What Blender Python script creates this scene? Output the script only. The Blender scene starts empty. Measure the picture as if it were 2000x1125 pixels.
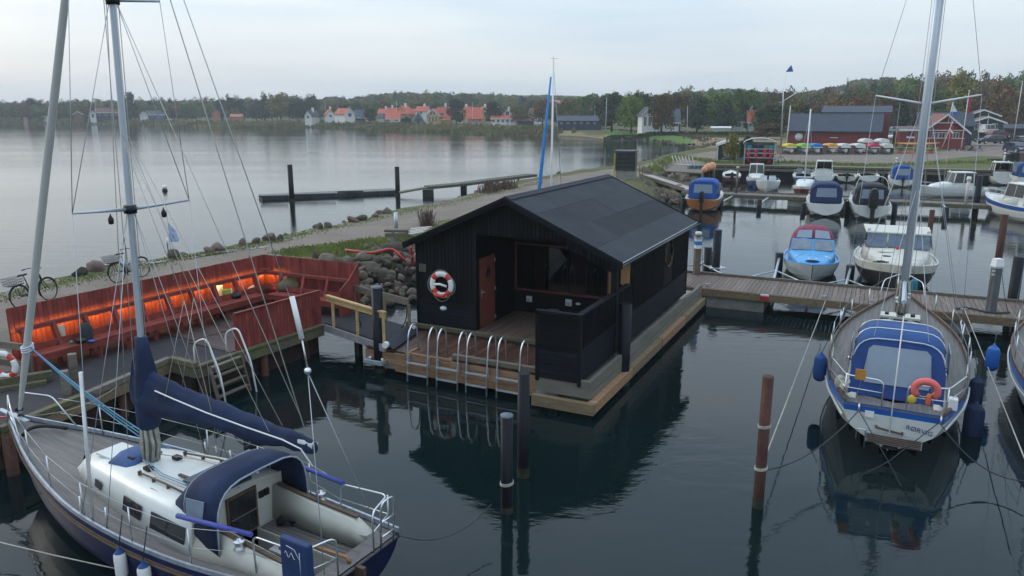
import bpy, math, random
import numpy as np
from math import sin, cos, pi, radians, atan2, hypot, sqrt
from mathutils import Vector, Matrix
R = random.Random(7)
SC = bpy.context.scene
COL = SC.collection
# ---------------------------------------------------------------- camera
CH, CP, CF = 6.93, 0.2295, 1480.0
cam_d = bpy.data.cameras.new('camera'); cam = bpy.data.objects.new('camera', cam_d); COL.objects.link(cam)
cam_d.sensor_width = 36.0; cam_d.lens = CF * 36.0 / 2000.0
cam_d.clip_start = 0.1; cam_d.clip_end = 8000
cam.location = (0, 0, CH); cam.rotation_euler = (pi / 2 - CP, 0, 0)
SC.camera = cam
# ---------------------------------------------------------------- sky, sun, exposure
SUN_EL, SUN_AZ = radians(24), radians(300)
world = bpy.data.worlds.new('World'); SC.world = world; world.use_nodes = True
wn, wl = world.node_tree.nodes, world.node_tree.links
for n in list(wn): wn.remove(n)
w_out = wn.new('ShaderNodeOutputWorld'); w_bg = wn.new('ShaderNodeBackground'); w_bg.inputs['Strength'].default_value = 0.15
sky = wn.new('ShaderNodeTexSky'); sky.sky_type = 'NISHITA'; sky.sun_disc = False
sky.sun_elevation = SUN_EL; sky.sun_rotation = SUN_AZ; sky.dust_density = 3.0; sky.air_density = 1.2
w_tc = wn.new('ShaderNodeTexCoord'); w_map = wn.new('ShaderNodeMapping')
w_map.inputs['Scale'].default_value = (1.0, 1.0, 9.0)
w_n1 = wn.new('ShaderNodeTexNoise'); w_n1.inputs['Scale'].default_value = 1.5; w_n1.inputs['Detail'].default_value = 5; w_n1.inputs['Roughness'].default_value = 0.5
w_r1 = wn.new('ShaderNodeValToRGB')
w_r1.color_ramp.elements[0].position = 0.30; w_r1.color_ramp.elements[0].color = (4.1, 4.9, 5.85, 1)
w_r1.color_ramp.elements[1].position = 0.66; w_r1.color_ramp.elements[1].color = (6.4, 6.65, 6.95, 1)
e = w_r1.color_ramp.elements.new(0.5); e.color = (5.2, 5.8, 6.55, 1)
w_sep = wn.new('ShaderNodeSeparateXYZ')
w_r2 = wn.new('ShaderNodeValToRGB')           # grey-pink band low over the horizon, blue-grey overhead
w_r2.color_ramp.elements[0].position = 0.0; w_r2.color_ramp.elements[0].color = (0.47, 0.485, 0.50, 1)
for p_, c_ in ((0.13, (0.53, 0.565, 0.585, 1)), (0.3, (0.60, 0.655, 0.695, 1)), (0.56, (0.70, 0.80, 0.88, 1))): w_r2.color_ramp.elements.new(p_).color = c_
w_r2.color_ramp.elements[-1].color = (1.12, 1.20, 1.24, 1)
w_mul = wn.new('ShaderNodeMixRGB'); w_mul.blend_type = 'MULTIPLY'; w_mul.inputs[0].default_value = 1.0
w_mix = wn.new('ShaderNodeMixRGB'); w_mix.inputs[0].default_value = 0.88
wl.new(w_tc.outputs['Generated'], w_map.inputs[0]); wl.new(w_map.outputs[0], w_n1.inputs['Vector'])
wl.new(w_n1.outputs['Fac'], w_r1.inputs[0]); wl.new(w_tc.outputs['Generated'], w_sep.inputs[0]); wl.new(w_sep.outputs['Z'], w_r2.inputs[0])
wl.new(w_r1.outputs[0], w_mul.inputs[1]); wl.new(w_r2.outputs[0], w_mul.inputs[2])
wl.new(sky.outputs[0], w_mix.inputs[1]); wl.new(w_mul.outputs[0], w_mix.inputs[2])
wl.new(w_mix.outputs[0], w_bg.inputs['Color']); wl.new(w_bg.outputs[0], w_out.inputs['Surface'])
sun_d = bpy.data.lights.new('sun', 'SUN'); sun_d.energy = 0.5; sun_d.angle = radians(20); sun_d.color = (1.0, 0.93, 0.86)
sun = bpy.data.objects.new('sun', sun_d); COL.objects.link(sun); sun.location = (-30, -30, 60)
# sky rotation: azimuth measured clockwise from +Y
sdir = Vector((sin(SUN_AZ) * cos(SUN_EL), cos(SUN_AZ) * cos(SUN_EL), sin(SUN_EL)))
sun.rotation_euler = sdir.to_track_quat('Z', 'Y').to_euler()
SC.view_settings.view_transform = 'Standard'; SC.view_settings.look = 'None'
SC.view_settings.exposure = 0.76; SC.view_settings.gamma = 1.0; SC.view_settings.use_curve_mapping = False

# ---------------------------------------------------------------- helpers
def G(px, py, z=0.0):
    "where the photograph's pixel meets the level plane at height z"
    a = (px - 1000) / CF; b = -(py - 562.5) / CF; c, s = cos(CP), sin(CP)
    yy = c + b * s; zz = -s + b * c; t = (z - CH) / zz
    return (a * t, yy * t)
def ZH(x, y, py):
    b = -(py - 562.5) / CF; c, s = cos(CP), sin(CP)
    return CH + y * (-s + b * c) / (c + b * s)
def AT(px, py, y):
    "point seen at the pixel, at distance y in front of the viewpoint"
    a = (px - 1000) / CF; b = -(py - 562.5) / CF; c, s = cos(CP), sin(CP)
    t = y / (c + b * s)
    return Vector((a * t, y, CH + (-s + b * c) * t))

MATS = {}
def mat(name, col, rough=0.6, metal=0.0, var=0.18, scale=3.0, col2=None, fine=0.0, fscale=60.0, bump=0.0, bscale=40.0,
        stretch=(1, 1, 1), rnd=0.0, spec=0.4, emit=None, estr=0.0, coat=0.0, alpha=1.0, trans=0.0, grime=0.0, grime_col=(0.08, 0.09, 0.04), gz=0.0):
    if name in MATS: return MATS[name]
    m = bpy.data.materials.new(name); m.use_nodes = True; nt = m.node_tree; N, Lk = nt.nodes, nt.links
    bs = N['Principled BSDF']; bs.inputs['Roughness'].default_value = rough; bs.inputs['Metallic'].default_value = metal
    bs.inputs['Specular IOR Level'].default_value = spec
    if coat: bs.inputs['Coat Weight'].default_value = coat
    if trans: bs.inputs['Transmission Weight'].default_value = trans
    if alpha < 1: bs.inputs['Alpha'].default_value = alpha
    tc = N.new('ShaderNodeTexCoord'); mp = N.new('ShaderNodeMapping'); mp.inputs['Scale'].default_value = stretch
    Lk.new(tc.outputs['Object'], mp.inputs[0])
    nz = N.new('ShaderNodeTexNoise'); nz.inputs['Scale'].default_value = scale; nz.inputs['Detail'].default_value = 6; nz.inputs['Roughness'].default_value = 0.62
    vec = mp.outputs[0]
    oi = None
    if rnd or True:
        oi = N.new('ShaderNodeObjectInfo'); va = N.new('ShaderNodeVectorMath'); va.operation = 'MULTIPLY_ADD'
        Lk.new(oi.outputs['Random'], va.inputs[0]); va.inputs[1].default_value = (17.3, 9.1, 23.7); Lk.new(vec, va.inputs[2]); vec = va.outputs[0]
    Lk.new(vec, nz.inputs['Vector'])
    c2 = col2 if col2 else tuple(min(1, c * (1 + var)) for c in col)
    c1 = col if col2 else tuple(c * (1 - var) for c in col)
    rp = N.new('ShaderNodeValToRGB'); rp.color_ramp.elements[0].position = 0.33; rp.color_ramp.elements[1].position = 0.67
    rp.color_ramp.elements[0].color = (*c1, 1); rp.color_ramp.elements[1].color = (*c2, 1)
    Lk.new(nz.outputs['Fac'], rp.inputs[0]); cur = rp.outputs[0]
    if fine:
        nf = N.new('ShaderNodeTexNoise'); nf.inputs['Scale'].default_value = fscale; nf.inputs['Detail'].default_value = 4
        Lk.new(vec, nf.inputs['Vector'])
        mr = N.new('ShaderNodeMapRange'); mr.inputs[1].default_value = 0.3; mr.inputs[2].default_value = 0.7; mr.inputs[3].default_value = 1 - fine; mr.inputs[4].default_value = 1 + fine
        Lk.new(nf.outputs['Fac'], mr.inputs[0])
        mm = N.new('ShaderNodeVectorMath'); mm.operation = 'SCALE'; Lk.new(cur, mm.inputs[0]); Lk.new(mr.outputs[0], mm.inputs['Scale']); cur = mm.outputs[0]
    if rnd:
        mr = N.new('ShaderNodeMapRange'); mr.inputs[3].default_value = 1 - rnd; mr.inputs[4].default_value = 1 + rnd
        Lk.new(oi.outputs['Random'], mr.inputs[0])
        mm = N.new('ShaderNodeVectorMath'); mm.operation = 'SCALE'; Lk.new(cur, mm.inputs[0]); Lk.new(mr.outputs[0], mm.inputs['Scale']); cur = mm.outputs[0]
    if grime:
        ng = N.new('ShaderNodeTexNoise'); ng.inputs['Scale'].default_value = 1.3; ng.inputs['Detail'].default_value = 8; ng.inputs['Roughness'].default_value = 0.7
        Lk.new(tc.outputs['Object'], ng.inputs['Vector'])
        mr = N.new('ShaderNodeMapRange'); mr.inputs[1].default_value = 0.5; mr.inputs[2].default_value = 0.7; mr.inputs[4].default_value = grime
        Lk.new(ng.outputs['Fac'], mr.inputs[0])
        mx = N.new('ShaderNodeMixRGB'); Lk.new(mr.outputs[0], mx.inputs[0]); Lk.new(cur, mx.inputs[1]); mx.inputs[2].default_value = (*grime_col, 1); cur = mx.outputs[0]
    Lk.new(cur, bs.inputs['Base Color'])
    if bump:
        nb = N.new('ShaderNodeTexNoise'); nb.inputs['Scale'].default_value = bscale; nb.inputs['Detail'].default_value = 5
        Lk.new(vec, nb.inputs['Vector']); bp = N.new('ShaderNodeBump'); bp.inputs['Strength'].default_value = bump; bp.inputs['Distance'].default_value = 0.02
        Lk.new(nb.outputs['Fac'], bp.inputs['Height']); Lk.new(bp.outputs[0], bs.inputs['Normal'])
    if emit:
        bs.inputs['Emission Color'].default_value = (*emit, 1); bs.inputs['Emission Strength'].default_value = estr
    MATS[name] = m
    return m

class MB:
    def __init__(s): s.v = []; s.f = []; s.mi = []; s.sm = []
    def add(s, vs, fs, mi=0, smooth=False):
        o = len(s.v); s.v += [tuple(v) for v in vs]
        for f in fs: s.f.append(tuple(i + o for i in f)); s.mi.append(mi); s.sm.append(smooth)
        return s
    def box(s, c, d, rz=0.0, mi=0, rx=0.0, ry=0.0):
        M = Matrix.Translation(c) @ Matrix.Rotation(rz, 4, 'Z') @ Matrix.Rotation(ry, 4, 'Y') @ Matrix.Rotation(rx, 4, 'X')
        vs = [M @ Vector((x * d[0] / 2, y * d[1] / 2, z * d[2] / 2)) for x in (-1, 1) for y in (-1, 1) for z in (-1, 1)]
        return s.add(vs, [(0, 1, 3, 2), (4, 6, 7, 5), (0, 4, 5, 1), (2, 3, 7, 6), (0, 2, 6, 4), (1, 5, 7, 3)], mi)
    def b2(s, x0, x1, y0, y1, z0, z1, mi=0):
        return s.box(((x0 + x1) / 2, (y0 + y1) / 2, (z0 + z1) / 2), (abs(x1 - x0), abs(y1 - y0), abs(z1 - z0)), mi=mi)
    def beam(s, p, q, w, h, up=(0, 0, 1), mi=0):
        p = Vector(p); q = Vector(q); d = (q - p).normalized(); up = Vector(up)
        sd = d.cross(up)
        if sd.length < 1e-4: sd = d.cross(Vector((1, 0, 0)))
        sd.normalize(); u = sd.cross(d)
        vs = [a + sd * x * w / 2 + u * z * h / 2 for a in (p, q) for x, z in ((-1, -1), (1, -1), (1, 1), (-1, 1))]
        return s.add(vs, [(0, 3, 2, 1), (4, 5, 6, 7), (0, 1, 5, 4), (1, 2, 6, 5), (2, 3, 7, 6), (3, 0, 4, 7)], mi)
    def tube(s, pts, r, n=8, mi=0, closed=False, flat=False, caps=True):
        P = [Vector(p) for p in pts]; k = len(P); rr = r if isinstance(r, (list, tuple)) else [r] * k
        o = len(s.v); prev = None
        for i in range(k):
            if closed: d = P[(i + 1) % k] - P[i - 1]
            else: d = P[min(i + 1, k - 1)] - P[max(i - 1, 0)]
            if d.length < 1e-9: d = Vector((0, 0, 1))
            d.normalize()
            if prev is None:
                a = d.cross(Vector((0, 0, 1)))
                if a.length < 1e-3: a = d.cross(Vector((0, 1, 0)))
            else: a = prev - d * prev.dot(d)
            a.normalize(); prev = a; b = d.cross(a)
            for j in range(n):
                t = 2 * pi * j / n; s.v.append(tuple(P[i] + (a * cos(t) + b * sin(t)) * rr[i]))
        m = k if closed else k - 1
        for i in range(m):
            i2 = (i + 1) % k
            for j in range(n):
                j2 = (j + 1) % n
                s.f.append((o + i * n + j, o + i * n + j2, o + i2 * n + j2, o + i2 * n + j)); s.mi.append(mi); s.sm.append(not flat)
        if caps and not closed:
            s.f.append(tuple(o + j for j in range(n))[::-1]); s.mi.append(mi); s.sm.append(False)
            s.f.append(tuple(o + (k - 1) * n + j for j in range(n))); s.mi.append(mi); s.sm.append(False)
        return s
    def cyl(s, x, y, z0, z1, r, n=12, r2=None, mi=0):
        return s.tube([(x, y, z0), (x, y, z1)], [r, r if r2 is None else r2], n, mi)
    def lathe(s, prof, c=(0, 0, 0), n=16, mi=0, axis='Z', smooth=True):
        o = len(s.v)
        for r, z in prof:
            for j in range(n):
                t = 2 * pi * j / n
                p = (r * cos(t), r * sin(t), z) if axis == 'Z' else ((z, r * cos(t), r * sin(t)) if axis == 'X' else (r * cos(t), z, r * sin(t)))
                s.v.append((p[0] + c[0], p[1] + c[1], p[2] + c[2]))
        for i in range(len(prof) - 1):
            for j in range(n):
                j2 = (j + 1) % n; s.f.append((o + i * n + j, o + i * n + j2, o + (i + 1) * n + j2, o + (i + 1) * n + j)); s.mi.append(mi); s.sm.append(smooth)
        return s
    def prism(s, poly, z0, z1, mi=0):
        n = len(poly); z0s = z0 if isinstance(z0, (list, tuple)) else [z0] * n; z1s = z1 if isinstance(z1, (list, tuple)) else [z1] * n
        vs = [(p[0], p[1], z0s[i]) for i, p in enumerate(poly)] + [(p[0], p[1], z1s[i]) for i, p in enumerate(poly)]
        fs = [tuple(range(n))[::-1], tuple(range(n, 2 * n))] + [(i, (i + 1) % n, n + (i + 1) % n, n + i) for i in range(n)]
        return s.add(vs, fs, mi)
    def slab(s, poly3, off, mi=0):
        "closed polygon of 3-D points given thickness by the offset vector"
        n = len(poly3); off = Vector(off)
        vs = [Vector(p) for p in poly3] + [Vector(p) + off for p in poly3]
        return s.add(vs, [tuple(range(n))[::-1], tuple(range(n, 2 * n))] + [(i, (i + 1) % n, n + (i + 1) % n, n + i) for i in range(n)], mi)
    def loft(s, rings, closed=True, caps=True, mi=0, smooth=True):
        n = len(rings[0]); o = len(s.v)
        for r in rings: s.v += [tuple(p) for p in r]
        for i in range(len(rings) - 1):
            for j in range(n if closed else n - 1):
                j2 = (j + 1) % n; s.f.append((o + i * n + j, o + i * n + j2, o + (i + 1) * n + j2, o + (i + 1) * n + j)); s.mi.append(mi); s.sm.append(smooth)
        if caps and closed:
            s.f.append(tuple(o + j for j in range(n))[::-1]); s.mi.append(mi); s.sm.append(False)
            q = o + (len(rings) - 1) * n; s.f.append(tuple(q + j for j in range(n))); s.mi.append(mi); s.sm.append(False)
        return s
    def ball(s, c, r, n=10, m=6, mi=0, sq=(1, 1, 1)):
        prof = [(max(1e-4, sin(pi * i / m)), -cos(pi * i / m)) for i in range(m + 1)]
        o = len(s.v); s.lathe(prof, (0, 0, 0), n, mi)
        for i in range(o, len(s.v)):
            v = s.v[i]; s.v[i] = (c[0] + v[0] * r * sq[0], c[1] + v[1] * r * sq[1], c[2] + v[2] * r * sq[2])
        return s
    def mesh(s, name, mats):
        me = bpy.data.meshes.new(name); me.from_pydata(s.v, [], s.f)
        if not isinstance(mats, (list, tuple)): mats = [mats]
        for m in mats: me.materials.append(m)
        me.polygons.foreach_set('material_index', s.mi); me.polygons.foreach_set('use_smooth', s.sm); me.update()
        return me
    def build(s, name, mats, parent=None, world=False, bevel=0.0):
        if world and parent is not None:
            inv = parent_matrix(parent).inverted(); s.v = [tuple(inv @ Vector(v)) for v in s.v]
        o = bpy.data.objects.new(name, s.mesh(name, mats)); COL.objects.link(o)
        if parent is not None: o.parent = parent
        if bevel:
            b = o.modifiers.new('bevel', 'BEVEL'); b.width = bevel; b.segments = 2; b.limit_method = 'ANGLE'; b.angle_limit = radians(40)
        return o
def parent_matrix(o):
    m = Matrix.LocRotScale(o.location, o.rotation_euler, o.scale)
    return parent_matrix(o.parent) @ m if o.parent else m
def tag(o, label=None, cat=None, group=None, kind=None):
    if label: o['label'] = label
    if cat: o['category'] = cat
    if group: o['group'] = group
    if kind: o['kind'] = kind
    return o
def thing(name, label, cat, loc=(0, 0, 0), rz=0.0, group=None):
    o = bpy.data.objects.new(name, None); COL.objects.link(o); o.empty_display_size = 0.2
    o.location = loc; o.rotation_euler = (0, 0, rz); return tag(o, label, cat, group)
def piece(me, name, parent, loc=(0, 0, 0), rz=0.0, scale=(1, 1, 1), rot=None, kind=None):
    o = bpy.data.objects.new(name, me); COL.objects.link(o); o.parent = parent
    o.location = loc; o.rotation_euler = rot if rot else (0, 0, rz); o.scale = scale
    if kind: o['kind'] = kind
    return o
def structure(name, mb, m, **k): return tag(mb.build(name, m, **k), kind='structure')
KIDS = {}
def copy_tree(o, parent=None):
    c = o.copy(); COL.objects.link(c); c.parent = parent
    for ch in [x for x in bpy.data.objects if x.parent == o]: copy_tree(ch, c)
    return c
def bez(p0, p1, p2, n=10):
    p0, p1, p2 = Vector(p0), Vector(p1), Vector(p2)
    return [p0 * (1 - t) ** 2 + p1 * 2 * t * (1 - t) + p2 * t * t for t in [i / n for i in range(n + 1)]]
def sag(p, q, d, n=10):
    p, q = Vector(p), Vector(q)
    return [p.lerp(q, i / n) - Vector((0, 0, 4 * d * (i / n) * (1 - i / n))) for i in range(n + 1)]
def arc_path(pts, rad=0.06, n=4):
    "polyline with rounded corners"
    P = [Vector(p) for p in pts]; out = [P[0]]
    for i in range(1, len(P) - 1):
        a = (P[i - 1] - P[i]); b = (P[i + 1] - P[i]); r = min(rad, a.length * .45, b.length * .45)
        out += bez(P[i] + a.normalized() * r, P[i], P[i] + b.normalized() * r, n)
    return out + [P[-1]]
def text_mesh(txt, size, name, m, depth=0.004):
    cu = bpy.data.curves.new(name, 'FONT'); cu.body = txt; cu.size = size; cu.extrude = depth; cu.align_x = 'CENTER'; cu.align_y = 'CENTER'
    o = bpy.data.objects.new(name, cu); COL.objects.link(o); dg = bpy.context.evaluated_depsgraph_get()
    me = bpy.data.meshes.new_from_object(o.evaluated_get(dg)); bpy.data.objects.remove(o); me.materials.clear(); me.materials.append(m)
    return me

# ---------------------------------------------------------------- shared materials
def std_mats():
    g = globals()
    g['M_BLACKWOOD'] = mat('black_painted_wood', (0.0038, 0.0039, 0.0050), 0.6, var=.3, scale=2.5, fine=.3, fscale=25, stretch=(6, 6, .5), bump=.25, rnd=.55, spec=.16, grime=.35, grime_col=(.013, .013, .014))
    g['M_BLACKLOW'] = mat('blue_black_wood', (0.0075, 0.0088, 0.0135), 0.6, var=.25, scale=2.5, fine=.2, fscale=25, bump=.2, rnd=.22, spec=.18)
    g['M_FELT'] = mat('roofing_felt', (0.028, 0.032, 0.038), 0.9, var=.16, scale=.9, fine=.16, fscale=120, bump=.2, bscale=150, rnd=.28, spec=.3, grime=.25, grime_col=(.055, .058, .055))
    g['M_DECKW'] = mat('wet_brown_decking', (0.075, 0.036, 0.025), 0.42, var=.3, scale=1.5, fine=.25, fscale=18, stretch=(10, .6, 10), bump=.2, rnd=.3, spec=.4)
    g['M_DECKDRY'] = mat('worn_decking', (0.115, 0.078, 0.062), 0.6, var=.35, scale=1.5, fine=.25, fscale=18, stretch=(10, .6, 10), bump=.2, rnd=.22)
    g['M_PINE'] = mat('fresh_pine_timber', (0.25, 0.145, 0.078), 0.65, var=.25, scale=2, fine=.2, fscale=14, stretch=(1, 8, 8), bump=.1, rnd=.18)
    g['M_PINEY'] = mat('pressure_treated_timber', (0.18, 0.130, 0.075), 0.7, var=.25, scale=2, fine=.2, fscale=14, stretch=(1, 8, 8), bump=.1, rnd=.15)
    g['M_GREYW'] = mat('weathered_grey_timber', (0.13, 0.11, 0.085), 0.75, var=.3, scale=2, fine=.25, fscale=14, stretch=(1, 6, 6), bump=.3, rnd=.2, grime=.5, grime_col=(.10, .10, .045))
    g['M_MOSSW'] = mat('mossy_grey_timber', (0.095, 0.085, 0.05), 0.8, var=.3, scale=2, fine=.3, fscale=14, stretch=(1, 6, 6), bump=.3, rnd=.2, grime=.7, grime_col=(.12, .125, .035))
    g['M_RED'] = mat('red_fence_paint', (0.195, 0.040, 0.032), 0.65, var=.28, scale=2.5, fine=.12, fscale=25, bump=.15, rnd=.16, spec=.25)
    g['M_ASPHALT'] = mat('dark_decking_felt', (0.024, 0.022, 0.027), 0.85, var=.25, scale=1.2, fine=.25, fscale=70, bump=.2, grime=.3, grime_col=(.07, .05, .035))
    g['M_PILE'] = mat('black_plastic_pile', (0.0045, 0.0055, 0.009), 0.5, var=.25, scale=3, spec=.2, bump=.05, rnd=.2)
    g['M_CAP'] = mat('grey_pile_cap', (0.12, 0.14, 0.17), 0.7, var=.3)
    g['M_RUST'] = mat('rusty_steel_pile', (0.060, 0.024, 0.016), 0.85, var=.35, scale=5, fine=.3, fscale=40, stretch=(1, 1, .3), bump=.3, rnd=.15)
    g['M_GALV'] = mat('galvanised_steel', (0.42, 0.46, 0.50), 0.45, metal=.6, var=.15, scale=6)
    g['M_STEEL'] = mat('polished_tube_steel', (0.62, 0.64, 0.66), 0.28, metal=.85, var=.06)
    g['M_ALU'] = mat('anodised_mast_aluminium', (0.42, 0.47, 0.52), 0.38, metal=.35, var=.06, stretch=(1, 1, .3))
    g['M_WHITE'] = mat('white_gelcoat', (0.60, 0.61, 0.58), 0.35, var=.06, scale=1.2, spec=.5, grime=.35, grime_col=(.36, .34, .27))
    g['M_CREAM'] = mat('cream_gelcoat', (0.50, 0.49, 0.43), 0.42, var=.06, scale=1.2, grime=.3, grime_col=(.30, .28, .2))
    g['M_NAVYHULL'] = mat('navy_hull_paint', (0.006, 0.012, 0.05), 0.42, var=.2, spec=.25)
    g['M_NAVY'] = mat('navy_canvas', (0.006, 0.017, 0.055), 0.8, var=.35, scale=2, fine=.12, fscale=90, bump=1.0, bscale=5)
    g['M_BLUECANVAS'] = mat('blue_canvas', (0.014, 0.055, 0.18), 0.75, var=.15, scale=2, fine=.1, bump=.2, bscale=6)
    g['M_BLUE'] = mat('blue_paint', (0.012, 0.10, 0.38), 0.35, var=.1)
    g['M_TEAK'] = mat('silver_teak_deck', (0.135, 0.124, 0.118), 0.75, var=.25, scale=1.3, fine=.22, fscale=22, stretch=(12, .7, 1), bump=.2, bscale=20)
    g['M_TEAKD'] = mat('brown_teak_trim', (0.10, 0.062, 0.038), 0.6, var=.25, scale=3)
    g['M_GLASS'] = mat('dark_tinted_window', (0.018, 0.020, 0.022), 0.08, var=.3, spec=.6)
    g['M_VINYL'] = mat('clear_vinyl_window', (0.20, 0.25, 0.31), 0.16, var=.07, scale=1.5, spec=.5, bump=.3, bscale=9)
    g['M_BLACK'] = mat('black_plastic', (0.006, 0.006, 0.007), 0.5, var=.2)
    g['M_ORANGE'] = mat('orange_red_ring', (0.50, 0.042, 0.020), 0.5, var=.08)
    g['M_RINGW'] = mat('white_ring', (0.68, 0.67, 0.66), 0.5, var=.05)
    g['M_ROPEW'] = mat('pale_rope', (0.38, 0.36, 0.31), 0.8, var=.2)
    g['M_ROPEB'] = mat('blue_rope', (0.13, 0.26, 0.42), 0.8, var=.2)
    g['M_ROPED'] = mat('dark_rope', (0.03, 0.035, 0.04), 0.8, var=.2)
    g['M_WIRE'] = mat('rigging_wire', (0.36, 0.38, 0.40), 0.4, metal=.5, var=.05)
    g['M_SAIL'] = mat('furled_sail_cloth', (0.45, 0.455, 0.42), 0.7, var=.08, scale=2, stretch=(1, 1, .3), bump=.2, bscale=8)
    g['M_CONC'] = mat('pontoon_concrete', (0.21, 0.205, 0.18), 0.8, var=.2, scale=2, fine=.15, grime=.6, grime_col=(.12, .13, .08))
    g['M_RUBBER'] = mat('black_rubber_mat', (0.011, 0.012, 0.017), 0.8, var=.25, scale=2, fine=.15)
    g['M_REDP'] = mat('red_plastic', (0.50, 0.02, 0.02), 0.45, var=.1)
    g['M_ROCK'] = mat('granite_boulder', (0.080, 0.064, 0.047), 0.92, var=.4, scale=1.2, fine=.35, fscale=18, bump=.7, bscale=7, rnd=.55, grime=.4, grime_col=(.13, .11, .05))
    g['M_ROCKP'] = mat('pinkish_boulder', (0.13, 0.088, 0.074), 0.9, var=.25, scale=1.2, fine=.25, fscale=18, bump=.5, bscale=9, rnd=.35)
    g['M_PANE'] = mat('house_window_glass', (0.05, 0.06, 0.07), 0.15, var=.3, spec=.6)
std_mats()
# ================================================================ WATER
def water_material():
    m = bpy.data.materials.new('harbour_water'); m.use_nodes = True; N, Lk = m.node_tree.nodes, m.node_tree.links
    b = N['Principled BSDF']; b.inputs['Base Color'].default_value = (0.003, 0.0095, 0.0105, 1); b.inputs['Roughness'].default_value = 0.03
    b.inputs['IOR'].default_value = 1.33
    tc = N.new('ShaderNodeTexCoord')
    def noise(sc, det, st, rough=.5):
        mp = N.new('ShaderNodeMapping'); mp.inputs['Scale'].default_value = st; mp.inputs['Rotation'].default_value = (0, 0, radians(12)); Lk.new(tc.outputs['Object'], mp.inputs[0])
        n = N.new('ShaderNodeTexNoise'); n.inputs['Scale'].default_value = sc; n.inputs['Detail'].default_value = det; n.inputs['Roughness'].default_value = rough
        Lk.new(mp.outputs[0], n.inputs['Vector']); return n.outputs['Fac']
    def math(op, a, c, clamp=False):
        n = N.new('ShaderNodeMath'); n.operation = op; n.use_clamp = clamp
        for i, x in enumerate((a, c)):
            if isinstance(x, (int, float)): n.inputs[i].default_value = x
            else: Lk.new(x, n.inputs[i])
        return n.outputs[0]
    sp = N.new('ShaderNodeSeparateXYZ'); Lk.new(tc.outputs['Object'], sp.inputs[0])
    # the causeway line parts the open bay (left) from the sheltered basin (right)
    d = math('ADD', math('MULTIPLY', sp.outputs['X'], 0.912), math('MULTIPLY', sp.outputs['Y'], -0.409))
    side = math('MULTIPLY', math('ADD', d, 24.0), -0.25, True)      # 1 in the bay, 0 in the harbour
    big = math('MULTIPLY', noise(0.35, 2, (1, 1, 1)), 1.0)
    ripple = math('MULTIPLY', noise(2.1, 6, (.6, 1.5, 1), .66), 1.0)
    fine = noise(7.0, 4, (.8, 1.3, 1), .6)
    patch = N.new('ShaderNodeMapRange'); patch.inputs[1].default_value = .42; patch.inputs[2].default_value = .62; patch.inputs[3].default_value = .12; patch.inputs[4].default_value = 1
    Lk.new(noise(0.12, 3, (1, 1, 1)), patch.inputs[0])
    bay_h = math('ADD', math('ADD', math('MULTIPLY', ripple, .013), math('MULTIPLY', noise(.75, 4, (.45, 1.9, 1), .6), .022)), math('MULTIPLY', fine, .005))
    patch2 = N.new('ShaderNodeMapRange'); patch2.inputs[1].default_value = .38; patch2.inputs[2].default_value = .62; patch2.inputs[3].default_value = .45; patch2.inputs[4].default_value = 1
    Lk.new(noise(0.03, 4, (.4, 2.2, 1)), patch2.inputs[0])
    bay_h = math('MULTIPLY', bay_h, patch2.outputs[0])
    har_h = math('MULTIPLY', math('ADD', math('MULTIPLY', noise(1.9, 3, (.8, 1.5, 1)), .019), math('MULTIPLY', fine, .0035)), patch.outputs[0])
    har_h = math('ADD', har_h, math('MULTIPLY', big, .006))
    mx = N.new('ShaderNodeMix'); Lk.new(side, mx.inputs[0]); Lk.new(har_h, mx.inputs[2]); Lk.new(bay_h, mx.inputs[3])
    bp = N.new('ShaderNodeBump'); bp.inputs['Strength'].default_value = .8; bp.inputs['Distance'].default_value = 1.0
    Lk.new(mx.outputs[0], bp.inputs['Height']); Lk.new(bp.outputs[0], b.inputs['Normal'])
    rr = N.new('ShaderNodeMapRange'); rr.inputs[3].default_value = .02; rr.inputs[4].default_value = .012; Lk.new(side, rr.inputs[0]); Lk.new(rr.outputs[0], b.inputs['Roughness'])
    return m
structure('water', MB().add([(-900, -40, 0), (900, -40, 0), (900, 900, 0), (-900, 900, 0)], [(0, 1, 2, 3)]), water_material())

# ================================================================ LAND
def P2(l, z): return [G(x, y, z) for x, y in l]
def interp0(x): return 1.1 if x < 1180 else max(.25, 1.1 - (x - 1180) / 160)
def outset(l):
    out = []
    for i, p in enumerate(l):
        a, b = l[max(0, i - 1)], l[min(len(l) - 1, i + 1)]; dx, dy = b[0] - a[0], b[1] - a[1]; n = hypot(dx, dy); k = 1.3 if bay_px[i][0] < 1250 else .4
        out.append((p[0] - dy / n * k, p[1] + dx / n * k))
    return out
bay_px = ([(0, 565), (50, 551), (100, 541), (140, 532), (180, 523), (215, 518), (330, 500), (380, 489), (450, 478), (520, 465), (560, 455), (611, 444), (680, 430), (727, 418), (773, 406), (840, 397), (880, 386),
               (950, 365), (1000, 353), (1040, 347), (1100, 336), (1200, 325), (1250, 319), (1274, 312), (1311, 308), (1338, 302), (1370, 296), (1386, 291)])
bay_near = [G(x, y, interp0(x)) for x, y in bay_px]
bay_near = outset(bay_near)
bay_far = P2([(1372, 287), (1338, 287), (1314, 282), (1275, 277), (1242, 275), (1183, 275), (1130, 268), (1060, 265), (1000, 263), (900, 258), (820, 256), (740, 253), (660, 250),
              (600, 247), (560, 249), (480, 248), (400, 247), (300, 244), (200, 242.5), (100, 242), (0, 241.5), (-150, 241)], 0)
QA, QB = Vector(G(1400, 322, 1.3)), Vector(G(2000, 334, 1.3))
QD = (QB - QA).normalized(); QN = Vector((-QD.y, QD.x))          # QN points inland
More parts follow.
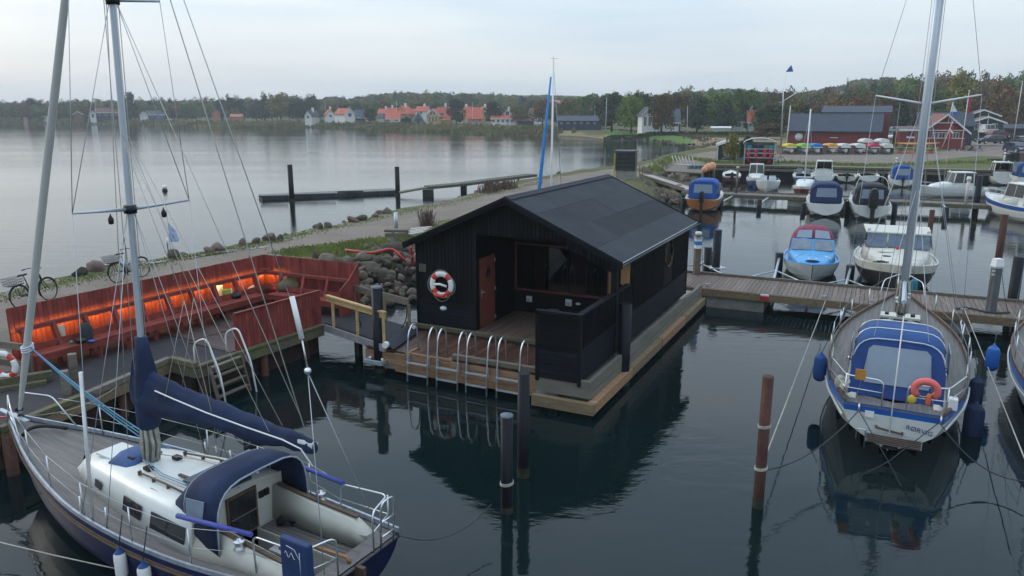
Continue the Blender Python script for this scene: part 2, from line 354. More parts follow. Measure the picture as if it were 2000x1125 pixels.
harb = [tuple(QB + QD * 60 + QN * .8), tuple(QA + QN * .8), tuple(QA - QD * 4.5 - QN * .5)] + P2([(1330, 372), (1285, 402), (1250, 425)], 0) \
    + [(9.0, 47), (2.4, 39.0), (-1.2, 33.0)] + P2([(815, 545), (760, 572), (716, 600)], 0) + [(-6.8, 24.6), (-9.6, 23.0), (-11.6, 19.0), (-12.6, 16.0), (-14.5, 10.0), (-20, 0)]
LAND = [(-34, -8), (-30, 8)] + bay_near + bay_far + [(-700, 430), (-900, 460), (-900, 1600), (1400, 1600), (1400, 60), ] + harb
def sdf(poly, X, Y):
    P = np.array(poly, float); ins = np.zeros(X.shape, bool); D = np.full(X.shape, 1e9)
    for i in range(len(P)):
        x1, y1 = P[i]; x2, y2 = P[(i + 1) % len(P)]; dx, dy = x2 - x1, y2 - y1
        t = np.clip(((X - x1) * dx + (Y - y1) * dy) / (dx * dx + dy * dy + 1e-12), 0, 1)
        D = np.minimum(D, np.hypot(X - x1 - t * dx, Y - y1 - t * dy))
        c = ((y1 > Y) != (y2 > Y)); xi = x1 + (Y - y1) * dx / (dy if abs(dy) > 1e-12 else 1e-12)
        ins ^= (c & (X < xi))
    return np.where(ins, D, -D)
def grow(a, b, s0, k):
    out = [a]
    while out[-1] < b: out.append(out[-1] + max(s0, abs(out[-1]) * k))
    return out
xs = [-x for x in grow(45, 880, 1.2, .022)][::-1] + list(np.arange(-44.4, 80, .6)) + grow(80.2, 900, 1.2, .025)
ys = list(np.arange(2, 130, .6)) + grow(130, 1500, .9, .0095)
XX, YY = np.meshgrid(np.array(xs), np.array(ys))
SD = sdf(LAND, XX, YY)
def snoise(X, Y, f, seed):
    r = random.Random(seed); o = 0
    for k in range(5):
        a = r.uniform(0, 6.28); ff = f * r.uniform(.6, 1.7); o = o + np.sin((X * cos(a) + Y * sin(a)) * ff + r.uniform(0, 6))
    return o / 5
def sstep(x, a, b):
    t = np.clip((x - a) / (b - a), 0, 1); return t * t * (3 - 2 * t)
far = sstep(YY, 115, 170)
rise = (1 - far) * 2.2 + far * 5.0
HH = -0.7 + 0.7 * sstep(SD, -2.0, 0) + 1.22 * sstep(SD, 0, rise) + np.clip(SD - 12, 0, 500) * .010 * sstep(YY, 140, 260)
HH += .06 * snoise(XX, YY, 1.3, 3) * (SD > 1) + .5 * snoise(XX, YY, .03, 5) * sstep(SD, 20, 80)
HH += 15 * np.exp(-(((XX - 215) / 75) ** 2 + ((YY - 470) / 60) ** 2)) + 11 * np.exp(-(((XX - 70) / 120) ** 2 + ((YY - 640) / 70) ** 2)) + 9 * np.exp(-(((XX + 60) / 130) ** 2 + ((YY - 640) / 60) ** 2))
HH[SD < -6] = -0.7
def hgt(x, y):
    "ground height at a point"
    i = int(np.clip(np.searchsorted(xs, x) - 1, 0, len(xs) - 2)); j = int(np.clip(np.searchsorted(ys, y) - 1, 0, len(ys) - 2))
    u = (x - xs[i]) / (xs[i + 1] - xs[i]); v = (y - ys[j]) / (ys[j + 1] - ys[j])
    return float((HH[j, i] * (1 - u) + HH[j, i + 1] * u) * (1 - v) + (HH[j + 1, i] * (1 - u) + HH[j + 1, i + 1] * u) * v)
def GL(px, py, z=1.25):
    "pixel on the land surface"
    for _ in range(6):
        x, y = G(px, py, z); z = hgt(x, y)
    return Vector((x, y, z))
zr = 1.25
road_poly = [(-34, 8)] + P2([(-60, 598), (0, 577), (100, 553), (200, 535), (340, 506), (380, 496), (519, 471), (611, 449), (727, 425), (840, 405), (945, 378), (995, 367), (1070, 350), (1195, 331), (1245, 326), (1307, 313),
             (1345, 303), (1400, 295), (1450, 294), (1500, 297), (1760, 300), (1850, 296), (1905, 285), (1905, 262), (2100, 262), (2100, 296), (1995, 306), (1900, 304), (1842, 309), (1760, 319), (1540, 320), (1460, 318), (1400, 311), (1307, 326), (1270, 333), (1245, 341), (1180, 356), (1080, 374),
             (930, 408), (820, 436), (738, 457), (669, 469), (542, 489), (519, 498)], zr) + [(-9.0, 24.9), (-12.4, 19.2), (-15, 12), (-22, 2)]
lawn = P2([(1180, 251), (1240, 254), (1400, 256), (1500, 258), (1480, 262), (1370, 265), (1310, 276), (1240, 270), (1190, 262)], 1.6)
lawn2 = P2([(1650, 319), (1740, 306), (1842, 309), (1905, 303), (2100, 300), (2100, 334), (1650, 327)], 1.25)
dry = P2([(1310, 276), (1370, 265), (1500, 261), (1540, 268), (1530, 278), (1470, 283), (1410, 284), (1340, 282)], 1.6)
reed = bay_far[4:] + [(x * 1.03, y + 14) for x, y in bay_far[4:][::-1]]
field = P2([(100, 240), (300, 240), (600, 243), (1150, 255), (1150, 249), (600, 238), (100, 236)], 1.3)
ROADM = np.clip(.85 + sdf(road_poly, XX, YY) * .6, 0, 1)
LAWNM = np.clip(np.maximum(np.clip(.5 + sdf(lawn, XX, YY) * .3, 0, 1), .45 * np.clip(.5 + sdf(lawn2, XX, YY) * .5, 0, 1)), 0, 1)
DRYM = np.maximum(np.clip(.5 + sdf(dry, XX, YY) * .3, 0, 1), np.clip(.5 + sdf(reed, XX, YY) * .2, 0, 1) * .8)
keep = SD > -5
ny, nx = XX.shape
used = np.zeros((ny, nx), bool); faces = []
K = keep[:-1, :-1] | keep[1:, :-1] | keep[:-1, 1:] | keep[1:, 1:]
jj, ii = np.nonzero(K)
for a, b in ((0, 0), (0, 1), (1, 0), (1, 1)): used[jj + a, ii + b] = True
idx = -np.ones((ny, nx), int); idx[used] = np.arange(used.sum())
verts = np.stack([XX[used], YY[used], HH[used]], 1)
F4 = np.stack([idx[jj, ii], idx[jj, ii + 1], idx[jj + 1, ii + 1], idx[jj + 1, ii]], 1)
me = bpy.data.meshes.new('ground'); me.from_pydata(verts.tolist(), [], F4.tolist())
me.polygons.foreach_set('use_smooth', [True] * len(F4))
ca = me.color_attributes.new('zone', 'FLOAT_COLOR', 'POINT')
wet = np.clip(1 - HH / .45, 0, 1)
zc = np.stack([ROADM[used], LAWNM[used], DRYM[used], wet[used]], 1); ca.data.foreach_set('color', zc.astype(np.float32).ravel())
def ground_material():
    m = bpy.data.materials.new('ground_cover'); m.use_nodes = True; N, Lk = m.node_tree.nodes, m.node_tree.links
    b = N['Principled BSDF']; b.inputs['Roughness'].default_value = .95; b.inputs['Specular IOR Level'].default_value = .2
    at = N.new('ShaderNodeVertexColor'); at.layer_name = 'zone'; sp = N.new('ShaderNodeSeparateColor'); Lk.new(at.outputs[0], sp.inputs[0])
    tc = N.new('ShaderNodeTexCoord')
    def nz(sc, det=6, r=.65):
        n = N.new('ShaderNodeTexNoise'); n.inputs['Scale'].default_value = sc; n.inputs['Detail'].default_value = det; n.inputs['Roughness'].default_value = r; Lk.new(tc.outputs['Object'], n.inputs['Vector']); return n.outputs['Fac']
    def ramp(f, *st):
        r = N.new('ShaderNodeValToRGB'); r.color_ramp.elements[0].position = st[0][0]; r.color_ramp.elements[0].color = (*st[0][1], 1)
        r.color_ramp.elements[1].position = st[-1][0]; r.color_ramp.elements[1].color = (*st[-1][1], 1)
        for p, c in st[1:-1]: r.color_ramp.elements.new(p).color = (*c, 1)
        Lk.new(f, r.inputs[0]); return r.outputs[0]
    def mix(f, a, c):
        x = N.new('ShaderNodeMixRGB'); Lk.new(f, x.inputs[0]); Lk.new(a, x.inputs[1]); Lk.new(c, x.inputs[2]); return x.outputs[0]
    def thr(mask, noise, k=.5, lo=.42, hi=.58):
        a = N.new('ShaderNodeMath'); a.operation = 'MULTIPLY_ADD'; Lk.new(noise, a.inputs[0]); a.inputs[1].default_value = k; a.inputs[2].default_value = -k / 2
        s = N.new('ShaderNodeMath'); s.operation = 'ADD'; Lk.new(mask, s.inputs[0]); Lk.new(a.outputs[0], s.inputs[1])
        r = N.new('ShaderNodeMapRange'); r.inputs[1].default_value = lo; r.inputs[2].default_value = hi; Lk.new(s.outputs[0], r.inputs[0]); return r.outputs[0]
    n1, n2, n3 = nz(.6), nz(3.5), nz(14)
    rough = mix(thr(n2, n1, .6, .4, .6), ramp(n3, (.3, (.042, .050, .012)), (.7, (.090, .100, .026))), ramp(n3, (.3, (.085, .068, .036)), (.7, (.155, .128, .068))))
    lawnc = ramp(n2, (.3, (.060, .125, .020)), (.7, (.090, .155, .032)))
    dryc = ramp(n2, (.3, (.15, .115, .055)), (.7, (.24, .19, .10)))
    grav = mix(thr(n1, n2, .5, .4, .65), ramp(n3, (.25, (.140, .112, .090)), (.75, (.195, .160, .132))), ramp(n3, (.25, (.175, .145, .120)), (.75, (.235, .198, .168))))
    c = mix(thr(sp.outputs[2], n1, .7), rough, dryc); c = mix(thr(sp.outputs[1], n1, .5), c, lawnc); c = mix(thr(sp.outputs[0], n2, .8), c, grav)
    wetc = ramp(n2, (.3, (.030, .026, .018)), (.7, (.07, .06, .045)))
    c = mix(thr(at.outputs['Alpha'], n2, .4, .45, .7), c, wetc)
    Lk.new(c, b.inputs['Base Color'])
    bp = N.new('ShaderNodeBump'); bp.inputs['Strength'].default_value = .5; bp.inputs['Distance'].default_value = .05; Lk.new(n3, bp.inputs['Height']); Lk.new(bp.outputs[0], b.inputs['Normal'])
    return m
me.materials.append(ground_material()); ground = bpy.data.objects.new('ground', me); COL.objects.link(ground); ground['kind'] = 'structure'

# puddles on the causeway
pm = mat('puddle_water', (.05, .05, .05), .03, var=.1, spec=.6)
mb = MB()
for (px, py, a, b) in ((350, 507, .9, .35), (455, 492, 1.2, .3), (560, 470, .7, .3), (375, 503, .5, .2), (470, 487, .5, .2)):
    c = GL(px, py); n = 18; ring = [(c.x + a * cos(t) * (1 + .25 * sin(3 * t + px)) * .8 + b * sin(t) * .5, c.y + a * cos(t) * .9 + b * sin(t) * (1 + .2 * cos(2 * t))) for t in [2 * pi * k / n for k in range(n)]]
    mb.add([(x, y, hgt(c.x, c.y) + .035) for x, y in ring], [tuple(range(n))])
structure('puddle', mb, pm)

# ---------------------------------------------------------------- boulders
def boulder_mesh(seed):
    r = random.Random(seed); bm = MB(); bm.ball((0, 0, 0), 1, 9, 6)
    ph = [(Vector((r.gauss(0, 1), r.gauss(0, 1), r.gauss(0, 1))).normalized(), r.uniform(.42, .82)) for _ in range(10)]
    vs = []
    for v in bm.v:
        p = Vector(v)
        for d, k in ph:
            h = p.dot(d)
            if h > k: p -= d * (h - k) * .97
        vs.append(tuple(p))
    bm.v = vs; return bm
BLD = [[boulder_mesh(100 + i).mesh('boulder', mm) for mm in (M_ROCK, M_ROCKP)] for i in range(7)]
def boulders(parent, spots, r):
    for (x, y, z, s, pink) in spots:
        piece(BLD[r.randrange(7)][1 if r.random() < pink else 0], 'boulder', parent, (x, y, z), rot=(r.uniform(0, 6), r.uniform(-.4, .4), r.uniform(0, 6)), scale=(s * r.uniform(.9, 1.3), s * r.uniform(.75, 1.05), s * r.uniform(.55, .8)))
def bank(name, x0=0, y0=0):
    o = bpy.data.objects.new(name, None); COL.objects.link(o); o['kind'] = 'structure'; return o
r = random.Random(3)
bk1 = bank('rocky_bank')
sp = []
line = [Vector((x, y)) for x, y in bay_near[:24]]
for i in range(len(line) - 1):
    a, b = line[i], line[i + 1]; L_ = (b - a).length; d = (b - a) / L_; n = Vector((d.y, -d.x))
    t = 0
    while t < L_:
        s = r.choice((.22, .3, .35, .45, .55)) * (1 if a.y < 60 else .8)
        p = a + d * t + n * r.uniform(.5, 1.2)
        if r.random() < .8: sp.append((p.x, p.y, hgt(p.x, p.y) * .85 + s * .12, s, .45))
        if r.random() < .45:
            p = a + d * t + n * r.uniform(1.1, 1.9); s2 = s * .7; sp.append((p.x, p.y, hgt(p.x, p.y) + s2 * .15, s2, .45))
        t += s * r.uniform(1.5, 3.2)
for px, py, s in ((410, 474, .5), (428, 470, .6), (528, 458, .75), (548, 452, .35), (692, 412, .75), (707, 406, .65), (733, 412, .55), (475, 466, .55), (500, 463, .5), (155, 532, .6), (190, 520, .7), (340, 492, .6), (640, 433, .5), (625, 441, .5), (757, 402, .6)):
    q = py + 6
    while hgt(*GL(px, q, 1.1).xy) < 1.0 and q < py + 60: q += 3
    p = GL(px, q, 1.1); sp.append((p.x, p.y, max(.3, p.z) + .08, s * .6, .75 if px in (410, 428, 528, 692, 190) else .2))
boulders(bk1, sp, r)
# the heap between the red fence and the floating house
bk2 = bank('rocky_bank'); sp = []
for _ in range(170):
    px = r.uniform(640, 850); t = r.random()
    top = 472 - (px - 640) * .12 if px > 720 else 497 - (px - 640) * .1
    top = {0: 505, 1: 500, 2: 495, 3: 480, 4: 470}.get(int((px - 640) // 25), 462)
    bot = 600 if px < 760 else 590
    py = top + (bot - top) * t; z = 1.25 * (1 - t) ** .8
    x, y = G(px, py, z); s = r.uniform(.12, .34); sp.append((x, y, z, s, .15))
for px, py, z, s in ((715, 520, .95, .62), (735, 512, 1.0, .5), (772, 487, 1.1, .75), (765, 475, 1.15, .55), (790, 500, .9, .6), (640, 505, 1.2, .45), (616, 503, 1.2, .4), (735, 535, .6, .55), (752, 540, .6, .5), (785, 530, .5, .5), (700, 545, .5, .5), (690, 560, .3, .5), (715, 560, .3, .5), (760, 560, .2, .45), (800, 520, .6, .5)):
    x, y = G(px, py, z); sp.append((x, y, z - .05, s, .2))
boulders(bk2, sp, r)
# rocks below the gangway by the bait shed
bk3 = bank('rocky_bank'); sp = []
for _ in range(200):
    px = r.uniform(1235, 1372); t = r.random(); top = 338 + max(0, (px - 1300)) * .25 if px > 1262 else 350; bot = top + 55 + (1330 - px) * .12 if px < 1330 else top + 38
    py = top + (bot - top) * t; z = 1.2 * (1 - t); x, y = G(px, py, z); sp.append((x, y, z, r.uniform(.3, .6), .1))
boulders(bk3, sp, r)
# low stone edge of the far inlet
bk4 = bank('rocky_bank'); sp = []
for i in range(0, 5):
    a, b = Vector(bay_far[i]), Vector(bay_far[i + 1]); n = int((b - a).length / 1.1)
    for k in range(n):
        p = a.lerp(b, (k + r.random()) / n); sp.append((p.x + r.uniform(-.5, .5), p.y + r.uniform(0, 2), r.uniform(.1, .6), r.uniform(.3, .7), .1))
boulders(bk4, sp[:90], r)
# ================================================================ FLOATING BLACK HOUSE
HO = (-2.7605, 21.4045, 0.0); HRZ = -0.4622
W_, L_ = 6.04, 7.45
ZE, ZR = 3.27, 4.72; EX = .224; SL = (ZR - ZE) / (W_ / 2 + EX)
def zroof(u): return ZR - SL * abs(u - W_ / 2)
raft = thing('pontoon_raft', 'timber clad floating raft carrying the black house, with brown decking and swim ladders', 'raft', HO, HRZ)
mb = MB(); mb.b2(-.25, 6.2, -2.0, 8.75, .16, .62); mb.build('float_body', M_CONC, raft)
mb = MB(); mb.b2(6.2, 6.3, -2.3, 8.85, .60, .86); mb.b2(4.92, 6.3, -2.42, -2.3, .45, .86); mb.b2(6.2, 6.3, -2.3, 8.85, .42, .58); mb.build('side_board', mat('pale_side_board', (.135, .122, .098), .75, var=.15, scale=1.2, fine=.15, stretch=(1, 1, 4), grime=.35, grime_col=(.2, .19, .14)), raft)
k = 0
for y0 in (-2.46, .35, 3.2, 6.05):
    MB().b2(-.1, .1, 0, 2.78, -.13, .13).build('fender_timber', M_PINEY if k % 2 else M_PINE, raft, bevel=.012).location = (6.36, y0, .27); k += 1
MB().b2(4.9, 6.46, -2.62, -2.47, .14, .40).build('fender_timber', M_PINEY, raft)
# stepped front: pine fascia boards
for (x0, x1, y, z0, z1) in ((-.36, .66, -1.98, .30, .62), (.66, 4.92, -2.10, .16, .34), (.66, 4.92, -2.12, .35, .53), (.66, 2.4, -2.11, .54, .68), (2.4, 4.92, -2.11, .54, .70)):
    MB().b2(x0, x1, y - .04, y, z0, z1).build('fascia_board', M_PINE, raft, bevel=.008)
MB().b2(-.40, -.36, -2.0, 2.2, .30, .62).build('fascia_board', M_PINEY, raft)
pl = MB().b2(-.066, .066, -1.02, 1.02, 0, .03).mesh('deck_plank', M_DECKW)
x = -.33
while x < 4.86:
    piece(pl, 'deck_plank', raft, (x + .07, -1.07, .69)); x += .142
pl2 = MB().b2(-.066, .066, -1.35, 1.35, 0, .03).mesh('deck_plank', M_DECKDRY)
x = 1.96
while x < 5.9:
    piece(pl2, 'deck_plank', raft, (x + .07, 1.22, .87 + R.uniform(-.004, .004))); x += .142
for y0 in (-2.2, -1.0):
    x = 4.98
    while y0 < -.5 and x < 5.95:
        if y0 == -2.2: MB().b2(-.066, .066, -1.1, 1.1, 0, .03).build('deck_plank', M_DECKDRY, raft).location = (x, -1.22, .87)
        x += .142
MB().b2(-.30, 4.94, -.19, -.09, .80, .92).build('step_beam', M_MOSSW, raft, bevel=.01)
MB().b2(-.30, 4.94, -.09, -.06, .70, .80).build('riser_board', M_DECKW, raft)
MB().b2(2.44, 5.0, -2.17, -2.03, .78, .90).build('step_beam', M_GREYW, raft, bevel=.01)
mb = MB(); mb.b2(1.0, 2.44, -2.14, -2.09, .70, .75); mb.b2(1.05, 1.12, -2.1, -1.7, .70, .75); mb.b2(2.3, 2.36, -2.1, -1.7, .70, .75); mb.build('grab_frame', M_PINE, raft)
# ladders
def ladder(u0, u1):
    mb = MB()
    for u in (u0, u1):
        mb.tube(arc_path([(u, -1.72, .72), (u, -1.78, 1.42), (u, -1.98, 1.50), (u, -2.17, 1.30), (u, -2.25, .70), (u, -2.30, -.25)], .13, 5), .021, 8)
    mb.build('rail', M_STEEL, ld)
    for z in (.52, .22, -.08):
        yy = -2.265 - (.7 - z) * .05
        MB().b2(u0, u1, yy - .035, yy + .035, z - .015, z + .02).build('rung', M_GALV if z > 0 else mat('algae_covered_rung', (.13, .12, .05), .8), ld)
    for u in (u0, u1): MB().box((u, -2.20, .58), (.05, .06, .28)).build('bracket', M_GALV, ld)
for i, (u0, u1) in enumerate(((1.15, 1.77), (2.05, 2.67), (2.92, 3.51), (3.79, 4.40))):
    ld = thing('swim_ladder', ['steel swim ladder on the raft front nearest the gangway', 'steel swim ladder on the raft front, second from the gangway', 'steel swim ladder on the raft front, second from the black parapet', 'steel swim ladder on the raft front partly behind a black pile'][i], 'ladder', HO, HRZ, 'swim ladders hung on the raft front')
    ladder(u0, u1)

house = thing('floating_house', 'black timber cladded floating house with dark felt gable roof and open porch', 'house', HO, HRZ)
# structural walls (inner cores); cladding boards stand proud
mb = MB()
def wallseg(x0, x1, y0, y1, z0, z1): mb.b2(x0, x1, y0, y1, z0, z1)
mb.prism([(.05, .05), (1.85, .05), (1.85, .15), (.05, .15)], .86, [zroof(.05) - .16, zroof(1.85) - .16, zroof(1.85) - .16, zroof(.05) - .16])
mb.b2(.05, .15, .15, L_ - .05, .86, zroof(.1) - .16)                      # left side
mb.b2(.05, 5.95, L_ - .15, L_ - .05, .86, 3.1)                            # rear
mb.slab([(.05, L_ - .05, 3.1), (5.99, L_ - .05, 3.1), (W_ / 2, L_ - .05, ZR - .18)], (0, -.1, 0))
mb.b2(5.9, 5.98, 1.2, L_ - .05, .86, 3.12)                                # right side
mb.b2(1.85, 1.93, 1.16, 2.5, .86, 4.0); mb.b2(1.85, 1.93, .15, .20, .86, 4.0); mb.b2(1.85, 1.93, .2, 1.16, 2.92, 4.0)   # porch left wall round the door
mb.b2(1.93, 5.9, 2.5, 2.58, .9, 1.62); mb.b2(5.2, 5.9, 2.5, 2.58, 1.62, 3.1)
mb.slab([(1.93, 2.5, 3.05), (5.9, 2.5, 2.75), (5.9, 2.5, zroof(5.9) - .16), (W_ / 2, 2.5, ZR - .2), (1.93, 2.5, zroof(1.93) - .16)], (0, .08, 0))
mb.build('wall', M_BLACKWOOD, house)
MB().b2(.16, 5.88, 2.6, L_ - .16, .87, .90).build('floor', M_DECKDRY, house)
# porch ceiling
mb = MB(); mb.slab([(1.9, 0, zroof(1.9) - .20), (W_ / 2, 0, ZR - .20), (W_ / 2, 2.5, ZR - .20), (1.9, 2.5, zroof(1.9) - .20)], (0, 0, .03))
mb.slab([(W_ / 2, 0, ZR - .20), (5.9, 0, zroof(5.9) - .20), (5.9, 2.5, zroof(5.9) - .20), (W_ / 2, 2.5, ZR - .20)], (0, 0, .03)); mb.build('porch_ceiling', M_BLACKWOOD, house)
# cladding boards: one shared unit board (z scaled)
bd = MB().b2(-.056, .056, -.012, .012, 0, 1).mesh('board', M_BLACKWOOD)
bat = MB().b2(-.02, .02, -.014, .014, 0, 1).mesh('batten', M_BLACKWOOD)
def board(u, v, z0, z1, rz=0.0, me_=None, nm='board'): piece(me_ or bd, nm, house, (u, v, z0), rz, (1, 1, z1 - z0))
u = .06
while u < 1.92:
    board(u, .035 + R.uniform(-.003, .003), 1.58, zroof(u) - .12); u += .121
z = .88
while z < 1.56:
    MB().b2(0, 1.94, -.014, .012, 0, .112).build('board', M_BLACKLOW, house).location = (0, .03, z); z += .118
MB().b2(-.01, 1.95, -.03, .05, 1.56, 1.60).build('drip_ledge', M_BLACKWOOD, house)
MB().b2(1.90, 1.98, .0, .18, .86, zroof(1.9) - .3).build('corner_post', M_BLACKWOOD, house)
u = 2.02
while u < 5.95:
    zb = min(3.66, zroof(u) - .48); board(u, .02 + R.uniform(-.003, .003), zb, zroof(u) - .12); u += .121
MB().slab([(1.95, .06, 3.62), (4.35, .06, 3.62), (6.0, .06, zroof(6.0) - .52), (6.0, .06, zroof(6.0) - .2), (W_ / 2, .06, ZR - .22), (1.95, .06, zroof(1.95) - .2)], (0, .06, 0)).build('gable_panel', M_BLACKWOOD, house)
MB().b2(5.9, 6.06, -.02, .14, .86, zroof(5.95) - .12).build('corner_post', M_BLACKWOOD, house)
MB().b2(-.02, .05, 0, .12, .86, zroof(0) - .12).build('corner_post', M_BLACKWOOD, house)
v = 1.26
while v < L_:
    if not (4.58 < v < 5.72): board(6.0 + R.uniform(-.002, .002), v, 1.62, 3.16, pi / 2)
    else:
        dz = sqrt(max(0, .44 ** 2 - (v - 5.15) ** 2)); 
        if 2.6 - dz > 1.62: board(6.0, v, 1.62, 2.6 - dz, pi / 2)
        if 2.6 + dz < 3.16: board(6.0, v, 2.6 + dz, 3.16, pi / 2)
    v += .121
v = 1.32
while v < L_:
    if not (4.7 < v < 5.6): board(6.022, v, 1.62, 3.16, pi / 2, bat, 'batten')
    v += .121
z = .80
while z < 1.56:
    MB().b2(-.014, .012, -2.44, L_, 0, .108).build('board', M_BLACKLOW, house).location = (6.02, 0, z); z += .113
MB().b2(5.98, 6.06, -2.45, L_ + .02, 1.56, 1.60).build('drip_ledge', M_BLACKLOW, house)
MB().b2(5.96, 6.05, L_ - .02, L_ + .07, .8, 3.15).build('corner_post', M_BLACKWOOD, house)
# parapet round the porch front corner
mb = MB(); mb.b2(5.93, 5.99, -2.36, 1.2, .88, 2.36); mb.b2(4.95, 5.99, -2.42, -2.36, .88, 2.36); mb.build('parapet_core', M_BLACKWOOD, house)
v = -2.36
while v < 1.2:
    board(6.0, v, 1.62, 2.38, pi / 2); board(6.024, v + .06, 1.62, 2.38, pi / 2, bat, 'batten'); v += .121
z = .80
while z < 2.3:
    MB().b2(4.93, 6.03, -.014, .012, 0, .112).build('board', M_BLACKWOOD if z > 1.5 else M_BLACKLOW, house).location = (0, -2.435, z); z += .118
MB().b2(4.92, 5.0, -2.46, -2.35, .72, 2.42).build('corner_post', M_BLACKWOOD, house)
mb = MB(); mb.b2(5.92, 6.06, -2.46, 1.16, 2.40, 2.44); mb.b2(4.92, 5.92, -2.46, -2.33, 2.40, 2.44); mb.build('parapet_cap', M_BLACKLOW, house)
MB().b2(5.98, 6.06, -2.46, -2.38, .72, 2.40).build('corner_post', M_BLACKWOOD, house)
# jambs of light wood
JW = mat('varnished_jamb_wood', (.36, .20, .085), .5, var=.2, scale=2, stretch=(8, 8, 1))
MB().b2(5.82, 5.97, 1.16, 1.20, 2.36, 3.02).build('window_jamb', JW, house)
MB().b2(5.78, 6.02, 1.13, 1.16, 2.40, 3.04).build('window_jamb', JW, house)
MB().b2(4.98, 5.20, 2.44, 2.50, 1.64, 2.78).build('window_jamb', JW, house)
# porch window
RED2 = mat('red_window_frame', (.13, .030, .022), .5, var=.12)
win = tag(MB().b2(1.96, 2.01, 2.44, 2.52, 1.60, 3.06).b2(1.96, 4.98, 2.44, 2.52, 1.58, 1.64).b2(1.96, 4.98, 2.46, 2.52, 3.0, 3.04).b2(4.94, 4.98, 2.46, 2.52, 1.64, 2.9).build('window', RED2, house))
gm = bpy.data.materials.new('window_glass'); gm.use_nodes = True
_n = gm.node_tree.nodes; _l = gm.node_tree.links; _b = _n['Principled BSDF']; _b.inputs['Transmission Weight'].default_value = 1; _b.inputs['IOR'].default_value = 1.5; _b.inputs['Roughness'].default_value = .0; _b.inputs['Base Color'].default_value = (.55, .6, .62, 1)
MB().add([(2.01, 2.50, 1.64), (4.94, 2.50, 1.64), (4.94, 2.50, 2.95), (2.01, 2.50, 3.0)], [(0, 1, 2, 3)]).build('pane', gm, win)
# inner room behind: red slab standing in for the door's reflection in the pane, dim light wood
MB().b2(2.9, 3.45, 5.9, 5.95, .9, 2.9).build('door_reflection', RED2, house)
mb = MB(); mb.b2(2.0, 5.8, 3.7, 3.74, .9, 1.30); mb.b2(2.2, 5.6, 3.5, 4.0, 1.3, 1.34); mb.build('bench', JW, house)
# doors: red door in the porch's left wall
door = MB().b2(1.91, 1.97, .20, 1.14, .92, 2.92).build('door', mat('red_door_paint', (.20, .056, .032), .5, var=.1, scale=1.5, fine=.06), house)
mb = MB(); mb.lathe([(.001, 0), (.125, 0), (.125, .012), (.001, .012)], (1.972, .66, 2.45), 20, axis='X'); mb.build('porthole_glass', M_GLASS, door)
mb = MB(); mb.tube([(1.985, .66 + .14 * cos(t), 2.45 + .165 * sin(t)) for t in [2 * pi * i / 20 for i in range(20)]], .016, 6, closed=True); mb.build('porthole_rim', RED2, door)
mb = MB(); mb.tube([(1.97, .30, 1.95), (2.03, .30, 1.95), (2.03, .40, 1.95)], .013, 6); mb.b2(1.97, 1.98, .28, .33, 1.80, 2.02); mb.build('handle', M_STEEL, door)
for z in (1.05, 1.9, 2.75): MB().b2(1.965, 1.985, 1.10, 1.16, z - .05, z + .05).build('hinge', M_STEEL, door)
mb = MB(); mb.b2(1.93, 1.985, 1.14, 1.18, .9, 2.98); mb.b2(1.93, 1.985, .15, 1.18, 2.93, 2.98); mb.build('door_frame', M_BLACKWOOD, house)
# porthole on the side
mb = MB(); mb.tube([(6.03, 5.15 + .42 * cos(t), 2.6 + .42 * sin(t)) for t in [2 * pi * i / 28 for i in range(28)]], .018, 6, closed=True)
ph = mb.build('porthole', mat('brass_porthole_rim', (.10, .075, .045), .45, metal=.3), house)
mb = MB(); mb.lathe([(.43, -.12), (.43, .03)], (6.0, 5.15, 2.6), 28, axis='X'); mb.build('reveal', JW, ph)
mb = MB(); mb.lathe([(.001, 0), (.42, 0)], (5.93, 5.15, 2.6), 28, axis='X'); mb.build('pane', M_GLASS, ph)
# roof
roof = MB(); o0, o1 = -.275, L_ + .33
roof.slab([(-EX, o0, ZE - .07), (W_ / 2, o0, ZR - .07), (W_ / 2, o1, ZR - .07), (-EX, o1, ZE - .07)], (0, 0, .05)); roof.slab([(W_ / 2, o0, ZR - .07), (W_ + EX, o0, ZE - .07), (W_ + EX, o1, ZE - .07), (W_ / 2, o1, ZR - .07)], (0, 0, .05))
rf = roof.build('roof', M_BLACKWOOD, house)
def sheet(side, s0, s1, y0, y1, dz=.0):
    "one strip of felt on a slope, s measured across from the ridge"
    pts = []
    for s, y in ((s0, y0), (s1, y0), (s1, y1), (s0, y1)):
        u = W_ / 2 + side * s; pts.append((u, y, ZR - SL * s - .018 + dz))
    if side < 0: pts = pts[::-1]
    return MB().slab(pts, (0, 0, .012)).build('felt_sheet', M_FELT, rf)
tot = W_ / 2 + EX
sheet(1, 0, .86, o0, o1, .012)
sheet(1, .80, 1.72, o0, 3.9, .006); sheet(1, .80, 1.72, 3.86, o1, .010)
sheet(1, 1.66, 2.52, o0, 1.6, .008); sheet(1, 1.66, 2.52, 1.56, o1, .002)
sheet(1, 2.46, tot, o0, o1, 0)
for a, b in ((0, .9), (.84, 1.7), (1.64, 2.5), (2.44, tot)): sheet(-1, a, b, o0, o1, .002 + (tot - a) * .004)
mb = MB(); mb.slab([(W_ / 2 - .30, o0 - .01, ZR - SL * .30 + .012), (W_ / 2, o0 - .01, ZR + .03), (W_ / 2, o1, ZR + .03), (W_ / 2 - .30, o1, ZR - SL * .3 + .012)], (0, 0, .014))
mb.slab([(W_ / 2, o0 - .01, ZR + .03), (W_ / 2 + .17, o0 - .01, ZR - SL * .17 + .03), (W_ / 2 + .17, o1, ZR - SL * .17 + .03), (W_ / 2, o1, ZR + .03)], (0, 0, .014)); mb.build('ridge_cap', M_FELT, rf)
